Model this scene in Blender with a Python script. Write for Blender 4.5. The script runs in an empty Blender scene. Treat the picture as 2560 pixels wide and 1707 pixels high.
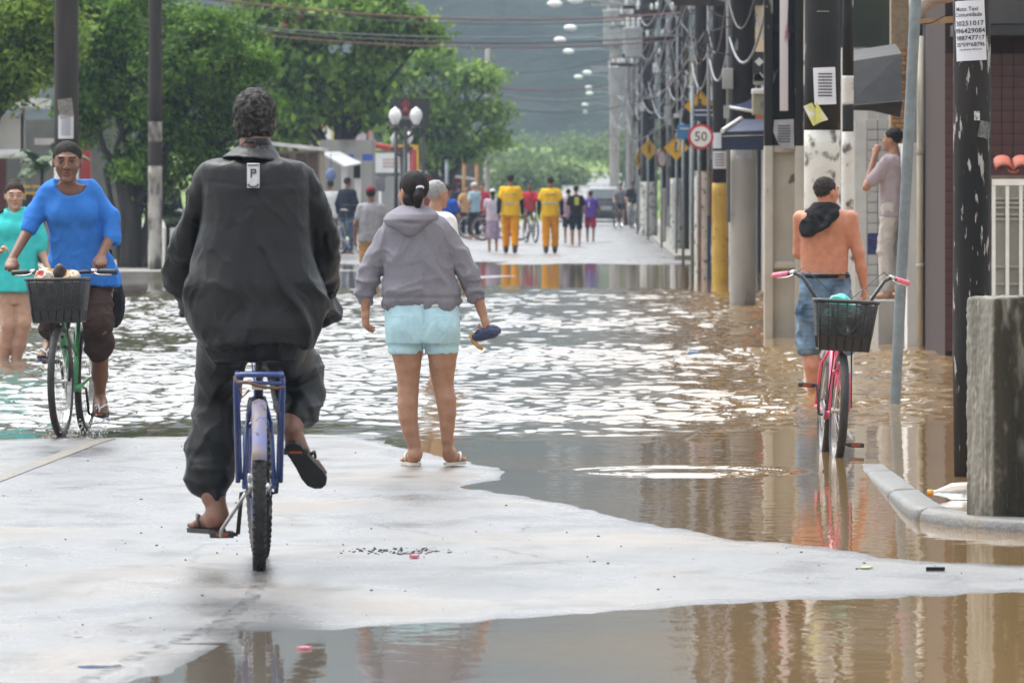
import bpy, bmesh, math, random
import numpy as np
from mathutils import Vector, Matrix

random.seed(7); RNG = np.random.default_rng(7)
S = bpy.context.scene
COL = S.collection
# ---------------------------------------------------------------- photo pixel -> place
F, VX, VY, H = 20000.0, 1480.0, 465.0, 1.55      # focal length in photo pixels, vanishing point, eye height
def W(px, py, Y):                                 # a pixel at a known distance
    return np.array([(px - VX) * Y / F, Y, H - (py - VY) * Y / F])
def G(px, py):                                    # a pixel on the ground / water surface
    Y = F * H / (py - VY); return ((px - VX) * Y / F, Y)
def D(dx, dy):                                    # same, from a view scaled to 2352 px
    return G(dx * 1.0884, dy * 1.0884)

# ---------------------------------------------------------------- camera
cam = bpy.data.cameras.new('camera'); camo = bpy.data.objects.new('camera', cam); COL.objects.link(camo)
camo.location = (0, 0, H); camo.rotation_euler = (math.pi / 2, 0, 0)
cam.sensor_width = 22.3; cam.lens = 22.3 * F / 2560
cam.shift_x = -(VX - 1280) / 2560; cam.shift_y = -(853.5 - VY) / 2560
cam.clip_start = 0.5; cam.clip_end = 6000
cam.dof.use_dof = True; cam.dof.focus_distance = 42; cam.dof.aperture_fstop = 9
S.camera = camo
# ---------------------------------------------------------------- overcast daylight
SUN_EL, SUN_AZ = math.radians(64), math.radians(-45)
wd = bpy.data.worlds.new('World'); S.world = wd; wd.use_nodes = True
nt = wd.node_tree; nt.nodes.clear()
sky = nt.nodes.new('ShaderNodeTexSky'); sky.sky_type = 'NISHITA'; sky.sun_disc = False
sky.sun_elevation = SUN_EL; sky.sun_rotation = SUN_AZ; sky.air_density = 1.5; sky.dust_density = 4.0; sky.ozone_density = 1.0
hs = nt.nodes.new('ShaderNodeHueSaturation'); hs.inputs['Saturation'].default_value = 0.16; hs.inputs['Value'].default_value = 1.0
bg = nt.nodes.new('ShaderNodeBackground'); bg.inputs['Strength'].default_value = 0.15
ow = nt.nodes.new('ShaderNodeOutputWorld')
nt.links.new(sky.outputs[0], hs.inputs['Color']); nt.links.new(hs.outputs[0], bg.inputs['Color']); nt.links.new(bg.outputs[0], ow.inputs['Surface'])
sl = bpy.data.lights.new('sun', 'SUN'); sl.energy = 0.8; sl.angle = math.radians(40); sl.color = (1.0, 0.97, 0.93)
so = bpy.data.objects.new('sun', sl); COL.objects.link(so)
so.rotation_euler = (math.pi / 2 - SUN_EL, 0, math.pi - SUN_AZ)
so.location = (0, 0, 60)
S.view_settings.view_transform = 'Standard'; S.view_settings.look = 'None'
S.view_settings.exposure = 1.36; S.view_settings.gamma = 1.0; S.view_settings.use_curve_mapping = False

# ---------------------------------------------------------------- materials
MATS = {}
def srgb(r, g, b):
    f = lambda c: (c / 255 / 12.92) if c / 255 <= 0.04045 else ((c / 255 + 0.055) / 1.055) ** 2.4
    return (f(r), f(g), f(b))
def pm(name, c1, c2=None, scale=6.0, rough=0.6, bump=0.0, bscale=None, metal=0.0, spec=0.5, stretch=(1, 1, 1),
       lo=0.35, hi=0.65, attr=False, coat=0.0, sub=0.0, emit=None, detail=5.0, rough2=None, transl=0.0, alpha=1.0, c3=None, s3=2.0, lo3=.5, hi3=.6):
    if name in MATS: return MATS[name]
    m = bpy.data.materials.new(name); m.use_nodes = True; MATS[name] = m
    n = m.node_tree; b = n.nodes['Principled BSDF']; L = n.links.new
    b.inputs['Roughness'].default_value = rough; b.inputs['Metallic'].default_value = metal
    b.inputs['Specular IOR Level'].default_value = spec; b.inputs['Coat Weight'].default_value = coat
    b.inputs['Alpha'].default_value = alpha
    if sub: b.inputs['Subsurface Weight'].default_value = sub; b.inputs['Subsurface Radius'].default_value = (0.012, 0.006, 0.003)
    if transl: b.inputs['Transmission Weight'].default_value = transl
    tc = n.nodes.new('ShaderNodeTexCoord'); mp = n.nodes.new('ShaderNodeMapping'); mp.inputs['Scale'].default_value = stretch
    L(tc.outputs['Object'], mp.inputs['Vector'])
    col = None
    c2 = c2 or tuple(min(1, x * 0.72) for x in c1)
    nz = n.nodes.new('ShaderNodeTexNoise'); nz.inputs['Scale'].default_value = scale; nz.inputs['Detail'].default_value = detail
    L(mp.outputs[0], nz.inputs['Vector'])
    rp = n.nodes.new('ShaderNodeValToRGB'); rp.color_ramp.elements[0].position = lo; rp.color_ramp.elements[1].position = hi
    rp.color_ramp.elements[0].color = (*c1, 1); rp.color_ramp.elements[1].color = (*c2, 1)
    L(nz.outputs['Fac'], rp.inputs['Fac']); col = rp.outputs['Color']
    if c3:
        n3 = n.nodes.new('ShaderNodeTexNoise'); n3.inputs['Scale'].default_value = s3; n3.inputs['Detail'].default_value = 8
        L(mp.outputs[0], n3.inputs['Vector'])
        r3 = n.nodes.new('ShaderNodeValToRGB'); r3.color_ramp.elements[0].position = lo3; r3.color_ramp.elements[1].position = hi3
        L(n3.outputs['Fac'], r3.inputs['Fac'])
        mx3 = n.nodes.new('ShaderNodeMix'); mx3.data_type = 'RGBA'
        L(r3.outputs['Color'], mx3.inputs['Factor']); L(col, mx3.inputs['A']); mx3.inputs['B'].default_value = (*c3, 1); col = mx3.outputs['Result']
    if attr:
        at = n.nodes.new('ShaderNodeAttribute'); at.attribute_name = 'Col'
        mx = n.nodes.new('ShaderNodeMix'); mx.data_type = 'RGBA'; mx.blend_type = 'MULTIPLY'; mx.inputs['Factor'].default_value = 1
        L(col, mx.inputs['A']); L(at.outputs['Color'], mx.inputs['B']); col = mx.outputs['Result']
    L(col, b.inputs['Base Color'])
    if emit: b.inputs['Emission Color'].default_value = (*emit[:3], 1); b.inputs['Emission Strength'].default_value = emit[3]
    if rough2 is not None:
        mr = n.nodes.new('ShaderNodeMapRange'); mr.inputs['To Min'].default_value = rough; mr.inputs['To Max'].default_value = rough2
        mr.inputs['From Min'].default_value = lo; mr.inputs['From Max'].default_value = hi
        L(nz.outputs['Fac'], mr.inputs['Value']); L(mr.outputs[0], b.inputs['Roughness'])
    if bump:
        nb = n.nodes.new('ShaderNodeTexNoise'); nb.inputs['Scale'].default_value = bscale or scale * 4; nb.inputs['Detail'].default_value = 6
        L(mp.outputs[0], nb.inputs['Vector'])
        bp = n.nodes.new('ShaderNodeBump'); bp.inputs['Strength'].default_value = 1.0; bp.inputs['Distance'].default_value = bump
        L(nb.outputs['Fac'], bp.inputs['Height']); L(bp.outputs[0], b.inputs['Normal'])
    return m

# ---------------------------------------------------------------- objects
def tag(o, label=None, cat=None, group=None, kind=None):
    if label: o['label'] = label
    if cat: o['category'] = cat
    if group: o['group'] = group
    if kind: o['kind'] = kind
    return o
def thing(name, label, cat, loc=(0, 0, 0), rz=0.0, group=None):
    o = bpy.data.objects.new(name, None); COL.objects.link(o); o.empty_display_size = 0.2
    o.location = tuple(float(x) for x in loc); o.rotation_euler = (0, 0, rz)
    return tag(o, label, cat, group)
def link(name, me, parent=None, loc=None):
    o = bpy.data.objects.new(name, me); COL.objects.link(o)
    if parent is not None: o.parent = parent
    if loc is not None: o.location = tuple(float(x) for x in loc)
    return o
def fast_mesh(name, v, f, mats, smooth=True, col=None, mi=None):
    v = np.asarray(v, np.float32); f = np.asarray(f, np.int32); k = f.shape[1]
    me = bpy.data.meshes.new(name); me.vertices.add(len(v)); me.vertices.foreach_set('co', v.ravel())
    me.loops.add(f.size); me.loops.foreach_set('vertex_index', f.ravel())
    me.polygons.add(len(f)); me.polygons.foreach_set('loop_start', np.arange(0, f.size, k, dtype=np.int32))
    if smooth: me.polygons.foreach_set('use_smooth', np.ones(len(f), bool))
    for m in (mats if isinstance(mats, (list, tuple)) else [mats]): me.materials.append(m)
    if mi is not None: me.polygons.foreach_set('material_index', np.asarray(mi, np.int32))
    if col is not None:
        a = me.color_attributes.new('Col', 'FLOAT_COLOR', 'POINT')
        c4 = np.ones((len(v), 4), np.float32); c4[:, :3] = col; a.data.foreach_set('color', c4.ravel())
    me.update(calc_edges=True); me.validate()
    return me

def nrm(a):
    a = np.asarray(a, float); return a / (np.linalg.norm(a) + 1e-12)
class MB:
    """collects shapes; build() links them as ONE mesh object"""
    def __init__(s): s.v = []; s.f = []; s.sm = []; s.mi = []
    def add(s, vs, fs, smooth=False, mi=0):
        o = len(s.v); s.v.extend([tuple(float(c) for c in p) for p in vs])
        for f in fs: s.f.append([i + o for i in f]); s.sm.append(smooth); s.mi.append(mi)
        return s
    def box(s, c, size, rz=0.0, R=None, mi=0, bev=0.0):
        x, y, z = [q / 2 for q in size]
        if R is None: R = np.array(Matrix.Rotation(rz, 3, 'Z'))
        if bev <= 0:
            vs = [(sx * x, sy * y, sz * z) for sx in (-1, 1) for sy in (-1, 1) for sz in (-1, 1)]
            fs = [(0, 1, 3, 2), (4, 6, 7, 5), (0, 4, 5, 1), (2, 3, 7, 6), (0, 2, 6, 4), (1, 5, 7, 3)]
        else:
            bm = bmesh.new(); bmesh.ops.create_cube(bm, size=1)
            for q in bm.verts: q.co = Vector((q.co.x * 2 * x, q.co.y * 2 * y, q.co.z * 2 * z))
            bmesh.ops.bevel(bm, geom=bm.edges[:], offset=bev, segments=2, profile=0.6, affect='EDGES')
            vs = [tuple(q.co) for q in bm.verts]; bm.verts.index_update(); fs = [[q.index for q in f.verts] for f in bm.faces]; bm.free()
        return s.add([np.array(c) + R @ np.array(p) for p in vs], fs, bev > 0, mi)
    def tube(s, pts, r, n=8, cap=True, closed=False, mi=0, flat=None):
        pts = [np.array(p, float) for p in pts]; m = len(pts)
        rr = [r] * m if np.isscalar(r) else list(r)
        up = None; rings = []
        for i in range(m):
            if closed: t = pts[(i + 1) % m] - pts[i - 1]
            else: t = pts[min(i + 1, m - 1)] - pts[max(i - 1, 0)]
            t = nrm(t)
            if up is None:
                up = np.array([0, 0, 1.0]) if abs(t[2]) < 0.9 else np.array([1.0, 0, 0])
            a = nrm(np.cross(t, up)); b = np.cross(a, t); up = b
            fl = flat if flat else 1.0
            rings.append([pts[i] + rr[i] * (math.cos(q) * a + math.sin(q) * b * fl) for q in [2 * math.pi * j / n for j in range(n)]])
        vs = [p for ring in rings for p in ring]; fs = []
        for i in range(m if closed else m - 1):
            i2 = (i + 1) % m
            for j in range(n):
                j2 = (j + 1) % n; fs.append((i * n + j, i * n + j2, i2 * n + j2, i2 * n + j))
        s.add(vs, fs, True, mi)
        if cap and not closed:
            o = len(s.v) - m * n
            s.f.append([o + j for j in range(n)][::-1]); s.sm.append(False); s.mi.append(mi)
            s.f.append([o + (m - 1) * n + j for j in range(n)]); s.sm.append(False); s.mi.append(mi)
        return s
    def lathe(s, prof, c=(0, 0, 0), n=16, axis='z', mi=0, smooth=True):
        vs = []; fs = []
        for r, h in prof:
            for j in range(n):
                q = 2 * math.pi * j / n; x, y = r * math.cos(q), r * math.sin(q)
                p = (x, y, h) if axis == 'z' else ((h, x, y) if axis == 'x' else (x, h, y))
                vs.append(np.array(c) + np.array(p))
        for i in range(len(prof) - 1):
            for j in range(n):
                j2 = (j + 1) % n; q = (i * n + j, i * n + j2, (i + 1) * n + j2, (i + 1) * n + j)
                fs.append(q if axis != 'y' else q[::-1])
        return s.add(vs, fs, smooth, mi)
    def torus(s, c, R, r, axis='x', n=40, k=10, mi=0, sy=1.0):
        pts = []
        for i in range(n):
            q = 2 * math.pi * i / n; a, b = R * math.cos(q), R * math.sin(q)
            pts.append(np.array(c) + (np.array((0, a, b)) if axis == 'x' else np.array((a, b, 0)) if axis == 'z' else np.array((a, 0, b))))
        vs = []; fs = []
        for i in range(n):
            q = 2 * math.pi * i / n; rad = nrm(pts[i] - np.array(c)); ax = np.array({'x': (1, 0, 0), 'y': (0, 1, 0), 'z': (0, 0, 1)}[axis], float)
            for j in range(k):
                w = 2 * math.pi * j / k; vs.append(pts[i] + r * (math.cos(w) * rad + math.sin(w) * ax * sy))
        for i in range(n):
            for j in range(k): fs.append((i * k + j, i * k + (j + 1) % k, ((i + 1) % n) * k + (j + 1) % k, ((i + 1) % n) * k + j))
        return s.add(vs, fs, True, mi)
    def ball(s, c, r, n=10, m=7, mi=0, scale=(1, 1, 1)):
        prof = [(r * math.sin(math.pi * i / m) + 1e-5, -r * math.cos(math.pi * i / m)) for i in range(m + 1)]
        vs = []; fs = []
        for q, h in prof:
            for j in range(n):
                w = 2 * math.pi * j / n; vs.append(np.array(c) + np.array((q * math.cos(w), q * math.sin(w), h)) * np.array(scale))
        for i in range(m):
            for j in range(n): fs.append((i * n + j, i * n + (j + 1) % n, (i + 1) * n + (j + 1) % n, (i + 1) * n + j))
        return s.add(vs, fs, True, mi)
    def prism(s, poly, axis, a, b, mi=0):
        """poly in the two other axes, extruded from a to b along axis"""
        def p(u, w, h): return {'x': (h, u, w), 'y': (u, h, w), 'z': (u, w, h)}[axis]
        n = len(poly); vs = [p(u, w, a) for u, w in poly] + [p(u, w, b) for u, w in poly]
        fs = [tuple(range(n))[::-1], tuple(range(n, 2 * n))] + [(i, (i + 1) % n, n + (i + 1) % n, n + i) for i in range(n)]
        s.add(vs, fs, False, mi); return s
    def build(s, name, mats, parent=None, loc=None, fn=None):
        v = np.array(s.v, float)
        if fn is not None: v = fn(v)
        me = bpy.data.meshes.new(name); me.from_pydata([tuple(p) for p in v], [], s.f)
        for m in (mats if isinstance(mats, (list, tuple)) else [mats]): me.materials.append(m)
        me.polygons.foreach_set('use_smooth', s.sm); me.polygons.foreach_set('material_index', s.mi)
        me.update()
        bm = bmesh.new(); bm.from_mesh(me); bmesh.ops.recalc_face_normals(bm, faces=bm.faces[:]); bm.to_mesh(me); bm.free()
        return link(name, me, parent, loc)

# ---------------------------------------------------------------- noise
_T = np.random.default_rng(3).random(8192).astype(np.float32)
def vnoise(p, seed=0):
    p = np.asarray(p, np.float64); i = np.floor(p).astype(np.int64); f = p - i; f = f * f * (3 - 2 * f)
    r = 0
    for dx in (0, 1):
        for dy in (0, 1):
            for dz in (0, 1):
                h = ((i[..., 0] + dx) * 73856093 ^ (i[..., 1] + dy) * 19349663 ^ (i[..., 2] + dz) * 83492791 ^ (seed * 2654435)) & 8191
                w = (f[..., 0] if dx else 1 - f[..., 0]) * (f[..., 1] if dy else 1 - f[..., 1]) * (f[..., 2] if dz else 1 - f[..., 2])
                r = r + w * _T[h]
    return r
def fbm(p, o=3, seed=0):
    r = 0; a = 1.0; t = 0; p = np.asarray(p, float)
    for k in range(o): r = r + a * vnoise(p * (2 ** k), seed + k); t += a; a *= 0.5
    return r / t
def ridge(p, seed=0): return 1 - np.abs(2 * vnoise(p, seed) - 1)

# ---------------------------------------------------------------- smooth solid modelling for bodies and clothes
def axis(lo, hi, step, fine=()):
    out = [lo]
    while out[-1] < hi:
        st = step
        for a, b, s in fine:
            if a <= out[-1] <= b: st = min(st, s)
        out.append(out[-1] + st)
    return np.array(out, np.float32)
class SDF:
    def __init__(s, ax, ay, az):
        s.a = [ax, ay, az]; s.d = np.full((len(ax), len(ay), len(az)), 10.0, np.float32)
    def win(s, lo, hi):
        sl = []
        for q in range(3):
            i = max(0, int(np.searchsorted(s.a[q], lo[q])) - 1); j = min(len(s.a[q]), int(np.searchsorted(s.a[q], hi[q])) + 1)
            sl.append(slice(i, max(j, i + 1)))
        return tuple(sl), s.a[0][sl[0]][:, None, None], s.a[1][sl[1]][None, :, None], s.a[2][sl[2]][None, None, :]
    def put(s, sl, dn, k, sub):
        d = s.d[sl]
        if sub: dn = -dn
        if k > 0:
            if sub:
                h = np.clip(0.5 + 0.5 * (dn - d) / k, 0, 1)
                s.d[sl] = d + (dn - d) * h + k * h * (1 - h)
            else:
                h = np.clip(0.5 + 0.5 * (d - dn) / k, 0, 1); s.d[sl] = d + (dn - d) * h - k * h * (1 - h)
        else: s.d[sl] = np.maximum(d, dn) if sub else np.minimum(d, dn)
    def cone(s, a, b, ra, rb, k=0.02, flat=None, sub=False):
        a = np.asarray(a, float); b = np.asarray(b, float); m = max(ra, rb) + k + 0.03
        sl, X, Y, Z = s.win(np.minimum(a, b) - m, np.maximum(a, b) + m)
        px, py, pz = X - a[0], Y - a[1], Z - a[2]; ba = b - a
        if flat is not None:
            n, fc = nrm(flat[0]), flat[1] - 1
            t = (px * n[0] + py * n[1] + pz * n[2]) * fc; px, py, pz = px + t * n[0], py + t * n[1], pz + t * n[2]
            ba = ba + fc * ba.dot(n) * n
        h = np.clip((px * ba[0] + py * ba[1] + pz * ba[2]) / (ba.dot(ba) + 1e-9), 0, 1)
        dn = np.sqrt((px - h * ba[0]) ** 2 + (py - h * ba[1]) ** 2 + (pz - h * ba[2]) ** 2) - (ra + (rb - ra) * h)
        s.put(sl, dn.astype(np.float32), k, sub); return s
    def chain(s, pts, rs, k=0.02, flat=None):
        for i in range(len(pts) - 1): s.cone(pts[i], pts[i + 1], rs[i], rs[i + 1], k, flat)
        return s
    def ell(s, c, r, R=None, k=0.02, sub=False):
        c = np.asarray(c, float); r = np.asarray(r, float); m = r.max() + k + 0.03
        sl, X, Y, Z = s.win(c - m, c + m)
        px, py, pz = X - c[0], Y - c[1], Z - c[2]
        if R is not None:
            R = np.asarray(R); px, py, pz = [R[0, q] * px + R[1, q] * py + R[2, q] * pz for q in range(3)]
        k0 = np.sqrt((px / r[0]) ** 2 + (py / r[1]) ** 2 + (pz / r[2]) ** 2)
        k1 = np.sqrt((px / r[0] ** 2) ** 2 + (py / r[1] ** 2) ** 2 + (pz / r[2] ** 2) ** 2) + 1e-6
        s.put(sl, (k0 * (k0 - 1) / k1).astype(np.float32), k, sub); return s
    def plane(s, p, n, k=0.0):
        """keep the side that n points away from"""
        n = nrm(n); X, Y, Z = s.a[0][:, None, None], s.a[1][None, :, None], s.a[2][None, None, :]
        dn = (X - p[0]) * n[0] + (Y - p[1]) * n[1] + (Z - p[2]) * n[2]
        if k > 0:
            h = np.clip(0.5 + 0.5 * (dn - s.d) / k, 0, 1); s.d = (s.d + (dn - s.d) * h + k * h * (1 - h)).astype(np.float32)
        else: s.d = np.maximum(s.d, dn.astype(np.float32))
        return s
    def mesh(s, name, mats, parent, disp=None, col=None, smooth=0):
        d = s.d; ins = d < 0
        for q in range(3):
            ix = [slice(None)] * 3; ix[q] = 0; ins[tuple(ix)] = False; ix[q] = -1; ins[tuple(ix)] = False
        c = np.zeros(tuple(n - 1 for n in d.shape), np.int8)
        for dx in (0, 1):
            for dy in (0, 1):
                for dz in (0, 1):
                    c += ins[dx:d.shape[0] - 1 + dx, dy:d.shape[1] - 1 + dy, dz:d.shape[2] - 1 + dz]
        act = (c > 0) & (c < 8); I = np.argwhere(act); idx = np.full(c.shape, -1, np.int32); idx[tuple(I.T)] = np.arange(len(I))
        cor = np.array([(x, y, z) for x in (0, 1) for y in (0, 1) for z in (0, 1)])
        vals = np.stack([d[I[:, 0] + q[0], I[:, 1] + q[1], I[:, 2] + q[2]] for q in cor], 1)
        vi = np.stack([ins[I[:, 0] + q[0], I[:, 1] + q[1], I[:, 2] + q[2]] for q in cor], 1)
        acc = np.zeros((len(I), 3)); cnt = np.zeros(len(I))
        for a in range(8):
            for b in range(a + 1, 8):
                if np.abs(cor[a] - cor[b]).sum() != 1: continue
                m = vi[:, a] != vi[:, b]
                t = np.clip(vals[:, a] / (vals[:, a] - vals[:, b] + 1e-12), 0, 1)
                p = cor[a] + (cor[b] - cor[a]) * t[:, None]
                acc[m] += p[m]; cnt[m] += 1
        acc /= cnt[:, None]
        V = np.stack([s.a[q][I[:, q]] + acc[:, q] * (s.a[q][I[:, q] + 1] - s.a[q][I[:, q]]) for q in range(3)], 1)
        Q = []
        for q in range(3):
            u, w = (q + 1) % 3, (q + 2) % 3
            A = [slice(None)] * 3; B = [slice(None)] * 3; A[q] = slice(0, -1); B[q] = slice(1, None)
            ch = ins[tuple(A)] != ins[tuple(B)]
            E = np.argwhere(ch); E = E[(E[:, u] > 0) & (E[:, w] > 0) & (E[:, u] < d.shape[u] - 1) & (E[:, w] < d.shape[w] - 1)]
            def cell(du, dw):
                e = E.copy(); e[:, u] += du; e[:, w] += dw; return idx[tuple(e.T)]
            quad = np.stack([cell(-1, -1), cell(0, -1), cell(0, 0), cell(-1, 0)], 1)
            fl = ~ins[tuple(E.T)]; quad[fl] = quad[fl][:, ::-1]; Q.append(quad)
        Fq = np.concatenate(Q); Fq = Fq[(Fq >= 0).all(1)]
        for _ in range(smooth):
            sm = np.zeros_like(V); ct = np.zeros(len(V))
            for a in range(4):
                np.add.at(sm, Fq[:, a], V[Fq[:, (a + 1) % 4]] + V[Fq[:, (a + 3) % 4]]); np.add.at(ct, Fq[:, a], 2)
            V = V * 0.4 + 0.6 * sm / np.maximum(ct, 1)[:, None]
        if disp is not None:
            fn = np.cross(V[Fq[:, 2]] - V[Fq[:, 0]], V[Fq[:, 3]] - V[Fq[:, 1]]); N = np.zeros_like(V)
            for a in range(4): np.add.at(N, Fq[:, a], fn)
            N /= np.linalg.norm(N, axis=1)[:, None] + 1e-9; V = V + N * disp(V, N)[:, None]
        me = fast_mesh(name, V, Fq, mats, True, (np.ones((len(V), 3)) if name == 'body' else None) if col is None else col(V))
        return link(name, me, parent)
# ================================================================ ground, water, kerb, hills
shore_top = [(-400, 1016), (-60, 1012), (120, 1008), (240, 1006), (440, 1001), (740, 997), (800, 1000), (880, 1018), (1000, 1045), (1140, 1075), (1156, 1086),
             (1140, 1100), (1062, 1118), (1200, 1142), (1330, 1165), (1420, 1190), (1560, 1215), (1640, 1228), (1690, 1242),
             (1800, 1247), (1960, 1265), (2020, 1280), (2150, 1290), (2400, 1300), (3200, 1330)]
shore_low = [(-700, 1800), (60, 1620), (230, 1575), (380, 1545), (480, 1500), (532, 1466), (520, 1450), (700, 1443), (1050, 1428), (1300, 1412), (1560, 1393),
             (1800, 1378), (2050, 1370), (2400, 1360), (3200, 1345)]
poly_top = shore_top + [(3200, 500), (-400, 500)]
poly_low = shore_low + [(3200, 2600), (-700, 2600)]
def inside(px, py, poly):
    r = np.zeros(px.shape, bool); n = len(poly)
    for i in range(n):
        (x1, y1), (x2, y2) = poly[i], poly[(i + 1) % n]
        if y1 == y2: continue
        c = ((y1 > py) != (y2 > py)) & (px < (x2 - x1) * (py - y1) / (y2 - y1) + x1); r ^= c
    return r
def shore_dist(X, Y, line):
    best = np.full(X.shape, 1e9); pts = [D(*p) for p in line]; k = 0.25
    for (x1, y1), (x2, y2) in zip(pts[:-1], pts[1:]):
        ax, ay, bx, by = x1, y1 * k, x2, y2 * k; dx, dy = bx - ax, by - ay
        t = np.clip(((X - ax) * dx + (Y * k - ay) * dy) / (dx * dx + dy * dy), 0, 1)
        best = np.minimum(best, np.hypot(X - ax - t * dx, Y * k - ay - t * dy))
    return best
def road_h(X, Y):
    px = (VX + X * F / Y) / 1.0884; py = (VY + H * F / Y) / 1.0884
    wet = inside(px, py, poly_top) | inside(px, py, poly_low)
    d = np.minimum(shore_dist(X, Y, shore_top), shore_dist(X, Y, shore_low))
    q = np.stack([X * 9, Y * 2.2, X * 0], -1)
    d = np.where(wet, -d, d) + (fbm(q, 4, 5) - 0.5) * 0.085
    h = np.clip(d * 0.035, -0.08, 0.0) + np.clip(d * 0.035, 0, 0.012)
    hole = np.exp(-(((X + 0.80) / 0.11) ** 2 + ((Y - 33.7) / 0.22) ** 2) * 1.2) + 0.5 * np.exp(-(((X + 0.62) / 0.16) ** 2 + ((Y - 33.75) / 0.12) ** 2))
    h = h - 0.009 * hole * (fbm(q * 2.5, 2, 9) > 0.42) * (h > 0.008)
    # shallow hollows still holding a film of water
    for dx, dy, wx, wy in ((345, 1338, .10, .10), (165, 1463, .085, .16), (128, 1512, .11, .10), (215, 1530, .16, .16), (90, 1545, .12, .12), (300, 1478, .30, .05), (140, 1262, .12, .06), (1120, 1276, .12, .06), (540, 1352, .14, .10)):
        cx, cy = D(dx, dy); u = ((X - cx) / wx) ** 2 + ((Y - cy) / wy) ** 2
        h = h - np.clip(h + .004, 0, 1) * np.exp(-u) * np.clip((fbm(q * 2.2 + dx, 3, 12) - .30) * 4, 0, 1.15)
    return h
def gh(x, y):
    if y < 56: return float(road_h(np.array([float(x)]), np.array([float(y)]))[0])
    return -0.08
def grid_mesh(name, xs, ys, z, mats, col=None):
    nx, ny = len(xs), len(ys); X, Y = np.meshgrid(xs, ys, indexing='ij')
    v = np.stack([X, Y, z], -1).reshape(-1, 3); i = np.arange(nx * ny).reshape(nx, ny)
    f = np.stack([i[:-1, :-1], i[1:, :-1], i[1:, 1:], i[:-1, 1:]], -1).reshape(-1, 4)
    return fast_mesh(name, v, f, mats, True, col)

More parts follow.
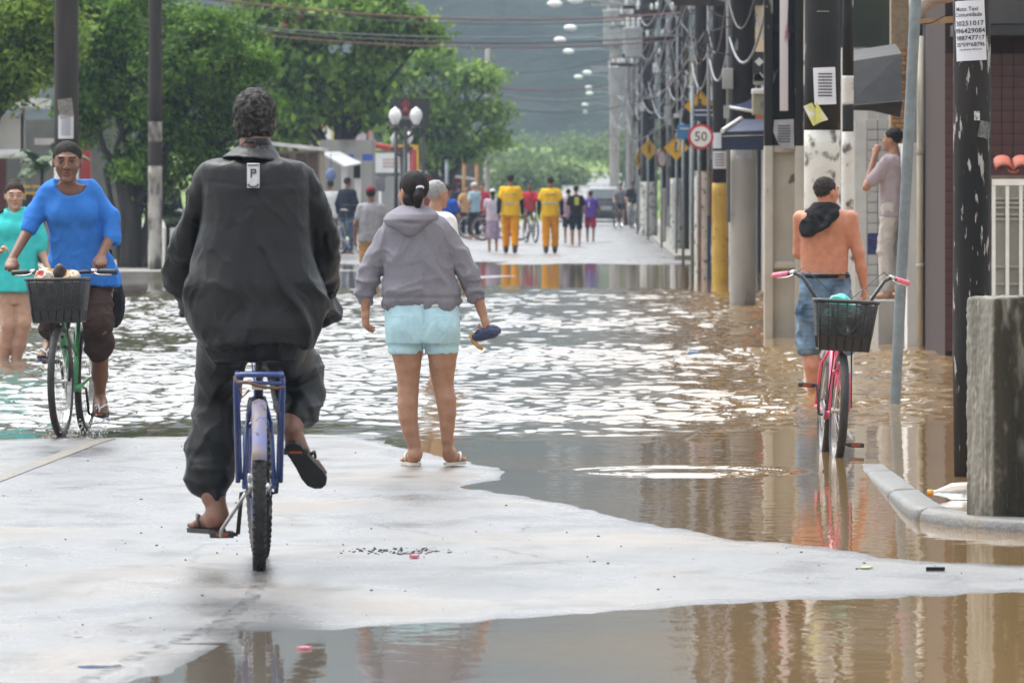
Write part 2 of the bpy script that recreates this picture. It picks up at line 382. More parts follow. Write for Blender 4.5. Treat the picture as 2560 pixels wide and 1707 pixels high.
def road_material():
    m = bpy.data.materials.new('wet_asphalt'); m.use_nodes = True; n = m.node_tree; b = n.nodes['Principled BSDF']; L = n.links.new
    tc = n.nodes.new('ShaderNodeTexCoord')
    def noise(sc, det=6, st=(1, 1, 1)):
        mp = n.nodes.new('ShaderNodeMapping'); mp.inputs['Scale'].default_value = st; L(tc.outputs['Object'], mp.inputs['Vector'])
        q = n.nodes.new('ShaderNodeTexNoise'); q.inputs['Scale'].default_value = sc; q.inputs['Detail'].default_value = det; L(mp.outputs[0], q.inputs['Vector']); return q.outputs['Fac']
    def ramp(f, p0, p1, c0, c1):
        r = n.nodes.new('ShaderNodeValToRGB'); r.color_ramp.elements[0].position = p0; r.color_ramp.elements[1].position = p1
        r.color_ramp.elements[0].color = (*c0, 1); r.color_ramp.elements[1].color = (*c1, 1); L(f, r.inputs['Fac']); return r.outputs['Color']
    c = ramp(noise(60, 8), .3, .7, (0.075, 0.076, 0.078), (0.20, 0.199, 0.197))
    def spot(cx, cy, rx, ry, sc):      # an uneven patch on the ground at (cx, cy)
        mp = n.nodes.new('ShaderNodeMapping'); mp.vector_type = 'POINT'; mp.inputs['Location'].default_value = (-cx / rx, -cy / ry, 0); mp.inputs['Scale'].default_value = (1 / rx, 1 / ry, 0); L(tc.outputs['Object'], mp.inputs['Vector'])
        ln = n.nodes.new('ShaderNodeVectorMath'); ln.operation = 'LENGTH'; L(mp.outputs[0], ln.inputs[0])
        ma = n.nodes.new('ShaderNodeMath'); ma.operation = 'MULTIPLY_ADD'; ma.inputs[1].default_value = 0.9; L(noise(sc * 1.5, 8, (1, .4, 1)), ma.inputs[0]); L(ln.outputs['Value'], ma.inputs[2])
        q = n.nodes.new('ShaderNodeMapRange'); q.interpolation_type = 'SMOOTHSTEP'; q.inputs['From Min'].default_value = 0.75; q.inputs['From Max'].default_value = 1.55; q.inputs['To Min'].default_value = 0.75; q.inputs['To Max'].default_value = 0; L(ma.outputs[0], q.inputs['Value']); return q.outputs[0]
    # sandy silt left by the flood
    silt = ramp(noise(0.9, 7, (1, .35, 1)), .50, .74, (0, 0, 0), (.85, .85, .85))
    sm = n.nodes.new('ShaderNodeMath'); sm.operation = 'MAXIMUM'; L(silt, sm.inputs[0]); L(spot(0.75, 34.9, 1.7, 1.1, 3), sm.inputs[1])
    mx = n.nodes.new('ShaderNodeMix'); mx.data_type = 'RGBA'; L(sm.outputs[0], mx.inputs['Factor']); L(c, mx.inputs['A']); mx.inputs['B'].default_value = (0.20, 0.165, 0.13, 1)
    r = ramp(noise(1.6, 8, (1, .4, 1)), .34, .70, (.20,) * 3, (.54,) * 3)
    # damp margin: only just above the water line the surface is soaked
    ge = n.nodes.new('ShaderNodeNewGeometry'); sp = n.nodes.new('ShaderNodeSeparateXYZ'); L(ge.outputs['Position'], sp.inputs[0])
    ad = n.nodes.new('ShaderNodeMath'); ad.operation = 'MULTIPLY_ADD'; ad.inputs[1].default_value = 0.006; L(noise(5, 6), ad.inputs[0]); L(sp.outputs['Z'], ad.inputs[2])
    we = n.nodes.new('ShaderNodeMapRange'); we.inputs['From Min'].default_value = 0.0025; we.inputs['From Max'].default_value = 0.0075; L(ad.outputs[0], we.inputs['Value'])
    mr = n.nodes.new('ShaderNodeMix'); mr.data_type = 'RGBA'; L(we.outputs[0], mr.inputs['Factor']); mr.inputs['A'].default_value = (.13, .13, .13, 1); L(r, mr.inputs['B']); r2 = spot(-0.75, 31.3, 1.25, 0.85, 2); ms = n.nodes.new('ShaderNodeMix'); ms.data_type = 'RGBA'; L(r2, ms.inputs['Factor']); L(r, ms.inputs['A']); ms.inputs['B'].default_value = (.15, .15, .15, 1); L(ms.outputs['Result'], mr.inputs['B']); L(mr.outputs['Result'], b.inputs['Roughness'])
    # darker patches, fine cracks
    pt = ramp(noise(2.6, 9, (1, .45, 1)), .52, .70, (1, 1, 1), (.50, .50, .49)); vo = n.nodes.new('ShaderNodeTexVoronoi'); vo.feature = 'DISTANCE_TO_EDGE'; vo.inputs['Scale'].default_value = 1.1; vo.inputs['Randomness'].default_value = 1.0
    mp2 = n.nodes.new('ShaderNodeMapping'); mp2.inputs['Scale'].default_value = (1, .5, 1); ng = n.nodes.new('ShaderNodeTexNoise'); ng.inputs['Scale'].default_value = 3; mva = n.nodes.new('ShaderNodeMix'); mva.data_type = 'VECTOR'; mva.inputs['Factor'].default_value = .12
    L(tc.outputs['Object'], ng.inputs['Vector']); L(tc.outputs['Object'], mva.inputs[4]); L(ng.outputs['Color'], mva.inputs[5]); L(mva.outputs[1], mp2.inputs['Vector']); L(mp2.outputs[0], vo.inputs['Vector'])
    cr = ramp(vo.outputs['Distance'], .004, .016, (.45, .45, .44), (1, 1, 1)); nb2 = ramp(noise(.8, 3), .50, .58, (1, 1, 1), (0, 0, 0)); mc = n.nodes.new('ShaderNodeMix'); mc.data_type = 'RGBA'; L(nb2, mc.inputs['Factor']); L(cr, mc.inputs['A']); mc.inputs['B'].default_value = (1, 1, 1, 1)
    m1 = n.nodes.new('ShaderNodeMix'); m1.data_type = 'RGBA'; m1.blend_type = 'MULTIPLY'; m1.inputs['Factor'].default_value = 1; L(mx.outputs['Result'], m1.inputs['A']); L(pt, m1.inputs['B'])
    m2 = n.nodes.new('ShaderNodeMix'); m2.data_type = 'RGBA'; m2.blend_type = 'MULTIPLY'; m2.inputs['Factor'].default_value = 1; L(m1.outputs['Result'], m2.inputs['A']); L(mc.outputs['Result'], m2.inputs['B'])
    L(m2.outputs['Result'], b.inputs['Base Color'])
    b.inputs['Specular IOR Level'].default_value = 0.62
    bp = n.nodes.new('ShaderNodeBump'); bp.inputs['Distance'].default_value = 0.0012; L(noise(160, 4), bp.inputs['Height']); L(bp.outputs[0], b.inputs['Normal'])
    return m
M_ROAD = road_material()

def water_material():
    m = bpy.data.materials.new('muddy_water'); m.use_nodes = True; n = m.node_tree; b = n.nodes['Principled BSDF']; L = n.links.new
    g = n.nodes.new('ShaderNodeNewGeometry'); sp = n.nodes.new('ShaderNodeSeparateXYZ'); L(g.outputs['Position'], sp.inputs[0])
    def noise(sc, det=3, st=(1, 1, 1), dist=0.0):
        mp = n.nodes.new('ShaderNodeMapping'); mp.inputs['Scale'].default_value = st; L(g.outputs['Position'], mp.inputs['Vector'])
        q = n.nodes.new('ShaderNodeTexNoise'); q.inputs['Scale'].default_value = sc; q.inputs['Detail'].default_value = det
        q.inputs['Distortion'].default_value = dist; L(mp.outputs[0], q.inputs['Vector']); return q.outputs['Fac']
    def mr(v, a, b_, c, d):
        q = n.nodes.new('ShaderNodeMapRange'); q.interpolation_type = 'SMOOTHSTEP'
        for k, x in zip(('From Min', 'From Max', 'To Min', 'To Max'), (a, b_, c, d)): q.inputs[k].default_value = x
        L(v, q.inputs['Value']); return q.outputs[0]
    def mth(op, a, b_):
        q = n.nodes.new('ShaderNodeMath'); q.operation = op
        for k, x in enumerate((a, b_)):
            if isinstance(x, (int, float)): q.inputs[k].default_value = x
            else: L(x, q.inputs[k])
        return q.outputs[0]
    # a thin film over grey asphalt towards the middle of the road, deep brown mud by the pavement
    xr = mth('ADD', sp.outputs['X'], mth('MULTIPLY', mth('SUBTRACT', noise(0.35, 5), 0.5), 2.6))
    mxc = n.nodes.new('ShaderNodeMix'); mxc.data_type = 'RGBA'; L(mr(xr, -0.9, 1.0, 0, 1), mxc.inputs['Factor'])
    mxc.inputs['A'].default_value = (0.150, 0.128, 0.100, 1); mxc.inputs['B'].default_value = (0.25, 0.160, 0.070, 1); L(mxc.outputs['Result'], b.inputs['Base Color'])
    b.inputs['Roughness'].default_value = 0.03; b.inputs['IOR'].default_value = 1.33
    bp = n.nodes.new('ShaderNodeBump'); bp.inputs['Strength'].default_value = 1.0; bp.inputs['Distance'].default_value = 0.0016
    L(noise(6.0, 3, (1, .5, 1), .3), bp.inputs['Height']); L(bp.outputs[0], b.inputs['Normal'])
    return m
M_WATER = water_material()

xs = np.arange(-6.5, 4.6, 0.026); ys = np.concatenate([np.arange(21, 36, 0.10), np.arange(36, 58, 0.11)])
XX, YY = np.meshgrid(xs, ys, indexing='ij')
tag(link('road', grid_mesh('road', xs, ys, road_h(XX, YY), M_ROAD)), kind='structure')
# the street farther on: it comes out of the flood again at about 158 m
xs = np.arange(-16, 3.2, 0.14); ys = np.concatenate([np.arange(112, 175, 0.6), np.arange(175, 345, 3.0)])
XX, YY = np.meshgrid(xs, ys, indexing='ij')
nz = fbm(np.stack([XX * 0.8, YY * 0.12, XX * 0], -1), 4, 21) - 0.5
nz2 = fbm(np.stack([XX * 0.45, YY * 0.05, XX * 0], -1), 4, 23) - 0.5
d = (YY + nz * 14 + nz2 * 34 - 160)
zf = np.clip(d * 0.003, -0.09, 0.022) - 0.10 * np.clip(nz2 * 1.0 + nz * .35 - .06, 0, 1) * (YY < 260)
zf = np.maximum(zf, 0.012 - 0.010 * np.abs(YY - 136.5 + nz * 5) - 0.03 * np.clip(np.abs(XX + 2.6) - 1.0, 0, 9))
zf = np.maximum(zf, 0.012 - 0.02 * np.abs(YY - 147 + nz * 9) - 0.03 * np.clip(np.abs(XX + 4.9) - 1.5, 0, 9))
tag(link('far_road', grid_mesh('far_road', xs, ys, zf, M_ROAD)), kind='structure')
M_SOIL = pm('wet_soil', (0.10, 0.085, 0.06), (0.16, 0.14, 0.10), 0.6, 0.8, 0.01, 8)
tag(link('ground', grid_mesh('ground', np.array([-900., -60, -16, 4, 60, 900]), np.array([-60., 15, 60, 120, 345, 700, 1600]),
    -0.16 + np.zeros((6, 7)), M_SOIL)), kind='structure')
# flood water: a fan-shaped grid with real waves; people and bicycles stir the deep part, the shallow edge and the far pool lie still
us = np.concatenate([np.linspace(-.45, -.09, 8), np.linspace(-.083, .066, 300), np.linspace(.075, .14, 5)])
ysw = np.concatenate([np.arange(12, 41, 0.5), np.arange(41, 47, 0.075), np.arange(47, 75, 0.085), np.arange(75, 128, 0.14), np.arange(128, 170, 1.5)])
UU, YY = np.meshgrid(us, ysw, indexing='ij'); XX = UU * YY
def waves(X, Y):
    q = np.stack([X, Y, X * 0], -1)
    wob = fbm(q * np.array([.5, .25, 1]), 2, 51) - .5
    st = np.clip((Y + wob * 9 - 48.5) / 5, 0, 1) * np.clip((124 - Y - wob * 16) / 12, 0, 1)
    patch = 0.62 + 1.1 * np.clip(fbm(q * np.array([.35, .11, 1]), 3, 52) * 1.9 - .55, 0, 1)
    rr = np.sqrt(((X - .47) / .84) ** 2 + ((Y - 43.5) / 1.12) ** 2); ring = np.clip((1.0 - rr) / .35, 0, 1) * np.clip((rr - .15) / .3, .15, 1)
    h = 0.018 * (fbm(q * np.array([1.3, .8, 1]), 2, 53) - .5) + 0.018 * (vnoise(q * np.array([3.6, 2.2, 1]), 54) - .5) + 0.013 * (vnoise(q * np.array([7.5, 4.6, 1]), 55) - .5) + 0.006 * (vnoise(q * np.array([13, 9, 1]), 58) - .5)
    hr = 0.0045 * np.sin(rr * 34 + 3 * fbm(q * np.array([2, 1.2, 1]), 2, 59)) * (.4 + fbm(q * np.array([3, 1.5, 1]), 2, 60))
    calm = 0.0012 * (vnoise(q * np.array([2.5, 1.5, 1]), 57) - .5)
    return h * st * patch * 1.7 + hr * ring * 1.5 + calm
wi = np.arange(UU.size).reshape(UU.shape)
wv = np.stack([XX, YY, waves(XX, YY)], -1).reshape(-1, 3); wf = np.stack([wi[:-1, :-1], wi[1:, :-1], wi[1:, 1:], wi[:-1, 1:]], -1).reshape(-1, 4)
tag(link('water', fast_mesh('water', wv, wf, M_WATER)), kind='structure')
# pavements
M_CONC = pm('pavement_concrete', (0.30, 0.29, 0.27), (0.22, 0.21, 0.19), 3, 0.7, 0.003, 60, c3=(0.16, 0.15, 0.11), s3=1.3)
tag(MB().box((-20, 234, -0.02), (25.6, 200, 0.28)).build('pavement_left', M_CONC), kind='structure')
tag(MB().box((6, 76, -0.10), (8.6, 62, 0.14)).build('pavement_right', M_CONC), kind='structure')
tag(MB().box((6.3, 255, 0.0), (9.2, 180, 0.24)).build('pavement_right_far', M_CONC), kind='structure')
# kerb: cast concrete lengths, sinking below the water as it recedes, turning the corner at the near end
M_KERB = pm('kerb_concrete', (0.14, 0.14, 0.135), (0.10, 0.098, 0.093), 9, 0.45, 0.006, 45, c3=(.13, .11, .08), s3=5, lo3=.52, hi3=.68)
kerb = bpy.data.objects.new('kerb', None); COL.objects.link(kerb); kerb['kind'] = 'structure'
def kerb_path():
    pts = []
    for y in np.arange(60, 37.6, -0.35): pts.append((1.47, y))
    for a in np.linspace(0, 1, 10)[1:]:
        q = a * math.pi / 2 * 0.93; pts.append((1.47 + 1.25 * (1 - math.cos(q)) * 0.62, 37.6 - 2.05 * math.sin(q)))
    x, y = pts[-1]
    for k in range(1, 14): pts.append((x + 0.3 * k, y - 0.03 * k))
    return np.array(pts)
KP = kerb_path()
def kerb_top(y): return 0.062 if y < 37.5 else 0.062 - (y - 37.5) * 0.0086
seg = [0]; acc = 0; JY = [57.9, 55.0, 52.1, 49.2, 46.3, 43.2, 40.0, 37.05]
for i in range(1, len(KP)):
    if JY and KP[i][1] <= JY[0]: seg.append(i); JY.pop(0)
seg += [len(KP) - 10, len(KP) - 5, len(KP) - 1]
prof = [(0, -0.16), (0, -0.05), (0.005, -0.022), (0.018, -0.006), (0.04, 0.0), (0.145, 0.0), (0.158, -0.008), (0.16, -0.16)]
for a, b in zip(seg[:-1], seg[1:]):
    mb = MB(); vs = []; pts = KP[a:b + 1].copy()
    n_ = len(pts)
    for i in range(n_):
        t = nrm(np.append(pts[min(i + 1, n_ - 1)] - pts[max(i - 1, 0)], 0)); rgt = np.array([-t[1], t[0], 0])
        o = np.array([pts[i][0], pts[i][1], kerb_top(pts[i][1])])
        if i == 0: o = o + t * 0.012
        if i == n_ - 1: o = o - t * 0.012
        for u, w in prof: vs.append(o + rgt * u + np.array([0, 0, w + random.uniform(-.003, .003)]))
    k = len(prof); fs = [(i * k + j, i * k + j + 1, (i + 1) * k + j + 1, (i + 1) * k + j) for i in range(n_ - 1) for j in range(k - 1)]
    fs += [tuple(range(k)), tuple((n_ - 1) * k + j for j in range(k))[::-1]]
    mb.add(vs, fs, True); mb.build('kerb_stone', M_KERB, kerb)

# far wooded mountain
def worley_bump(X, Y, cell, seed):
    gx, gy = X / cell, Y / cell; ix, iy = np.floor(gx), np.floor(gy); best = np.full(X.shape, 9.0)
    for dx in (-1, 0, 1):
        for dy in (-1, 0, 1):
            cx, cy = ix + dx, iy + dy
            hx = vnoise(np.stack([cx * 7.13, cy * 3.7, cx * 0 + seed], -1), seed); hy = vnoise(np.stack([cx * 2.9, cy * 9.1, cx * 0 + seed + 5], -1), seed + 2)
            best = np.minimum(best, (gx - cx - hx) ** 2 + (gy - cy - hy) ** 2)
    return np.sqrt(np.maximum(0, 1 - best))
xs = np.concatenate([np.linspace(-900, -190, 24), np.arange(-180, 181, 2.2), np.linspace(190, 900, 24)]); ys = np.arange(620, 1500, 3.6)
XX, YY = np.meshgrid(xs, ys, indexing='ij')
base = 122 * np.clip((YY - 640) / 830, 0, 1) ** 1.15
base = base * (1 + 0.5 * (fbm(np.stack([XX / 170, YY / 260, XX * 0], -1), 3, 31) - 0.5)) + 20 * (fbm(np.stack([XX / 45, YY / 60, XX * 0], -1), 3, 37) - .5) * np.clip((YY - 640) / 100, 0, 1)
zz = base + 4.5 * worley_bump(XX, YY, 9.0, 4) * (0.6 + fbm(np.stack([XX / 20, YY / 20, XX * 0], -1), 2, 8)) + 1.5 * worley_bump(XX, YY, 4.2, 11)
M_HILL = pm('forest_canopy', (0.007, 0.015, 0.012), (0.018, 0.032, 0.022), 0.10, 0.9, 0.6, 0.8, spec=0.1, c3=(0.022, 0.026, 0.018), s3=0.03, lo3=.52, hi3=.66)
tag(link('hill', grid_mesh('hill', xs, ys, zz, M_HILL)), kind='structure')
# grassy bank where the road climbs out of sight
xs = np.arange(-60, 61, 2.0); ys = np.arange(335, 640, 5.0); XX, YY = np.meshgrid(xs, ys, indexing='ij')
zz = -0.1 + 4.6 * np.clip((YY - 345) / 260, 0, 1) ** 1.0 + (fbm(np.stack([XX / 9, YY / 14, XX * 0], -1), 3, 41) - .5) * 1.2 * np.clip((YY - 380) / 80, 0, 1)
M_GRASS = pm('rough_grass', (0.10, 0.17, 0.035), (0.17, 0.22, 0.06), 0.4, 0.9, 0.15, 3.0, spec=0.2)
tag(link('grass_bank', grid_mesh('grass_bank', xs, ys, zz, M_GRASS)), kind='structure')
def bank_z(x, y): return -0.1 + 4.6 * max(0, min(1, (y - 345) / 260))
xs = np.array([-1.6, 0.2, 2.4]); ys = np.arange(335, 470, 7.0); XX, YY = np.meshgrid(xs, ys, indexing='ij')
XX2 = XX + np.clip((YY - 345), 0, 999) * 0.004
zz = np.maximum(0.05, -0.02 + 4.6 * np.clip((YY - 345) / 260, 0, 1) + 0.12)
rm = grid_mesh('rising_road', xs, ys, zz, M_ROAD); tag(link('rising_road', rm), kind='structure')

# damp air: the far mountain fades to grey-blue
hz = MB().box((0, 765, 139), (1900, 1670, 280.4)).build('haze', [])
hm = bpy.data.materials.new('damp_air'); hm.use_nodes = True; hn = hm.node_tree; hn.nodes.clear()
pv = hn.nodes.new('ShaderNodeVolumePrincipled'); ho = hn.nodes.new('ShaderNodeOutputMaterial')
pv.inputs['Color'].default_value = (0.62, 0.78, 1.0, 1); pv.inputs['Density'].default_value = 0.00024; pv.inputs['Anisotropy'].default_value = 0.1
hn.links.new(pv.outputs[0], ho.inputs['Volume']); hz.data.materials.append(hm); tag(hz, kind='stuff')
# ================================================================ people: tools
def _loft(s, rings, k=0.02, ex=2.0, sub=False, rnd=0.0):
    """stacked ellipses: rings of (z, cx, cy, rx, ry)"""
    R = np.array(sorted(rings, key=lambda q: q[0]), float); z0, z1 = R[0, 0], R[-1, 0]
    lo = np.array([(R[:, 1] - R[:, 3]).min(), (R[:, 2] - R[:, 4]).min(), z0]) - 0.06 - k; hi = np.array([(R[:, 1] + R[:, 3]).max(), (R[:, 2] + R[:, 4]).max(), z1]) + 0.06 + k
    sl, X, Y, Z = s.win(lo, hi)
    zz = np.clip(Z, z0, z1); zs = zz[0, 0, :]
    if len(R) > 2:      # smooth the profile a little
        zi = np.linspace(z0, z1, 120); P = [np.interp(zi, R[:, 0], R[:, q]) for q in range(1, 5)]
        w = np.array([1, 2, 3, 2, 1.]) / 9; P = [np.convolve(np.pad(p, 2, mode='edge'), w, 'valid') for p in P]
        cx, cy, rx, ry = [np.interp(zs, zi, p)[None, None, :] for p in P]
    else: cx, cy, rx, ry = [np.interp(zs, R[:, 0], R[:, q])[None, None, :] for q in range(1, 5)]
    q = (np.abs((X - cx) / rx) ** ex + np.abs((Y - cy) / ry) ** ex) ** (1 / ex)
    dn = (q - 1) * np.minimum(rx, ry); dz = np.maximum(Z - z1, z0 - Z)
    if rnd > 0:
        a, b = dn + rnd, dz + rnd
        dn = np.minimum(np.maximum(a, b), 0) + np.sqrt(np.maximum(a, 0) ** 2 + np.maximum(b, 0) ** 2) - rnd
    else: dn = np.maximum(dn, dz + 0 * dn)
    s.put(sl, dn.astype(np.float32), k, sub); return s
SDF.loft = _loft
def frame(fw, up=(0, 0, 1)):
    fw = nrm(fw); rt = nrm(np.cross(fw, up)); u = np.cross(rt, fw); return rt, fw, u
class Head:
    def __init__(s, c, fw, h=0.23, up=(0, 0, 1), wx=1.0):
        s.c = np.asarray(c, float); s.rt, s.fw, s.up = frame(fw, up); s.k = h / 0.23; s.R = np.stack([s.rt, s.fw, s.up], 1); s.wx = wx
    def p(s, a, b, c): return s.c + s.k * (a * s.wx * s.rt + b * s.fw + c * s.up)
    def loc(s, V): return (V - s.c) @ s.R / s.k / np.array((s.wx, 1, 1))
    def add(s, g, detail=True):
        k = s.k; E = lambda p, r, kk=0.015, sub=False: g.ell(s.p(*p), np.array(r) * k * np.array((s.wx, 1, 1)), s.R, kk * k, sub)
        C = lambda a, b, ra, rb, kk=0.012: g.cone(s.p(*a), s.p(*b), ra * k, rb * k, kk * k)
        E((0, -.012, .03), (.073, .092, .086)); E((0, .03, -.018), (.060, .062, .082), .03)
        C((0, .02, -.045), (0, .055, -.085), .052, .030, .03)
        E((-.074, -.010, -.006), (.009, .016, .028)); E((.074, -.010, -.006), (.009, .016, .028))
        if detail:
            C((-.036, .080, .036), (.036, .080, .036), .012, .012)
            for q in (-1, 1):
                E((q * .031, .099, .016), (.018, .014, .012), .010, True); E((q * .031, .0805, .014), (.0135, .0115, .0105), .003)
                E((q * .038, .064, -.020), (.020, .018, .020), .02); E((q * .012, .098, -.023), (.009, .009, .008), .008)
            C((0, .090, .024), (0, .108, -.018), .008, .012, .010)
            C((-.016, .088, -.049), (.016, .088, -.049), .0062, .0055, .006); C((-.007, .095, -.0475), (.007, .095, -.0475), .0062, .0062, .008)
            C((-.014, .088, -.062), (.014, .088, -.062), .0065, .0065, .006); C((-.006, .094, -.063), (.006, .094, -.063), .0072, .0072, .008)
            E((0, .082, -.094), (.020, .016, .016), .02)
    def paint(s, V, lips=(.8, .6, .6), brow=(.16, .12, .10), openeye=True):
        c = np.ones((len(V), 3)); q = s.loc(V); f = q[:, 1] > 0.05
        a = np.abs(q[:, 0])
        m = f & (a < .019) & (q[:, 2] > -.069) & (q[:, 2] < -.043) & (q[:, 1] > .078); c[m] = lips
        m = f & (a < .016) & (np.abs(q[:, 2] + .0555) < .0018); c[m] = (.5, .38, .38)
        if openeye:
            m = f & ((np.abs(a - .031) / .0135) ** 2 + ((q[:, 2] - .014) / .0065) ** 2 < 1) & (q[:, 1] > .07); c[m] = (1.25, 1.6, 1.9)
            m = f & (np.hypot(a - .031, q[:, 2] - .014) < .0062) & (q[:, 1] > .07); c[m] = (.08, .07, .07)
            m = f & (np.abs(a - .031) < .017) & (np.abs(q[:, 2] - .0225 + 30 * (a - .031) ** 2) < .003) & (q[:, 1] > .06); c[m] = (.14, .1, .1)
        else:
            m = f & (np.abs(a - .031) < .016) & (np.abs(q[:, 2] - .011) < .003) & (q[:, 1] > .06); c[m] = (.25, .2, .2)
        m = f & (a > .014) & (a < .050) & (np.abs(q[:, 2] - .040 + 6 * (a - .030) ** 2) < .0055); c[m] = brow
        return c
def add_hand(g, w, d, n, t, curl=(18, 22, 14), sc=1.0, thumb=0.6, detail=True):
    """w wrist, d towards the fingers, n the way the palm faces, t the thumb side"""
    w = np.asarray(w, float); d = nrm(d); n = nrm(np.asarray(n) - np.dot(n, d) * d); t0 = np.cross(d, n); t = t0 if np.dot(t0, t) > 0 else -t0
    g.cone(w, w + d * .045 * sc, .027 * sc, .036 * sc, .012, (n, 1.7)); g.cone(w + d * .045 * sc, w + d * .080 * sc, .036 * sc, .038 * sc, .01, (n, 2.2))
    if not detail:
        g.cone(w + d * .08 * sc, w + d * .12 * sc + n * .03 * sc, .034 * sc, .026 * sc, .01, (n, 1.8)); g.cone(w + d * .03 * sc + t * .02 * sc, w + d * .08 * sc + t * .045 * sc + n * .02 * sc, .013 * sc, .01 * sc, .01); return
    for i, (off, ln) in enumerate(((.029, .068), (.0098, .077), (-.0098, .071), (-.029, .056))):
        p = w + (d * (.084 - abs(i - 1.2) * .004) + t * off) * sc; a = 0.0
        for j, fr in enumerate((.45, .32, .27)):
            a += math.radians(curl[j] * (1 + .12 * i)); q = p + (d * math.cos(a) + n * math.sin(a)) * ln * fr * sc + t * off * .12 * fr * sc
            g.cone(p, q, (.0092 - .0007 * j) * sc, (.0086 - .0007 * j) * sc, .004); p = q
    p0 = w + (d * .022 + t * .024) * sc; p1 = w + (d * .050 + t * (.046 * thumb + .015) + n * .014) * sc; p2 = w + (d * .082 + t * (.050 * thumb + .012) + n * (.022 + .0003 * curl[0])) * sc
    g.cone(p0, p1, .016 * sc, .0115 * sc, .008); g.cone(p1, p2, .011 * sc, .0085 * sc, .005)
def add_foot(g, heel, fwd, up=(0, 0, 1), sc=1.0, side=1, toes=True):
    """heel: point on the sole under the heel"""
    heel = np.asarray(heel, float); f = nrm(fwd); u = nrm(np.asarray(up) - np.dot(up, f) * f); r = np.cross(f, u) * side
    P = lambda a, b, c: heel + (a * f + b * r + c * u) * sc
    g.ell(P(.028, 0, .034), np.array((.030, .040, .034)) * sc, np.stack([np.cross(f, u), f, u], 1), .02)
    g.cone(P(.04, 0, .05), P(.15, -.002, .026), .036 * sc, .026 * sc, .03); g.cone(P(.05, .004, .022), P(.165, .0, .018), .026 * sc, .018 * sc, .02)
    g.cone(P(.165, .026, .017), P(.165, -.030, .014), .018 * sc, .014 * sc, .012)
    if toes:
        for i, (b, ln, rr) in enumerate(((-.034, .052, .0125), (-.016, .052, .0095), (-.001, .047, .009), (.013, .040, .0085), (.026, .030, .008))):
            g.cone(P(.165 - abs(i) * .004, -b, .013), P(.168 + ln - i * .006, -b * 1.08, .010), rr * sc, rr * .9 * sc, .004)
    else: g.cone(P(.16, 0, .016), P(.225, .004, .012), .034 * sc, .024 * sc, .01, (u, 2.2))
def flipflop(parent, heel, fwd, up, sc, side, m_sole, m_strap, name='flip_flop'):
    """sole under a foot that stands on it"""
    heel = np.asarray(heel, float); f = nrm(fwd); u = nrm(np.asarray(up) - np.dot(up, f) * f); r = np.cross(f, u)
    out = [(-.012, .0), (-.006, .022), (.02, .034), (.07, .033), (.12, .038), (.18, .046), (.225, .040), (.252, .022), (.262, 0), (.252, -.024), (.225, -.042), (.18, -.045), (.12, -.037), (.07, -.033), (.02, -.034), (-.006, -.022)]
    mb = MB(); n = len(out); vs = []
    for hgt in (-.018, -.001): vs += [heel + (a * f + b * r + hgt * u) * sc for a, b in out]
    mb.add(vs, [tuple(range(n))[::-1], tuple(range(n, 2 * n))] + [(i, (i + 1) % n, n + (i + 1) % n, n + i) for i in range(n)])
    o = mb.build(name, m_sole, parent)
    st = MB(); P = lambda a, b, c: heel + (a * f + b * r * side + c * u) * sc
    tip = P(.205, -.018, .004)
    for b in (-.040, .040):
        st.tube([tip, P(.195, -.016, .032), P(.16, b * .6, .050), P(.12, b * .98, .038), P(.095, b, .004)], .0062 * sc, 6)
    st.build('strap', m_strap, o); return o
def pants_fold(amp, sx, seed):
    def fn(V, N):
        q = V * np.array(sx); return 1.5 * amp * (ridge(q, seed) ** 2 + .6 * ridge(q * 2.1 + 3.3, seed + 1) ** 2 - .7)
    return fn
# skins, cloths
SK = dict(c2=None, scale=40, rough=0.48, sub=0.12, attr=True, bump=0.0004, bscale=300)
def skin(name, c, var=0.82): return pm(name, c, tuple(x * var for x in c), 22, 0.5, 0.0005, 260, attr=True, sub=0.10, spec=0.45)
M_SK_DARK = skin('skin_dark', (0.22, 0.105, 0.072)); M_SK_BROWN = skin('skin_brown', (0.205, 0.098, 0.058)); M_SK_TAN = skin('skin_tan', (0.40, 0.205, 0.125))
M_SK_PINK = skin('skin_sunburnt', (0.52, 0.215, 0.125)); M_SK_FAIR = skin('skin_fair', (0.50, 0.29, 0.20))
M_HAIR = pm('hair_black', (0.012, 0.010, 0.010), (0.028, 0.024, 0.022), 90, 0.7, 0.003, 220, spec=0.15)
M_HAIRG = pm('hair_greying_curls', (0.014, 0.013, 0.012), (0.10, 0.095, 0.092), 55, 0.75, 0.007, 95, spec=0.3, lo=.45, hi=.75)
def cloth(name, c, c2=None, scale=18, rough=0.9, bump=0.0015, bscale=120, **k): return pm(name, c, c2 or tuple(x * .86 for x in c), scale, rough, bump, bscale, spec=k.pop('spec', 0.2), **k)
M_RAIN = pm('waxed_raincoat', (0.005, 0.0058, 0.0062), (0.009, 0.010, 0.0108), 9, 0.40, 0.004, 24, spec=0.32, rough2=0.50, stretch=(1, 1, .7))
M_HOOD = cloth('hoodie_fleece', (0.205, 0.195, 0.225), (0.225, 0.215, 0.245), 60)
M_SHORT = cloth('pale_blue_denim', (0.40, 0.60, 0.66), (0.46, 0.66, 0.71), 24)
M_BLUE = cloth('blue_jersey', (0.035, 0.17, 0.55), (0.045, 0.20, 0.60), 16)
M_BROWN = cloth('brown_trousers', (0.040, 0.024, 0.020), (0.055, 0.034, 0.028), 14)
M_TURQ = cloth('turquoise_shirt', (0.045, 0.50, 0.49), (0.06, 0.56, 0.55), 14)
M_JEAN = cloth('faded_jeans', (0.050, 0.085, 0.135), (0.20, 0.29, 0.40), 7, lo=.40, hi=.72)
M_BLK = cloth('black_cotton', (0.010, 0.010, 0.011), (0.018, 0.018, 0.019), 14)
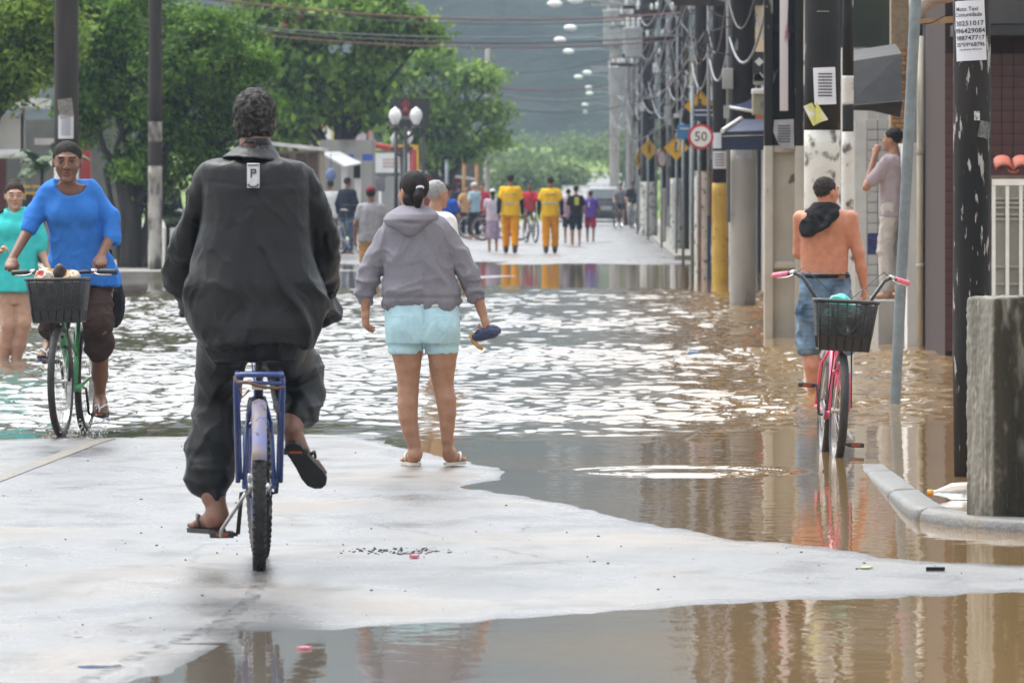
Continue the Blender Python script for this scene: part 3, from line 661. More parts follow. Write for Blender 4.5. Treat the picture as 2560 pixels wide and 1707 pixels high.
M_WHITE = cloth('white_cotton', (0.72, 0.72, 0.70), (0.62, 0.62, 0.61), 10)
M_RUBBER = pm('black_rubber', (0.012, 0.012, 0.012), (0.022, 0.021, 0.020), 30, 0.55, 0.001, 200)
M_CREAM = pm('cream_rubber', (0.58, 0.54, 0.46), (0.46, 0.43, 0.36), 30, 0.6)
M_NAVYR = pm('navy_rubber', (0.02, 0.035, 0.13), None, 30, 0.5)

def pxf(Y, base):
    base = np.asarray(base, float)
    return lambda px, py, dy=0.0: W(px, py, Y + dy) - base
def rings(P, rows, Y, ry, cy=0.0):
    """rows of (py, left px, right px[, ry, cy]) -> loft rings"""
    out = []
    for r in rows:
        c = (r[1] + r[2]) / 2; q = P(c, r[0]); out.append((q[2], q[0], (r[4] if len(r) > 4 else cy), (r[2] - r[1]) / 2 * Y / F, (r[3] if len(r) > 3 else ry)))
    return out

# ================================================================ the five people in front
def rider_in_raincoat():
    Y = 32.35; base = W(642, 0, Y); base[2] = 0.0; P = pxf(Y, base)
    t = thing('person', 'man in black raincoat and rolled black trousers riding the blue bicycle, seen from behind', 'person', base)
    hx = -1.36 - base[0]      # bicycle centre line at the handlebar
    J = dict(el=P(447, 655, .16), er=P(815, 650, .16), wl=np.array([hx - .25, .50, 1.035]), wr=np.array([hx + .25, .50, 1.035]))
    g = SDF(axis(-.40, .40, .010, [(-.06, .14, .006)]), axis(-.22, .85, .010), axis(.02, 1.98, .010, [(.09, .26, .006), (.36, .58, .006), (1.62, 1.98, .006)]))
    hd = Head(P(637, 306, .10), (0, 1, -.05), .238); hd.add(g, False)
    g.cone(P(637, 330, .08), P(640, 400, .04), .062, .066, .02)
    g.loft(rings(P, [(400, 560, 720, .08), (440, 550, 732), (560, 555, 732), (700, 555, 730), (850, 545, 735)], Y, .115), .03)
    for s, e, w in ((P(548, 470), J['el'], J['wl']), (P(722, 470), J['er'], J['wr'])):
        g.chain([s, e, w], [.055, .042, .028], .02); add_hand(g, w, (0, 1, -.1), (0, -.15, -1), (1 if s[0] < 0 else -1, .2, 0), (55, 75, 45))
    # legs: left foot on the low pedal, right foot on the high one
    ul, ur = nrm((0.0, -.12, 1)), nrm((-.18, .55, 1))
    hl, hr = P(549, 1322, .10), P(727, 1106, .09)
    g.chain([P(580, 850), P(545, 985, .30), P(533, 1240, .16), hl + np.array((0, .03, .06))], [.085, .062, .045, .036], .02)
    g.chain([P(690, 850), P(735, 940, .42), P(731, 1055, .16), hr + np.array((0, .02, .055))], [.085, .062, .045, .036], .02)
    add_foot(g, hl, (-.42, .9, 0.0), ul, 1.05, -1); add_foot(g, hr, (.40, .62, -.60), ur, 1.05, 1)
    g.mesh('body', M_SK_DARK, t)
    flipflop(t, hl, (-.42, .9, 0.0), ul, 1.08, -1, M_RUBBER, M_RUBBER); flipflop(t, hr, (.40, .62, -.60), ur, 1.08, 1, M_RUBBER, M_RUBBER)
    # hair: short greying curls
    h = SDF(axis(-.16, .16, .006), axis(-.10, .30, .006), axis(1.60, 2.0, .006)); k = hd.k
    h.ell(hd.p(0, -.014, .042), np.array((.084, .104, .092)) * k, hd.R, 0); h.ell(hd.p(0, -.03, -.015), np.array((.078, .075, .075)) * k, hd.R, .02)
    h.ell(hd.p(0, .105, -.02), np.array((.075, .075, .085)) * k, hd.R, .01, True); h.plane(hd.p(0, 0, -.062), -hd.up + .2 * hd.fw, .01)
    for q in (-1, 1): h.ell(hd.p(q * .086, .0, -.012), np.array((.016, .03, .04)) * k, hd.R, .008, True)
    h.mesh('hair', M_HAIRG, t, lambda V, N: .010 * (vnoise(V * 75, 3) - .4) + .006 * (vnoise(V * 150, 5) - .5))
    # jacket
    g = SDF(axis(-.45, .45, .0085), axis(-.30, .62, .0085), axis(.85, 1.82, .0085)); g.d[:] = 10
    g.loft(rings(P, [(393, 596, 690, .07, .03), (398, 536, 728, .10, .02), (404, 506, 758, .125, .02), (420, 498, 768, .14, .01), (470, 508, 774, .16), (560, 504, 778, .17, -.01), (640, 490, 786, .18, -.02), (712, 473, 806, .195, -.03), (770, 475, 806, .20, -.03), (815, 484, 800, .215, -.03), (862, 505, 782, .215, -.03)], Y, .17), .02, 2.5)
    for a in (((520, 452, .02), (490, 530, .04), (466, 615, .09), (460, 682, .16)), ((750, 452, .02), (788, 530, .04), (811, 615, .09), (814, 668, .16))):
        pts = [P(*q) for q in a]; g.chain(pts, [.064, .054, .056, .062], .012, None)
        w = J['wl'] if a[0][0] < 640 else J['wr']
        g.chain([pts[-1], w - np.array((0, .05, 0))], [.062, .054], .02)
    g.ell(P(690, 884, -.02), (.12, .3, .045), None, .02, True)   # hem rides up
    def jd(V, N):
        w = (np.stack([fbm(V * 6, 2, 81), fbm(V * 6 + 9, 2, 82), fbm(V * 6 + 5, 2, 83)], 1) - .5) * .16; Q = V + w
        low = np.clip((1.38 - V[:, 2]) / .4, 0, 1); arm = np.clip((np.abs(V[:, 0]) - .22) / .05, 0, 1)
        a = Q * np.array((6.0, 5.0, 1.7)); a[:, 0] += Q[:, 2] * 2.6 * np.sign(Q[:, 0] - .05)
        c = Q * np.array((9, 9, 5.5)); c[:, 2] += Q[:, 0] * 9
        d = .031 * (ridge(a, 12) ** 3 - .3) * (.18 + .75 * low + .5 * arm) + .013 * (ridge(c, 13) ** 4 - .25) * (.15 + .5 * low + 1.1 * arm) + .004 * (ridge(Q * np.array((20, 20, 9)), 14) ** 4 - .2)
        seam = np.exp(-((V[:, 0] - .005) / .006) ** 2) * (V[:, 1] < 0) + np.exp(-((V[:, 2] - 1.545 - .12 * np.abs(V[:, 0])) / .006) ** 2) * (np.abs(V[:, 0]) < .2) * .6
        return d - .0035 * seam
    g.mesh('raincoat', M_RAIN, t, jd)
    c = SDF(axis(-.24, .24, .006), axis(-.2, .26, .006), axis(1.60, 1.80, .005))
    c.loft(rings(P, [(404, 550, 704, .145, .01), (394, 553, 700, .138, .015), (380, 574, 692, .112, .03), (362, 602, 679, .085, .048), (346, 612, 671, .078, .055)], Y, .09), 0, 2.2, rnd=.004)
    c.loft(rings(P, [(406, 562, 694, .135, .012), (378, 590, 682, .095, .035), (340, 622, 661, .062, .06)], Y, .08), .004, 2.2, True)
    c.plane(P(640, 398, -.1), (-.10, -.1, -1), .004)
    c.mesh('collar', M_RAIN, t, lambda V, N: .004 * (ridge(V * 14, 5) - .5))
    # reflective patch with a dark letter on the back
    pt = MB(); nx, nz_ = 4, 8; ym = -.178
    def onback(x, z): return ym - .012 + .9 * (x - .0) ** 2 + (z - 1.62) * .09
    vs = []
    x0, x1 = P(623, 409)[0], P(654, 409)[0]; za, zb = P(0, 470)[2], P(0, 409)[2]
    for i in range(nx + 1):
        for j in range(nz_ + 1):
            x = x0 + (x1 - x0) * i / nx; z = za + (zb - za) * j / nz_; vs.append((x, onback(x, z), z))
    fs = [(i * (nz_ + 1) + j, (i + 1) * (nz_ + 1) + j, (i + 1) * (nz_ + 1) + j + 1, i * (nz_ + 1) + j + 1) for i in range(nx) for j in range(nz_)]
    m = pm('reflective_patch', (.62, .63, .65), (.5, .51, .53), 40, .4)
    o = pt.add(vs, fs, True).build('reflective_patch', m, t)
    sm = o.modifiers.new('thick', 'SOLIDIFY'); sm.thickness = .012; sm.offset = 0
    b = MB(); dk = pm('patch_print', (.05, .05, .055), None, 20, .6); xc = (x0 + x1) / 2; zc = P(0, 434)[2]
    def bar(x, z, w, hh): b.box((x, onback(x, z) - .008, z), (w, .006, hh))
    bar(xc - .008, zc, .005, .035); bar(xc + .001, zc + .0155, .018, .005); bar(xc + .009, zc + .009, .005, .016); bar(xc + .001, zc + .002, .018, .005)
    bar(xc, zb - .006, .046, .004)
    for q in range(7):
        a = math.pi * (q / 6 - .5); bar(xc + .019 * math.sin(a), za + .014 - .010 * math.cos(a), .008, .004)
    tag(b.build('patch_print', dk, t), kind='stuff')
    # trousers
    g = SDF(axis(-.34, .34, .009), axis(-.22, .62, .009), axis(.22, 1.0, .009))
    g.loft(rings(P, [(800, 530, 752, .15), (850, 520, 765, .15), (900, 530, 750, .13)], Y, .15), .03)
    g.chain([P(560, 850, .02), P(546, 985, .28), P(530, 1110, .24), P(523, 1195, .2)], [.105, .088, .098, .085], .03); g.cone(P(523, 1195, .2), P(534, 1236, .16), .085, .044, .02)
    g.chain([P(700, 860, .05), P(738, 930, .40), P(748, 985, .32), P(747, 1022, .26)], [.115, .105, .092, .082], .03); g.cone(P(747, 1022, .26), P(731, 1046, .17), .08, .044, .02)
    def td(V, N):
        q = V * np.array((5, 5, 6)); q[:, 2] += V[:, 0] * 12
        low = np.clip((.62 - V[:, 2]) / .3, 0, 1) * (V[:, 0] < 0.02) + (V[:, 0] > .02) * np.clip((.95 - V[:, 2]) / .2, 0, 1)
        ringy = ridge(V * np.array((3, 3, 24)), 17)
        Q = V * np.array((9, 9, 7)) + (fbm(V * 8, 2, 84)[:, None] - .5) * 1.6; Q[:, 2] -= V[:, 0] * 10
        return .013 * (ridge(q, 15) ** 2 - .4) + .006 * (ridge(Q, 16) ** 4 - .22) + .012 * (ringy ** 3 - .3) * low
    g.mesh('trousers', M_RAIN, t, td)
    # orange shirt edge showing under the arm
    MB().box(P(503, 585, .05), (.02, .012, .055), R=np.array(Matrix.Rotation(.35, 3, 'Y'))).build('shirt_edge', cloth('orange_shirt', (.75, .10, .03)), t)
    return t

def woman_in_hoodie():
    Y = 43.97; base = W(1060, 0, Y); base[2] = gh(base[0], Y); P = pxf(Y, base)
    t = thing('person', 'woman in grey hoodie, pale blue shorts and flip-flops walking away with a folded umbrella', 'person', base)
    wl, wr = P(914, 768, .02), P(1206, 782, 0)
    g = SDF(axis(-.40, .40, .0095, [(-.37, -.26, .005), (.27, .40, .005), (-.13, .22, .007)]), axis(-.16, .30, .0095, [(-.06, .12, .006)]), axis(-.02, 1.68, .010, [(-.02, .12, .005), (.70, .92, .005), (1.38, 1.68, .006)]))
    hd = Head(P(1033, 482, .02), (-.5, .86, -.05), .225); hd.add(g, True)
    g.cone(P(1036, 505, .01), P(1040, 555, 0), .052, .058, .02)
    g.loft(rings(P, [(550, 985, 1100, .08), (580, 968, 1116), (680, 985, 1105), (760, 972, 1138), (820, 968, 1144, .12)], Y, .10), .03)
    for s, e, w, q in ((P(978, 592), P(918, 690), wl, -1), (P(1106, 592), P(1178, 690), wr, 1)):
        g.chain([s, e, w], [.05, .040, .026], .02)
    add_hand(g, wl, (-.02, .1, -1), (.9, .4, 0), (.4, .9, 0), (18, 26, 18)); add_hand(g, wr, (.32, .0, -1), (-.75, .3, -.5), (-.3, .9, 0), (52, 62, 40))
    zf = .020
    hl, hr = P(1040, 1165, -.03), P(1120, 1162, .03); hl[2] = hr[2] = zf
    g.chain([P(1016, 850), P(1018, 879), P(1019.6, 912), P(1020.7, 945, .005), P(1020.4, 977, .004), P(1019.3, 1010, -.006), P(1020.4, 1043, -.008), P(1026, 1075, -.004), P(1035, 1108), P(1040, 1132), hl + np.array((0, .02, .05))], [.088, .086, .0715, .0615, .0575, .0565, .052, .0455, .037, .029, .031], .008)
    g.chain([P(1107, 850), P(1106.4, 879), P(1106, 912), P(1106.4, 945, .012), P(1108, 966, .016), P(1115, 999, .006), P(1118, 1032, .004), P(1118, 1064, .01), P(1117.6, 1097, .02), P(1118, 1126, .03), hr + np.array((0, .02, .05))], [.088, .083, .0730, .0620, .0570, .0560, .0495, .041, .033, .0275, .031], .008)
    fl, fr = (-.22, .97, 0), (.26, .96, 0)
    add_foot(g, hl, fl, (0, 0, 1), .98, -1); add_foot(g, hr, fr, (0, 0, 1), .98, 1)
    def pc(V):
        c = hd.paint(V); low = V[:, 2] < .06; c[low] = c[low] * np.array((1.12, 1.02, 1.0)); return c
    g.mesh('body', M_SK_TAN, t, None, pc)
    flipflop(t, hl, fl, (0, 0, 1), 1.0, -1, M_CREAM, M_CREAM); flipflop(t, hr, fr, (0, 0, 1), 1.0, 1, M_CREAM, M_CREAM)
    # hair pulled back into a low tail with a pale tie
    h = SDF(axis(-.20, .16, .005), axis(-.16, .22, .005), axis(1.36, 1.70, .005)); k = hd.k
    h.ell(hd.p(0, -.014, .036), np.array((.079, .098, .090)) * k, hd.R, 0); h.ell(hd.p(0, .10, -.03), np.array((.08, .085, .085)) * k, hd.R, .012, True)
    h.plane(hd.p(0, -.05, -.045), -hd.up + .55 * hd.fw, .01)
    for q in (-1, 1): h.ell(hd.p(q * .084, .012, -.012), np.array((.014, .03, .036)) * k, hd.R, .006, True)
    tie = P(1050, 470, -.085)
    h.cone(tie, P(1046, 492, -.10), .018, .027, .012); h.cone(P(1046, 492, -.10), P(1044, 520, -.08), .027, .014, .01); h.cone(P(1020, 500, -.04), P(1040, 525, -.05), .03, .02, .02)
    dirv = nrm(tie - hd.p(0, .06, .05))
    h.mesh('hair', M_HAIR, t, lambda V, N: .0028 * (ridge((V - tie) * np.array((60, 60, 22)), 6) - .5))
    mb = MB(); mb.torus((0, 0, 0), .016, .008, 'z', 16, 8); R_ = np.array(Vector((0.1, -.35, -1)).to_track_quat('Z', 'Y').to_matrix())
    mb.build('hair_tie', cloth('lilac_hair_tie', (.60, .58, .72)), t, fn=lambda v: v @ R_.T + tie)
    # hoodie
    g = SDF(axis(-.40, .40, .0085), axis(-.24, .24, .0085), axis(.85, 1.52, .0085))
    g.loft(rings(P, [(516, 1006, 1070, .055), (530, 988, 1086, .085), (543, 970, 1104, .105), (556, 960, 1122, .12), (580, 955, 1130, .13), (640, 957, 1129, .135), (700, 957, 1138, .14), (735, 952, 1147, .145), (752, 951, 1149, .14), (765, 956, 1145, .125), (772, 962, 1142, .115)], Y, .13), .012, 2.3)
    for a, r in ((((974, 590, 0), (942, 640, 0), (921, 692, .01), (918, 728, .02)), (.068, .059, .060, .052)), (((1112, 590, 0), (1148, 640, 0), (1172, 688, 0), (1182, 722, 0)), (.068, .058, .057, .050))):
        pts = [P(*q) for q in a]; g.chain(pts, r, .02); e = pts[-1]; dr = nrm(pts[-1] - pts[-2]) if a[0][0] < 1040 else nrm(P(1192, 747) - pts[-1])
        g.cone(e, e + dr * .045, .047, .042, .006); g.cone(e + dr * .085, e + dr * .13, .034, .034, .004, None, True)
    g.ell(P(1035, 540, .03), (.06, .08, .09), None, .02, True)
    def hd_(V, N):
        q = V * np.array((6, 6, 4.0)); q[:, 0] += V[:, 2] * 2.5 * np.sign(V[:, 0] - .0)
        arm = np.clip((np.abs(V[:, 0]) - .21) / .05, 0, 1); low = np.clip((1.15 - V[:, 2]) / .15, 0, 1)
        hem = np.exp(-((V[:, 2] - .925) / .012) ** 2) * (np.abs(V[:, 0]) < .25)
        w = (fbm(V * 7, 2, 85) - .5)[:, None] * 1.2; return .024 * (ridge(q + w, 22) ** 3 - .3) * (.4 + .6 * low) + .020 * arm * (ridge(V * np.array((8, 8, 26)) + w, 23) ** 3 - .3) * low + .009 * (ridge(q * 2.4 + w, 24) ** 4 - .22) - .008 * hem
    g.mesh('hoodie', M_HOOD, t, hd_)
    h = SDF(axis(-.24, .18, .007), axis(-.27, .14, .007), axis(1.22, 1.50, .007))
    h.loft(rings(P, [(513, 1000, 1068, .055, .0), (524, 984, 1082, .09, -.02), (536, 966, 1096, .115, -.045), (549, 958, 1094, .115, -.06), (562, 968, 1078, .10, -.075), (576, 992, 1060, .075, -.09), (590, 1010, 1040, .04, -.11)], Y, .1), 0, 2.0, rnd=.012)
    h.loft(rings(P, [(500, 1008, 1062, .055, .02), (522, 1006, 1066, .062, .01), (535, 1012, 1060, .05, .01)], Y, .06), .012, 2, True)
    h.cone(P(990, 556, -.17), P(1062, 560, -.17), .010, .010, .012, None, True)
    h.mesh('hood', M_HOOD, t, lambda V, N: .006 * (ridge(V * np.array((9, 9, 16)), 27) - .5))
    # shorts
    g = SDF(axis(-.26, .26, .007), axis(-.20, .18, .007), axis(.58, .96, .007))
    g.loft(rings(P, [(756, 966, 1144, .115), (790, 963, 1149, .128, -.01), (830, 964, 1149, .135, -.012), (858, 966, 1147, .13, -.005)], Y, .13), .02, 2.3)
    g.ell(P(1014, 820, -.055), (.092, .085, .088), None, .03); g.ell(P(1100, 820, -.055), (.098, .095, .09), None, .03)
    g.cone(P(1012, 845, 0), P(1014, 868, 0), .100, .098, .012); g.cone(P(1106, 845, .0), P(1104, 866, .0), .097, .094, .012)
    g.cone(P(1058, 800, -.175), P(1059, 866, -.14), .012, .018, .03, None, True)
    g.cone(P(1014, 912, 0), P(1014, 950, 0), .085, .085, .004, None, True); g.cone(P(1104, 910, 0), P(1104, 950, 0), .083, .083, .004, None, True)
    g.plane(P(1060, 884, 0), (.0, 0, -1), .004)
    def sd(V, N):
        q = V * np.array((12, 12, 18)); q[:, 2] -= 20 * np.abs(V[:, 0])
        seam = np.exp(-((V[:, 2] - P(0, 868)[2]) / .004) ** 2)
        return .005 * (ridge(q, 33) ** 3 - .3) + .003 * (ridge(q * 2.2, 34) ** 3 - .3) - .003 * seam
    so_ = g.mesh('shorts', M_SHORT, t, sd)
    pk = MB()
    for x in (1000, 1112):
        p = [P(x - 20, 792, -.155), P(x + 20, 790, -.155), P(x + 19, 822, -.17), P(x, 830, -.172), P(x - 19, 822, -.17)]
        pk.tube(p, .0022, 5, closed=True)
    pk.tube([P(1058, 762, -.128), P(1059, 800, -.145), P(1060, 835, -.128)], .0022, 5)
    pk.build('pocket_seam', cloth('denim_seam', (.42, .62, .68)), so_)
    lin = MB(); lin.tube([P(1052, 764, -.118), P(1090, 763, -.115), P(1138, 757, -.06)], .011, 6); lin.build('shirt_hem', M_WHITE, t)
    return t

def woman_in_blue():
    Y = 50.5; base = W(185, 0, Y); base[2] = gh(base[0], Y) - .0; P = pxf(Y, base)
    t = thing('person', 'woman in bright blue top and brown trousers riding the green bicycle towards us', 'person', base)
    wl, wr = P(30, 648, -.30), P(252, 641, -.28)
    g = SDF(axis(-.46, .32, .010, [(-.46, -.33, .0055), (.10, .32, .007), (-.14, .10, .0045)]), axis(-.62, .28, .010, [(-.48, -.16, .0055)]), axis(.0, 1.86, .010, [(.06, .20, .005), (.98, 1.16, .0055), (1.52, 1.86, .0045)]))
    hd = Head(P(168, 407, -.20), (.03, -1, -.10), .245, wx=1.10); hd.add(g, True)
    g.cone(P(169, 436, -.17), P(172, 482, -.10), .050, .058, .025)
    g.loft(rings(P, [(462, 128, 226, .08, -.10), (480, 116, 232, .095, -.10), (540, 126, 236, .10, -.07), (640, 140, 262, .10, 0), (715, 145, 275, .12, .04)], Y, .1), .04)
    for s, e, w in ((P(126, 502, -.08), P(74, 570, -.12), wl), (P(222, 496, -.08), P(282, 580, -.08), wr)):
        g.chain([s, e, w], [.045, .038, .026], .02)
    add_hand(g, wl, (-.05, -.85, -.5), (0, .35, -1), (1, 0, 0), (60, 75, 50)); add_hand(g, wr, (.05, -.85, -.5), (0, .35, -1), (-1, 0, 0), (60, 75, 50))
    hr_ = P(252, 1022, .12); hl_ = P(124, 884, .10)
    g.chain([P(250, 710, .10), P(248, 815, -.22), P(250, 880, -.05), P(250, 940, .04), P(249, 988, .10), hr_ + np.array((0, -.02, .05))], [.09, .064, .056, .050, .032, .034], .02)
    g.chain([P(170, 710, .10), P(140, 765, -.30), P(134, 815, -.08), P(128, 850, .08), hl_ + np.array((0, -.02, .05))], [.09, .064, .054, .034, .034], .02)
    add_foot(g, hr_, (.10, -.98, -.12), (0, -.12, 1), 1.0, -1); add_foot(g, hl_, (-.1, -.98, -.1), (0, -.1, 1), 1.0, 1)
    g.mesh('body', M_SK_BROWN, t, None, lambda V: hd.paint(V, (.82, .62, .62)))
    flipflop(t, hr_, (.10, -.98, -.12), (0, -.12, 1), 1.0, -1, M_NAVYR, M_WHITE); flipflop(t, hl_, (-.1, -.98, -.1), (0, -.1, 1), 1.0, 1, M_NAVYR, M_WHITE)
    h = SDF(axis(-.20, .12, .0055), axis(-.38, .10, .0055), axis(1.55, 1.90, .0055)); k = hd.k
    h.ell(hd.p(0, -.0195, .040), np.array((.0865, .096, .089)) * k, hd.R, 0); h.ell(hd.p(0, .112, -.034), np.array((.080, .080, .080)) * k, hd.R, .012, True)
    h.plane(hd.p(0, -.05, -.035), -hd.up + .3 * hd.fw, .01)
    for q in (-1, 1): h.ell(hd.p(q * .080, .010, -.030), np.array((.014, .03, .032)) * k, hd.R, .006, True)
    h.ell(hd.p(0, -.10, .03), np.array((.04, .04, .04)) * k, None, .02)
    h.mesh('hair', M_HAIR, t, lambda V, N: .003 * (ridge(V * np.array((70, 16, 26)), 6) - .5) + .003 * (fbm(V * 30, 2, 7) - .5))
    g = SDF(axis(-.42, .36, .0085), axis(-.34, .28, .0085), axis(.88, 1.64, .0085))
    g.loft(rings(P, [(448, 134, 236, .09, -.10), (456, 118, 246, .105, -.10), (470, 102, 254, .115, -.10), (490, 98, 256, .125, -.09), (530, 112, 252, .13, -.08), (575, 124, 258, .13, -.05), (625, 126, 272, .135, -.01), (670, 126, 288, .15, .02), (700, 130, 297, .155, .03), (712, 134, 297, .15, .03)], Y, .13), .02, 2.2)
    g.ell(P(150, 532, -.17), (.070, .060, .075), None, .05); g.ell(P(212, 532, -.17), (.070, .060, .075), None, .05)
    for a, r in ((((116, 496, -.08), (86, 540, -.10), (74, 570, -.14)), (.064, .059, .054)), (((230, 486, -.08), (276, 545, -.08), (280, 596, -.12)), (.064, .059, .053))):
        pts = [P(*q) for q in a]; g.chain(pts, r, .025); dr = nrm(pts[-1] - pts[-2]); g.cone(pts[-1] + dr * .07, pts[-1] + dr * .16, .043, .043, .006, None, True)
    g.ell(P(178, 440, -.20), (.118, .16, .125), None, .01, True); g.cone(P(172, 470, -.10), P(172, 400, -.12), .075, .09, .008, None, True)
    def bd(V, N):
        q = V * np.array((6, 6, 3.4)); q[:, 0] += 1.5 * V[:, 2] * np.sign(V[:, 0]); low = np.clip((1.35 - V[:, 2]) / .3, 0.25, 1)
        w = (fbm(V * 7, 2, 86) - .5)[:, None] * 1.4; return (.026 * (ridge(q + w, 42) ** 3 - .3) + .012 * (ridge(q * 2.2 + w, 43) ** 4 - .22)) * low + .006 * (ridge(V * np.array((10, 10, 22)), 44) - .5) * (np.abs(V[:, 0] + .03) > .2)
    g.mesh('blue_top', M_BLUE, t, bd)
    g = SDF(axis(-.24, .32, .0085), axis(-.40, .30, .0085), axis(.45, 1.02, .0085))
    g.loft(rings(P, [(680, 150, 282, .14, .05), (720, 152, 284, .14, .06), (750, 165, 275, .11, .05)], Y, .14), .03)
    g.chain([P(244, 715, .06), P(246, 810, -.20), P(246, 850, -.10)], [.095, .090, .085], .03); g.chain([P(180, 715, .06), P(142, 765, -.28), P(136, 800, -.14)], [.095, .090, .080], .03)
    for a, b in ((P(246, 848, -.12), P(246, 868, -.08)), (P(136, 800, -.14), P(134, 818, -.08))): g.cone(a, b, .094, .092, .012)
    g.cone(P(247, 905, -.02), P(248, 940, .0), .07, .07, .004, None, True)
    g.mesh('trousers', M_BROWN, t, pants_fold(.010, (8, 8, 14), 46))
    return t

def girl_in_turquoise():
    Y = 71.0; base = W(38, 0, Y); base[2] = -.08; P = pxf(Y, base)
    t = thing('person', 'girl in loose turquoise shirt wading barelegged behind the woman in blue', 'person', base)
    g = SDF(axis(-.42, .42, .011, [(-.15, .13, .006), (-.2, -.02, .006)]), axis(-.42, .24, .011, [(-.40, -.05, .007)]), axis(-.02, 1.76, .011, [(1.0, 1.2, .006), (1.38, 1.76, .0055)]))
    hd = Head(P(37, 491, -.02), (.12, -1, -.08), .235, wx=1.10); hd.add(g, True)
    g.cone(P(36, 515, 0), P(38, 545, 0), .052, .058, .02)
    g.loft(rings(P, [(532, 10, 66, .08), (550, -6, 84, .10), (640, 2, 76, .11), (730, -4, 84, .12), (760, 0, 82, .11)], Y, .1), .03)
    wr, wl = P(120, 668, -.12), P(-8, 636, -.26)
    g.chain([P(82, 550), P(100, 620, .02), wr], [.052, .043, .026], .02); g.chain([P(-4, 550), P(-24, 625, -.05), wl], [.052, .043, .026], .02)
    add_hand(g, wr, (.2, -.3, -1), (-1, -.2, 0), (0, -1, 0), (25, 30, 20)); add_hand(g, wl, (.65, -.2, .6), (.5, -.3, -.5), (-.3, 0, 1), (35, 45, 30))
    for a in (((18, 745, 0), (22, 812, -.05), (14, 862, 0), (7, 905, .02)), ((62, 745, 0), (58, 806, -.06), (48, 860, -.01), (39, 905, .02))):
        p = [P(*q) for q in a]; g.chain(p, [.095, .068, .062, .045], .02); an = p[-1].copy(); an[2] = .09; g.chain([p[-1], an], [.042, .034], .01)
        hl = an.copy(); hl[2] = 0.0; add_foot(g, hl + np.array((0, .04, 0)), (.05, -1, 0), (0, 0, 1), 1.0, 1, False)
    g.mesh('body', M_SK_FAIR, t, None, lambda V: hd.paint(V, (.85, .62, .62), openeye=False))
    h = SDF(axis(-.15, .15, .006), axis(-.16, .2, .006), axis(1.42, 1.80, .006)); k = hd.k
    h.ell(hd.p(0, -.0195, .040), np.array((.0865, .096, .089)) * k, hd.R, 0); h.ell(hd.p(0, .112, -.034), np.array((.084, .082, .080)) * k, hd.R, .012, True)
    h.plane(hd.p(0, -.05, -.04), -hd.up + .3 * hd.fw, .01); h.ell(hd.p(.0, -.045, .118), np.array((.042, .04, .03)) * k, hd.R, .012)
    for q in (-1, 1): h.ell(hd.p(q * .084, .010, -.012), np.array((.014, .03, .036)) * k, hd.R, .006, True)
    h.mesh('hair', pm('hair_brown', (.020, .012, .009), (.035, .021, .014), 90, .7, .002, 200, spec=.15), t, lambda V, N: .002 * (ridge(V * 40, 6) - .5))
    g = SDF(axis(-.42, .36, .011), axis(-.30, .28, .011), axis(.60, 1.50, .011))
    g.loft(rings(P, [(520, 14, 62, .07), (527, 2, 76, .10), (536, -10, 88, .12), (552, -16, 94, .135), (600, -14, 92, .145), (660, -16, 96, .155), (728, -22, 100, .17)], Y, .14), .02, 2.2)
    for a in (((86, 552, 0), (97, 590, 0), (101, 618, 0)), ((-10, 552, 0), (-20, 590, -.02), (-24, 612, -.04))): g.chain([P(*q) for q in a], [.078, .078, .074], .02)
    g.ell(P(22, 575, -.13), (.07, .05, .07), None, .05); g.ell(P(60, 575, -.13), (.07, .05, .07), None, .05)
    g.ell(P(37, 512, -.08), (.085, .14, .075), None, .01, True); g.ell(P(40, 742, 0), (.19, .15, .04), None, .01, True)
    g.mesh('turquoise_shirt', M_TURQ, t, pants_fold(.012, (6, 6, 3), 51))
    MB().tube([P(-4, 533, -.06), P(8, 526, -.10)], .012, 6).build('shoulder_stripe', M_BLK, t); MB().tube([P(66, 526, -.1), P(84, 534, -.06)], .012, 6).build('shoulder_stripe', M_BLK, t)
    return t

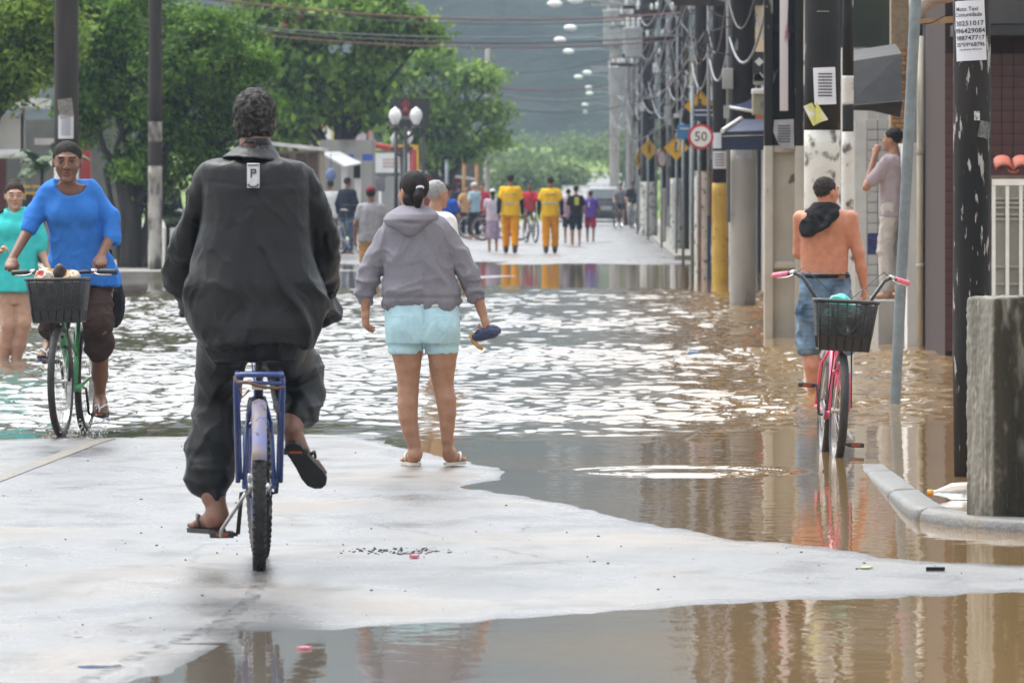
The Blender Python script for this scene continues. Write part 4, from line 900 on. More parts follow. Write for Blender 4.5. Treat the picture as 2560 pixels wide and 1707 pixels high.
def shirtless_man():
    Y = 59.8; base = W(2062, 0, Y); base[2] = -.08; P = pxf(Y, base)
    t = thing('person', 'shirtless man in denim shorts with a black shirt slung over his shoulder, wading away', 'person', base)
    hd = Head(P(2066, 482, .02), (.72, .70, -.05), .235)
    g = SDF(axis(-.32, .38, .010, [(-.14, .16, .0065), (.20, .38, .006)]), axis(-.22, .42, .010), axis(-.02, 1.76, .010, [(.72, .95, .006), (1.38, 1.76, .0065)]))
    hd.add(g, True); g.cone(P(2064, 500, .01), P(2062, 532, 0), .058, .064, .025)
    g.loft(rings(P, [(518, 2036, 2090, .06), (526, 2014, 2114, .08), (536, 2000, 2128, .10), (560, 1997, 2126, .115), (600, 2000, 2122, .12), (640, 2001, 2121, .115), (690, 2003, 2119, .12), (740, 2004, 2122, .12)], Y, .11), .03, 2.2)
    g.cone(P(2062, 560, -.135), P(2061, 675, -.13), .012, .014, .035, None, True)
    g.ell(P(2028, 560, -.06), (.07, .05, .09), None, .05); g.ell(P(2094, 560, -.06), (.07, .05, .09), None, .05)
    wr = P(2160, 716, .02)
    g.chain([P(2126, 546), P(2133, 590), P(2146, 632, -.01), P(2153, 670), wr], [.062, .052, .044, .042, .029], .02)
    g.chain([P(2002, 546), P(1998, 632, .06), P(2012, 612, .30)], [.060, .046, .030], .02); add_hand(g, P(2012, 612, .30), (.5, .6, .4), (0, .3, 1), (0, 1, 0), (50, 60, 40))
    add_hand(g, wr, (.05, .1, -1), (-1, .1, 0), (0, 1, 0), (28, 35, 25))
    for a in (((2030, 760, 0), (2028, 860, .03), (2030, 915, 0), (2034, 972, .02)), ((2094, 760, 0), (2098, 860, .06), (2098, 915, .05), (2100, 972, .06))):
        p = [P(*q) for q in a]; g.chain(p, [.095, .066, .060, .046], .02); an = p[-1].copy(); an[2] = .09; g.chain([p[-1], an], [.045, .036], .01)
        hl = an.copy(); hl[2] = 0; add_foot(g, hl - np.array((0, .04, 0)), (.05, 1, 0), (0, 0, 1), 1.05, 1, False)
    g.mesh('body', M_SK_PINK, t, None, lambda V: hd.paint(V))
    h = SDF(axis(-.15, .16, .006), axis(-.16, .2, .006), axis(1.44, 1.80, .006)); k = hd.k
    h.ell(hd.p(0, -.0195, .034), np.array((.0785, .094, .087)) * k, hd.R, 0); h.ell(hd.p(0, .112, -.034), np.array((.084, .082, .080)) * k, hd.R, .012, True); h.plane(hd.p(0, 0, -.052), -hd.up + .35 * hd.fw, .012)
    for q in (-1, 1): h.ell(hd.p(q * .084, .012, -.010), np.array((.016, .034, .036)) * k, hd.R, .006, True)
    h.mesh('hair', pm('hair_dark_brown', (.016, .012, .010), (.05, .042, .038), 70, .8, .004, 160, spec=.15), t, lambda V, N: .009 * (vnoise(V * 80, 6) - .45) - .002)
    # black shirt thrown over the shoulder, bunched below the neck
    g = SDF(axis(-.28, .20, .0075), axis(-.26, .16, .0075), axis(1.12, 1.52, .0075))
    g.loft(rings(P, [(508, 2036, 2088, .07, -.01), (520, 2020, 2098, .085, -.02), (535, 2008, 2102, .10, -.03), (552, 2002, 2098, .105, -.045), (572, 1999, 2078, .10, -.055), (590, 2004, 2066, .085, -.07)], Y, .1), 0, 2.1, rnd=.01)
    g.ell(P(2056, 578, -.15), (.055, .045, .05), None, .02); g.cone(P(2030, 540, -.15), P(2058, 585, -.17), .022, .03, .015); g.cone(P(2085, 535, -.10), P(2060, 572, -.16), .03, .03, .02)
    g.ell(P(2066, 500, .07), (.07, .10, .09), None, .01, True); g.plane(P(2098, 548, 0), (.5, 0, -.85), .01)
    g.mesh('slung_shirt', M_BLK, t, lambda V, N: .016 * (ridge(V * np.array((11, 11, 8)) + V[:, [2, 0, 1]] * 5, 61) - .5) + .006 * (ridge(V * 26, 62) - .5))
    g = SDF(axis(-.26, .28, .0095), axis(-.2, .24, .0095), axis(.28, 1.0, .0095))
    g.loft(rings(P, [(682, 2001, 2121, .125), (720, 1998, 2127, .13, -.01), (770, 1995, 2132, .13)], Y, .13), .02, 2.3)
    g.cone(P(2024, 775, 0), P(2023, 868, .02), .104, .098, .02); g.cone(P(2098, 775, .0), P(2102, 868, .05), .104, .098, .02)
    g.cone(P(2024, 915, .02), P(2024, 950, .02), .085, .085, .004, None, True); g.plane(P(2060, 886), (0, 0, -1), .004)
    so_ = g.mesh('denim_shorts', M_JEAN, t, pants_fold(.011, (9, 9, 14), 64))
    MB().box(P(2101, 693, -.115), (.075, .012, .030)).build('belt_patch', pm('brown_leather', (.17, .075, .03), None, 30, .6), so_)
    bl = MB(); bl.tube([P(2060, 690) + np.array((.183 * math.cos(a), .132 * math.sin(a), 0)) for a in np.linspace(0, 2 * math.pi, 28, endpoint=False)], .016, 6, closed=True, flat=1.0)
    bl.build('belt', M_BLK, so_)
    return t
rider_in_raincoat(); woman_in_hoodie(); woman_in_blue(); girl_in_turquoise(); shirtless_man()
# ================================================================ bicycles
M_TYRE = pm('tyre_rubber', (0.012, 0.012, 0.012), (0.028, 0.026, 0.024), 40, 0.6, 0.003, 150)
M_STEEL = pm('bright_steel', (0.55, 0.55, 0.55), (0.40, 0.39, 0.37), 30, 0.30, metal=1.0)
M_BLKP = pm('black_paint', (0.012, 0.012, 0.013), (0.022, 0.021, 0.02), 30, 0.35)
M_PLAS = pm('black_plastic', (0.016, 0.017, 0.018), (0.028, 0.029, 0.03), 40, 0.45, 0.0006, 200)
def wheel(parent, c, R, tw, rimw, knob=False, name='wheel', spin=0.3, m_rim=None, hi=True):
    t = bpy.data.objects.new(name, None); COL.objects.link(t); t.parent = parent
    n = 56 if hi else 24
    mb = MB(); mb.torus(c, R - tw / 2, tw / 2, 'x', n, 12 if hi else 8)
    if knob:
        for i in range(64):
            a = 2 * math.pi * i / 64
            for q in (-.42, 0, .42):
                aa = a + (.05 if q == 0 else 0); rr = R - .004 - .35 * tw * q * q; p = np.array(c) + np.array((q * tw * .85, rr * math.cos(aa), rr * math.sin(aa)))
                mb.box(p, (tw * .26, .013, .011), R=np.array(Matrix.Rotation(aa - math.pi / 2, 3, 'X')))
    mb.build('tyre', M_TYRE, t)
    rm = MB(); prof = [(R - tw - .016, -rimw / 2), (R - tw + .004, -rimw / 2), (R - tw + .004, rimw / 2), (R - tw - .016, rimw / 2), (R - tw - .016, -rimw / 2)]
    rm.lathe(prof, c, n, 'x', smooth=False); rm.build('rim', m_rim or M_STEEL, t)
    hb = MB(); hb.lathe([(.001, -.045), (.018, -.045), (.018, -.035), (.012, -.03), (.012, .03), (.018, .035), (.018, .045), (.001, .045)], c, 12, 'x'); hb.build('hub', M_STEEL, t)
    if hi:
        sp = MB()
        for i in range(28):
            a = 2 * math.pi * i / 28 + spin; s = -1 if i % 2 else 1; b = a + s * .35 * (1 if i % 4 < 2 else -1)
            sp.tube([np.array(c) + np.array((s * .03, .016 * math.cos(b), .016 * math.sin(b))), np.array(c) + np.array((0, (R - tw - .01) * math.cos(a), (R - tw - .01) * math.sin(a)))], .0011, 4, cap=False)
        tag(sp.build('spokes', M_STEEL, t), kind='stuff')
    return t
def bicycle(label, rear, front_dir, paint, steer=0.0, lean=0.0, R=.335, wb=1.04, tw=.05, hi=True, bar='flat', grip_m=None, bar_m=None, basket=None,
            rack=False, fender=False, crank=0.0, saddle_z=.93, step=False, knob=False, group=None, kick=True, m_rim=None, fork_m=None, levers=True, grip_span=.31, bar_z=1.05, bell=None):
    """local axes: rear hub over the origin, +Y forward"""
    hd = math.atan2(-front_dir[0], front_dir[1])
    t = thing('bicycle', label, 'bicycle', rear, hd, group); t.rotation_euler = (0, lean, hd)
    rh = np.array((0, 0, R)); fh = np.array((0, wb, R)); bb = np.array((0, .43, .295)); st = np.array((0, .29, saddle_z - .20)); hb_, ht = np.array((0, wb - .085, .60)), np.array((0, wb - .145, .78))
    wheel(t, rh, R, tw, .028, knob, hi=hi, m_rim=m_rim)
    fr = MB(); tb = .016
    fr.tube([bb, st], tb, 10)
    if step: fr.tube([hb_ + (0, -.01, -.02), (0, .68, .40), bb + (0, .04, .04)], tb * 1.1, 10); fr.tube([ht + (0, 0, -.06), (0, .62, .58), (0, .35, .50)], tb * .8, 8)
    else: fr.tube([hb_, bb], tb * 1.15, 10); fr.tube([ht + (0, 0, -.02), st + (0, .01, -.05)], tb, 10)
    for s in (-1, 1):
        fr.tube([bb + (s * .03, 0, 0), (s * .05, .2, R), rh + (s * .06, 0, 0)], .010, 8); fr.tube([st + (s * .02, 0, -.06), (s * .05, .12, .58), rh + (s * .06, 0, .01)], .009, 8)
    fr.tube([hb_ + (0, .012, -.03), ht + (0, -.008, .03)], .021, 10); fr.lathe([(.001, -.04), (.024, -.04), (.024, .04), (.001, .04)], bb, 12, 'x')
    fo = fr.build('frame', paint, t)
    MB().tube([st + (0, .01, -.08), (0, .245, saddle_z - .03)], .0135, 10).build('seat_post', M_BLKP if not step else M_STEEL, t)
    g = SDF(axis(-.13, .13, .008), axis(.05, .42, .008), axis(saddle_z - .09, saddle_z + .06, .007))
    g.cone((0, .16, saddle_z), (0, .36, saddle_z - .005), .055, .022, .03, ((0, 0, 1), 1.6)); g.ell((0, .15, saddle_z), (.092, .085, .035), None, .04); g.mesh('saddle', M_PLAS, t)
    cr = bpy.data.objects.new('crank', None); COL.objects.link(cr); cr.parent = t
    cl = .168; ch = MB(); ch.lathe([(.001, .045), (.088, .045), (.092, .047), (.088, .049), (.001, .049)], bb, 28, 'x'); ch.build('chainring', M_STEEL, cr)
    for s in (1, -1):
        e = bb + np.array((s * .085, -s * cl * math.sin(crank), -s * cl * math.cos(crank)))
        MB().tube([bb + (s * .05, 0, 0), bb + (s * .07, 0, 0), e], .009, 8).build('crank_arm', M_BLKP, cr)
        pd = MB(); c0 = e + (s * .065, 0, 0)
        pd.tube([e, e + (s * .115, 0, 0)], .008, 8)
        for q in (-.042, .042): pd.box(c0 + (0, q, 0), (.095, .016, .026), bev=.004)
        for q in (-.042, .042): pd.box(c0 + (q, 0, 0), (.014, .07, .022))
        po = pd.build('pedal', M_PLAS, t)
        for q in (-.0505, .0505): MB().box(c0 + (0, q, 0), (.05, .003, .013)).build('reflector', MATS.get('orange_reflector') or pm('orange_reflector', (.42, .07, .015), None, 20, .3), po)
    chn = MB()
    for dz, r2 in ((.088, .038), (-.088, -.038)): chn.tube([bb + (.047, 0, dz), rh + (.047, 0, r2)], .0045, 5)
    tag(chn.build('chain', pm('oily_chain', (.03, .026, .022), None, 40, .5, metal=.6), t), kind='stuff')
    if kick: MB().tube([(-.05, .02, R - .02), (-.075, .03, R - .06), (-.15, .12, .16), (-.155, .13, .13)], .008, 8).build('kickstand', M_STEEL, t)
    if fender:
        fe = MB(); n = 18; wdt = .030; vs = []
        for i in range(n + 1):
            a = math.radians(35 + 125 * i / n)
            for q, rr in ((-1, R + .004), (-.55, R + .014), (0, R + .018), (.55, R + .014), (1, R + .004)): vs.append(rh + np.array((q * wdt, rr * math.cos(a), rr * math.sin(a))))
        fe.add(vs, [(i * 5 + j, i * 5 + j + 1, i * 5 + j + 6, i * 5 + j + 5) for i in range(n) for j in range(4)], True)
        f_ = fe.build('rear_fender', fender, t); f_.modifiers.new('s', 'SOLIDIFY').thickness = .002
    if rack:
        zr = rack; rk = MB(); yb, yf = -.24, .20; wx = .088
        rk.tube([(-wx, yf, zr), (-wx, yb + .03, zr), (-wx + .025, yb, zr), (wx - .025, yb, zr), (wx, yb + .03, zr), (wx, yf, zr)], .0105, 8)
        for x in (-.03, .03): rk.tube([(x, yf, zr), (x, yb, zr)], .006, 6)
        for y in (-.12, .02, .14): rk.tube([(-wx, y, zr), (wx, y, zr)], .006, 6)
        for s in (-1, 1):
            rk.tube([(s * (wx + .004), yb + .05, zr - .01), (s * (wx + .006), yb + .07, zr - .05), (s * .085, 0.0, R + .02)], .0105, 8); rk.tube([(s * wx, .10, zr), (s * .075, .01, R + .03)], .0085, 8)
        rk.tube([(-wx, yb + .005, zr - .03), (wx, yb + .005, zr - .035)], .008, 6)
        rko = rk.build('rear_rack', paint, t)
        cd = MB(); cd.tube([(-wx - .012, yb - .008, zr - .005), (-wx, yb - .02, zr - .035), (-.05, yb - .02, zr - .03), (0, yb - .022, zr - .045), (.06, yb - .02, zr - .055), (wx + .01, yb - .01, zr - .05)], .006, 6)
        cd.tube([(-wx + .01, yb - .02, zr - .05), (-wx + .02, yb - .02, zr - .09), (-.04, yb - .02, zr - .06)], .005, 6); cd.build('tie_cord', pm('rusty_cord', (.16, .07, .035), (.09, .05, .03), 60, .8), rko)
        tl = MB(); tl.box((0, yb + .02, zr - .05), (.06, .03, .02)); tl.build('rack_clamp', M_STEEL, rko)
    # front end, turned by the steering angle
    a0, a1 = fh + np.array((0, -.12, .2)), ht; ax = nrm(ht - hb_); Rm = np.array(Matrix.Rotation(steer, 3, Vector(ax)))
    def fn(v): return (v - ht) @ Rm.T + ht
    fe = bpy.data.objects.new('front_assembly', None); COL.objects.link(fe); fe.parent = t
    Mx = Matrix.Translation(Vector(ht)) @ Matrix.Rotation(steer, 4, Vector(ax)) @ Matrix.Translation(-Vector(ht)); fe.matrix_basis = Mx
    # wheel is a part (thing > wheel > tyre): carries the steering itself
    w = wheel(t, fh, R, tw, .028, knob, hi=hi, m_rim=m_rim); w.matrix_basis = Mx
    fk = MB(); top = hb_ + np.array((0, .012, -.035))
    for s in (-1, 1): fk.tube([top + (s * .012, 0, .0), top + (s * .05, .012, -.02), fh + (s * .055, -.035, .14), fh + (s * .055, 0, 0)], [.012, .014, .011, .008], 8)
    fk.build('fork', fork_m or paint, t, fn=fn)
    bpy.data.objects.remove(fe)
    hbar = bpy.data.objects.new('handlebar', None); COL.objects.link(hbar); hbar.parent = t
    stem = ht + ax * .10; hm = MB(); hm.tube([ht, stem], .013, 10); z = bar_z
    sp = grip_span
    if bar == 'cruiser':
        ctr = np.array((0, stem[1] + .03, .93)); hm.tube([stem, ctr], .012, 8)
        pts = [np.array((s * x, ctr[1] + y, zz)) for s, x, y, zz in ((-1, sp + .06, -.20, z - .015), (-1, sp - .055, -.10, z + .01), (-1, sp - .10, -.03, z - .01), (-1, sp - .19, .03, .955), (-1, .06, .02, .93), (1, .06, .02, .93), (1, sp - .19, .03, .955), (1, sp - .10, -.03, z - .01), (1, sp - .055, -.10, z + .01), (1, sp + .06, -.20, z - .015))]
    else:
        ctr = np.array((0, stem[1] + .05, z - .005)); hm.tube([stem, stem + (0, .01, z - stem[2] - .03), ctr], .013, 8)
        pts = [np.array((x, ctr[1] + y, zz)) for x, y, zz in ((-sp - .05, -.05, z - .005), (-sp + .08, -.02, z), (-.08, 0, z - .005), (.08, 0, z - .005), (sp - .08, -.02, z), (sp + .05, -.05, z - .005))]
    hm.tube(pts, .0115, 10); hm.build('bar', bar_m or M_BLKP, hbar, fn=fn)
    for s, (pa, pb) in ((-1, (pts[0], pts[1])), (1, (pts[-1], pts[-2]))):
        u = nrm(pb - pa); MB().tube([pa, pa + u * .006, pa + u * .02, pa + u * .11, pa + u * .115], [.012, .0175, .0165, .0165, .013], 10).build('grip', grip_m or M_PLAS, hbar, fn=fn)
        if levers:
            lv = MB(); q = pa + u * .14; fwd = np.array((0, .05, -.02)); lv.tube([q, q + fwd * .6, q + fwd - u * .03, q + fwd * .9 - u * .11], .0055, 6); lv.tube([q - u * .01, q + u * .025], .018, 8)
            lv.build('brake_lever', M_STEEL, hbar, fn=fn)
            cb = MB(); cb.tube([q + (0, .02, -.01), q + np.array((-s * .06, .09, .035)), np.array((s * .03, ctr[1] + .10, .97)), np.array((0, hb_[1] + .05, .62))], .0028, 5); cb.build('brake_cable', M_BLKP, hbar, fn=fn)
    if basket:
        bt = basket; bo = bpy.data.objects.new('basket', None); COL.objects.link(bo); bo.parent = t
        y0 = ctr[1] + .05 + bt.get('dy', 0); z0, z1 = bt['z']; wt, wbm = bt['w']; dt, db = .25, .19
        def corner(u, v):      # u 0..1 up, returns half width, y front, y back
            return (wbm + (wt - wbm) * u) / 2, y0 + db + (dt - db) * u, y0
        slt = MB()
        rows = 17
        for i in range(rows):
            u = .30 + .62 * i / (rows - 1); zz = z0 + (z1 - z0) * u; hw, yf, yb = corner(u, 0); r = .005
            slt.tube([(-hw + r, yb, zz), (-hw, yb + .01, zz), (-hw, yf - .02, zz), (-hw + .02, yf, zz), (hw - .02, yf, zz), (hw, yf - .02, zz), (hw, yb + .01, zz), (hw - r, yb, zz)], .0052, 5, closed=True)
        tag(slt.build('mesh_slats', M_PLAS, bo, fn=fn), kind='stuff')
        rib = MB()
        def pt(x, u, side):
            hw, yf, yb = corner(u, 0); zz = z0 + (z1 - z0) * u
            return {'f': (x * hw, yf + .001, zz), 'b': (x * hw, yb, zz), 'l': (-hw, yb + (yf - yb) * (x + 1) / 2, zz), 'r': (hw, yb + (yf - yb) * (x + 1) / 2, zz)}[side]
        for sd, xs_ in (('f', (-.93, -.62, -.31, 0, .31, .62, .93)), ('b', (-.9, -.45, 0, .45, .9)), ('l', (-.6, 0, .6)), ('r', (-.6, 0, .6))):
            for x in xs_: rib.tube([pt(x, .05, sd), pt(x, .97, sd)], .0045, 5)
        tag(rib.build('ribs', M_PLAS, bo, fn=fn), kind='stuff')
        sh = MB(); hw0, yf0, yb0 = corner(0, 0); hw1, yf1, yb1 = corner(.30, 0); zz = z0 + (z1 - z0) * .30
        vs = [(-hw0, yb0, z0), (hw0, yb0, z0), (hw0, yf0, z0), (-hw0, yf0, z0), (-hw1, yb1, zz), (hw1, yb1, zz), (hw1, yf1, zz), (-hw1, yf1, zz)]
        sh.add(vs, [(0, 3, 2, 1), (0, 1, 5, 4), (1, 2, 6, 5), (2, 3, 7, 6), (3, 0, 4, 7)]); so_ = sh.build('tray', M_PLAS, bo, fn=fn); so_.modifiers.new('s', 'SOLIDIFY').thickness = .006
        hw, yf, yb = corner(1, 0)
        MB().tube([(-hw, yb, z1), (-hw, yf - .02, z1), (-hw + .02, yf, z1), (hw - .02, yf, z1), (hw, yf - .02, z1), (hw, yb, z1)], .011, 8, closed=True).build('rim', M_PLAS, bo, fn=fn)
        hd_ = MB()
        if bt.get('strap', True):
            arc = [pt(.50 * math.cos(a), .86 + .52 * math.sin(a), 'f') for a in np.linspace(math.pi, 2 * math.pi, 13)]
            hd_.tube([np.array(p) + (0, .012, 0) for p in arc], .0085, 6); hd_.build('carry_handle', M_PLAS, bo, fn=fn)
        br = MB(); br.tube([(0, y0 + .02, z0 + .01), (0, y0 - .02, z0 - .02), hb_ + (0, .03, .02)], .010, 6)
        for s in (-1, 1): br.tube([(s * .05, y0 + .12, z0), fh + (s * .07, .0, .02)], .0045, 5)
        br.build('basket_bracket', M_BLKP, bo, fn=fn)
        t_info = dict(fn=fn, y0=y0, z0=z0, z1=z1, w=wt, t=t)
        return t, t_info
    return t, dict(fn=fn, t=t)

def paint(name, c, rough=.35, **k): return pm(name, c, tuple(x * .75 for x in c), 25, rough, 0.0005, 80, coat=0.3, **k)
M_PBLUE = paint('worn_blue_paint', (0.030, 0.060, 0.22), c3=(.16, .10, .07), s3=18, lo3=.60, hi3=.68)
M_PGREEN = paint('green_paint', (0.06, 0.30, 0.11)); M_PPINK = paint('hot_pink_paint', (0.92, 0.10, 0.22))
M_FEND = pm('rusted_blue_fender', (0.20, 0.23, 0.45), (0.33, 0.26, 0.20), 10, 0.5, c3=(.13, .08, .05), s3=26, lo3=.58, hi3=.66)
M_PINKG = pm('pink_grip', (0.85, 0.20, 0.30), None, 40, .5)
# the raincoat rider's bicycle
rx, ry = G(648, 1432)
bicycle('old blue bicycle with rusty fender and rear rack ridden by the raincoat man', (rx, ry, gh(rx, ry) - .002), (-.045, 1, 0), M_PBLUE, steer=.09, R=.335, tw=.054, hi=True, rack=.79, fender=M_FEND, crank=math.pi + .04, saddle_z=.945, knob=True, bar_z=1.03, grip_span=.27, m_rim=pm('blue_rim', (.18, .20, .42), None, 20, .4, metal=.5))
# green bicycle coming towards us
rx, ry = G(213, 1076)
zz = min(gh(rx, ry), gh(*G(153, 1089))) ; zz = max(zz, -.05)
_, inf = bicycle('green bicycle with black front basket ridden by the woman in blue', (rx, ry, zz), (-.085, -.98, 0), M_PGREEN, steer=-.035, R=.35, tw=.046, basket=dict(z=(.715, .985), w=(.365, .30), strap=False), crank=math.pi + .15, saddle_z=.90, bar_z=1.03, grip_span=.285, wb=1.02, fork_m=M_BLKP, step=True)
GB = inf
# pink bicycle standing in the shallow water by the kerb
rx, ry = 1.355, 46.95
_, inf = bicycle('pink bicycle with dark basket and cruiser handlebar standing in water by the kerb', (rx, ry, -.075), (.045, -1.0, 0), M_PPINK, steer=.02, lean=-.05, R=.335, tw=.05, bar='cruiser', grip_m=M_PINKG, basket=dict(z=(.68, .965), w=(.355, .29)), crank=math.pi - .12, saddle_z=.92, bar_z=1.10, grip_span=.335, wb=1.03, step=True)
PB = inf
# load in the green bicycle's basket: patterned cloth bag and a dark handbag
def basket_load(info, name, label, cat, mat, blobs, disp, step=.009):
    t = info['t']; bpy.context.view_layer.update(); M = t.matrix_world
    pts = [(M @ Vector(info['fn'](np.array([p], float))[0]), r, k) for p, r, k in blobs]
    c = np.array(pts[0][0]); lo = np.min([np.array(p) - max(r) - .05 for p, r, k in pts], 0) - c; hi = np.max([np.array(p) + max(r) + .05 for p, r, k in pts], 0) - c
    e = thing(name, label, cat, c); g = SDF(axis(lo[0], hi[0], step), axis(lo[1], hi[1], step), axis(lo[2], hi[2], step))
    for p, r, k in pts: g.ell(np.array(p) - c, r, None, k)
    return e, g, c
y0, z0, z1 = GB['y0'], GB['z0'], GB['z1']
e, g, c = basket_load(GB, 'cloth_bundle', 'crumpled patterned cloth bundle lying in the black basket of the green bicycle', 'bundle', None,
    [((-.02, y0 + .12, z0 + .13), (.13, .08, .11), .03), ((.06, y0 + .12, z1 + .015), (.075, .07, .055), .03), ((-.08, y0 + .12, z1 + .01), (.06, .06, .05), .03), ((.10, y0 + .14, z1 - .0), (.05, .05, .04), .02)], None)
M_PATT = pm('patterned_cloth', (.60, .55, .45), (.55, .33, .12), 28, .85, .002, 60, lo=.48, hi=.56, c3=(.40, .05, .06), s3=13, lo3=.58, hi3=.62)
g.mesh('folded_cloth', M_PATT, e, pants_fold(.014, (16, 16, 16), 71))
e, g, c = basket_load(GB, 'handbag', 'dark brown handbag flap poking out of the black basket of the green bicycle', 'bag', None,
    [((-.01, y0 + .14, z1 - .04), (.075, .035, .05), .02), ((-.015, y0 + .15, z1 + .03), (.045, .026, .045), .03), ((-.02, y0 + .15, z1 + .07), (.02, .02, .025), .03)], None)
g.mesh('leather_bag', pm('dark_leather', (.040, .022, .016), None, 30, .45), e, pants_fold(.006, (14, 14, 14), 72))
y0, z0, z1 = PB['y0'], PB['z0'], PB['z1']
e, g, c = basket_load(PB, 'shopping_bag', 'teal plastic shopping bag inside the basket of the pink bicycle', 'bag', None,
    [((0, y0 + .12, z0 + .15), (.13, .085, .12), .03), ((.03, y0 + .12, z1 + .0), (.06, .05, .045), .03)], None)
g.mesh('plastic_film', pm('teal_plastic', (.05, .42, .34), (.55, .70, .66), 6, .35, .004, 30, lo=.52, hi=.60), e, pants_fold(.012, (13, 13, 13), 73))
# black bag hanging beside the green bicycle
e = thing('shoulder_bag', 'black bag hanging behind the hip of the woman in blue', 'bag', W(288, 745, 50.75))
g = SDF(axis(-.12, .12, .01), axis(-.14, .14, .01), axis(-.24, .20, .01)); g.ell((0, 0, -.02), (.06, .09, .15), None, 0); g.ell((-.02, 0, -.1), (.055, .085, .09), None, .03); g.mesh('bag_body', M_BLK, e, pants_fold(.006, (14, 14, 14), 74))
MB().tube([(0, 0, .11), (-.03, .02, .30), (-.10, .0, .36)], .008, 6).build('strap', M_BLK, e)
# folded umbrella in the hand of the woman in the hoodie
Yu = 43.95
ub = thing('umbrella', 'folded navy umbrella with curved wooden handle held by the hoodie woman', 'umbrella', W(1214, 828, Yu))
Pu = pxf(Yu, W(1214, 828, Yu))
g = SDF(axis(-.10, .12, .005), axis(-.10, .10, .005), axis(-.10, .10, .005)); g.chain([Pu(1188, 843), Pu(1204, 836), Pu(1232, 828), Pu(1246, 826)], [.020, .033, .034, .016], .015)
g.mesh('canopy', pm('navy_umbrella', (.022, .034, .085), (.04, .055, .11), 30, .5, .002, 80), ub, lambda V, N: .006 * (ridge(V * np.array((20, 60, 60)), 4) - .5))
MB().tube([Pu(1244, 826), Pu(1258, 826)], [.004, .003], 6).build('tip', M_STEEL, ub)
MB().tube([Pu(1186, 843), Pu(1180, 832), Pu(1177, 838), Pu(1183, 852), Pu(1196, 866), Pu(1208, 871)], [.006, .009, .011, .012, .012, .0125], 8).build('handle', pm('yellow_wood', (.55, .27, .06), (.42, .20, .045), 20, .4), ub)
# ================================================================ trees
M_LEAF = pm('leaf_green', (1, 1, 1), (.8, .85, .75), 1.5, 0.5, attr=True, spec=0.16)
_n = M_LEAF.node_tree; _b = _n.nodes['Principled BSDF']; _t = _n.nodes.new('ShaderNodeBsdfTranslucent'); _m = _n.nodes.new('ShaderNodeMixShader'); _m.inputs[0].default_value = .38
_n.links.new(_b.inputs['Base Color'].links[0].from_socket, _t.inputs['Color']); _n.links.new(_b.outputs[0], _m.inputs[1]); _n.links.new(_t.outputs[0], _m.inputs[2]); _n.links.new(_m.outputs[0], _n.nodes['Material Output'].inputs['Surface'])
M_BARK = pm('dark_bark', (0.014, 0.011, 0.009), (0.030, 0.025, 0.020), 8, 0.9, 0.02, 14, stretch=(1, 1, .25))
def leaf_mesh(name, blobs, n, size, cols, seed, red=0.0, per=40, spread=.16, shell=.45, droop=.35, lx=.45):
    r = np.random.default_rng(seed); B = []
    for c, rad in blobs:        # break each mass into uneven smaller ones
        for _ in range(7):
            q = r.normal(size=3); q = q / np.linalg.norm(q) * r.random() ** .4 * .78; k_ = r.uniform(.26, .50); B.append([*(np.array(c) + q * rad), *(np.array(rad) * k_)])
    B = np.array(B)
    area = (B[:, 3] * B[:, 5]) ** .9; nc = max(1, n // per); bi = r.choice(len(B), nc, p=area / area.sum())
    d = r.normal(size=(nc, 3)); d /= np.linalg.norm(d, axis=1)[:, None]; rad = shell + (1.05 - shell) * r.random(nc) ** .6
    cc = B[bi, :3] + d * B[bi, 3:] * rad[:, None]
    tone = r.random(nc); nn = nc * per; ci = np.repeat(np.arange(nc), per)
    p = cc[ci] + r.normal(size=(nn, 3)) * spread * np.array((1, 1, .7))
    out = nrm_rows(d[ci] * .8 + r.normal(size=(nn, 3)) * .55 + np.array((0, 0, .45)))
    ax = r.normal(size=(nn, 3)); ax[:, 2] -= droop * 2; ax -= (ax * out).sum(1)[:, None] * out; ax = nrm_rows(ax); sd = np.cross(out, ax)
    s = size * (.65 + .7 * r.random(nn))[:, None]
    v = np.stack([p - ax * s * .5, p + sd * s * lx * .5 + out * s * .06, p + ax * s * .5 - out * s * .10, p - sd * s * lx * .5 + out * s * .06], 1).reshape(-1, 3)
    f = np.arange(nn * 4).reshape(-1, 4)
    c0, c1 = np.array(cols[0]), np.array(cols[1]); w = np.clip(tone[ci] ** 1.4 * .85 + .2 * r.random(nn), 0, 1)[:, None]
    col = c0 * (1 - w) + c1 * w
    if red > 0: m = (r.random(nc) < red)[ci] & (r.random(nn) < .6); col[m] = np.array((.17, .045, .025))
    me = fast_mesh(name, v, f, M_LEAF, False, np.repeat(col, 4, 0)); return me
def nrm_rows(a): return a / (np.linalg.norm(a, axis=1)[:, None] + 1e-9)
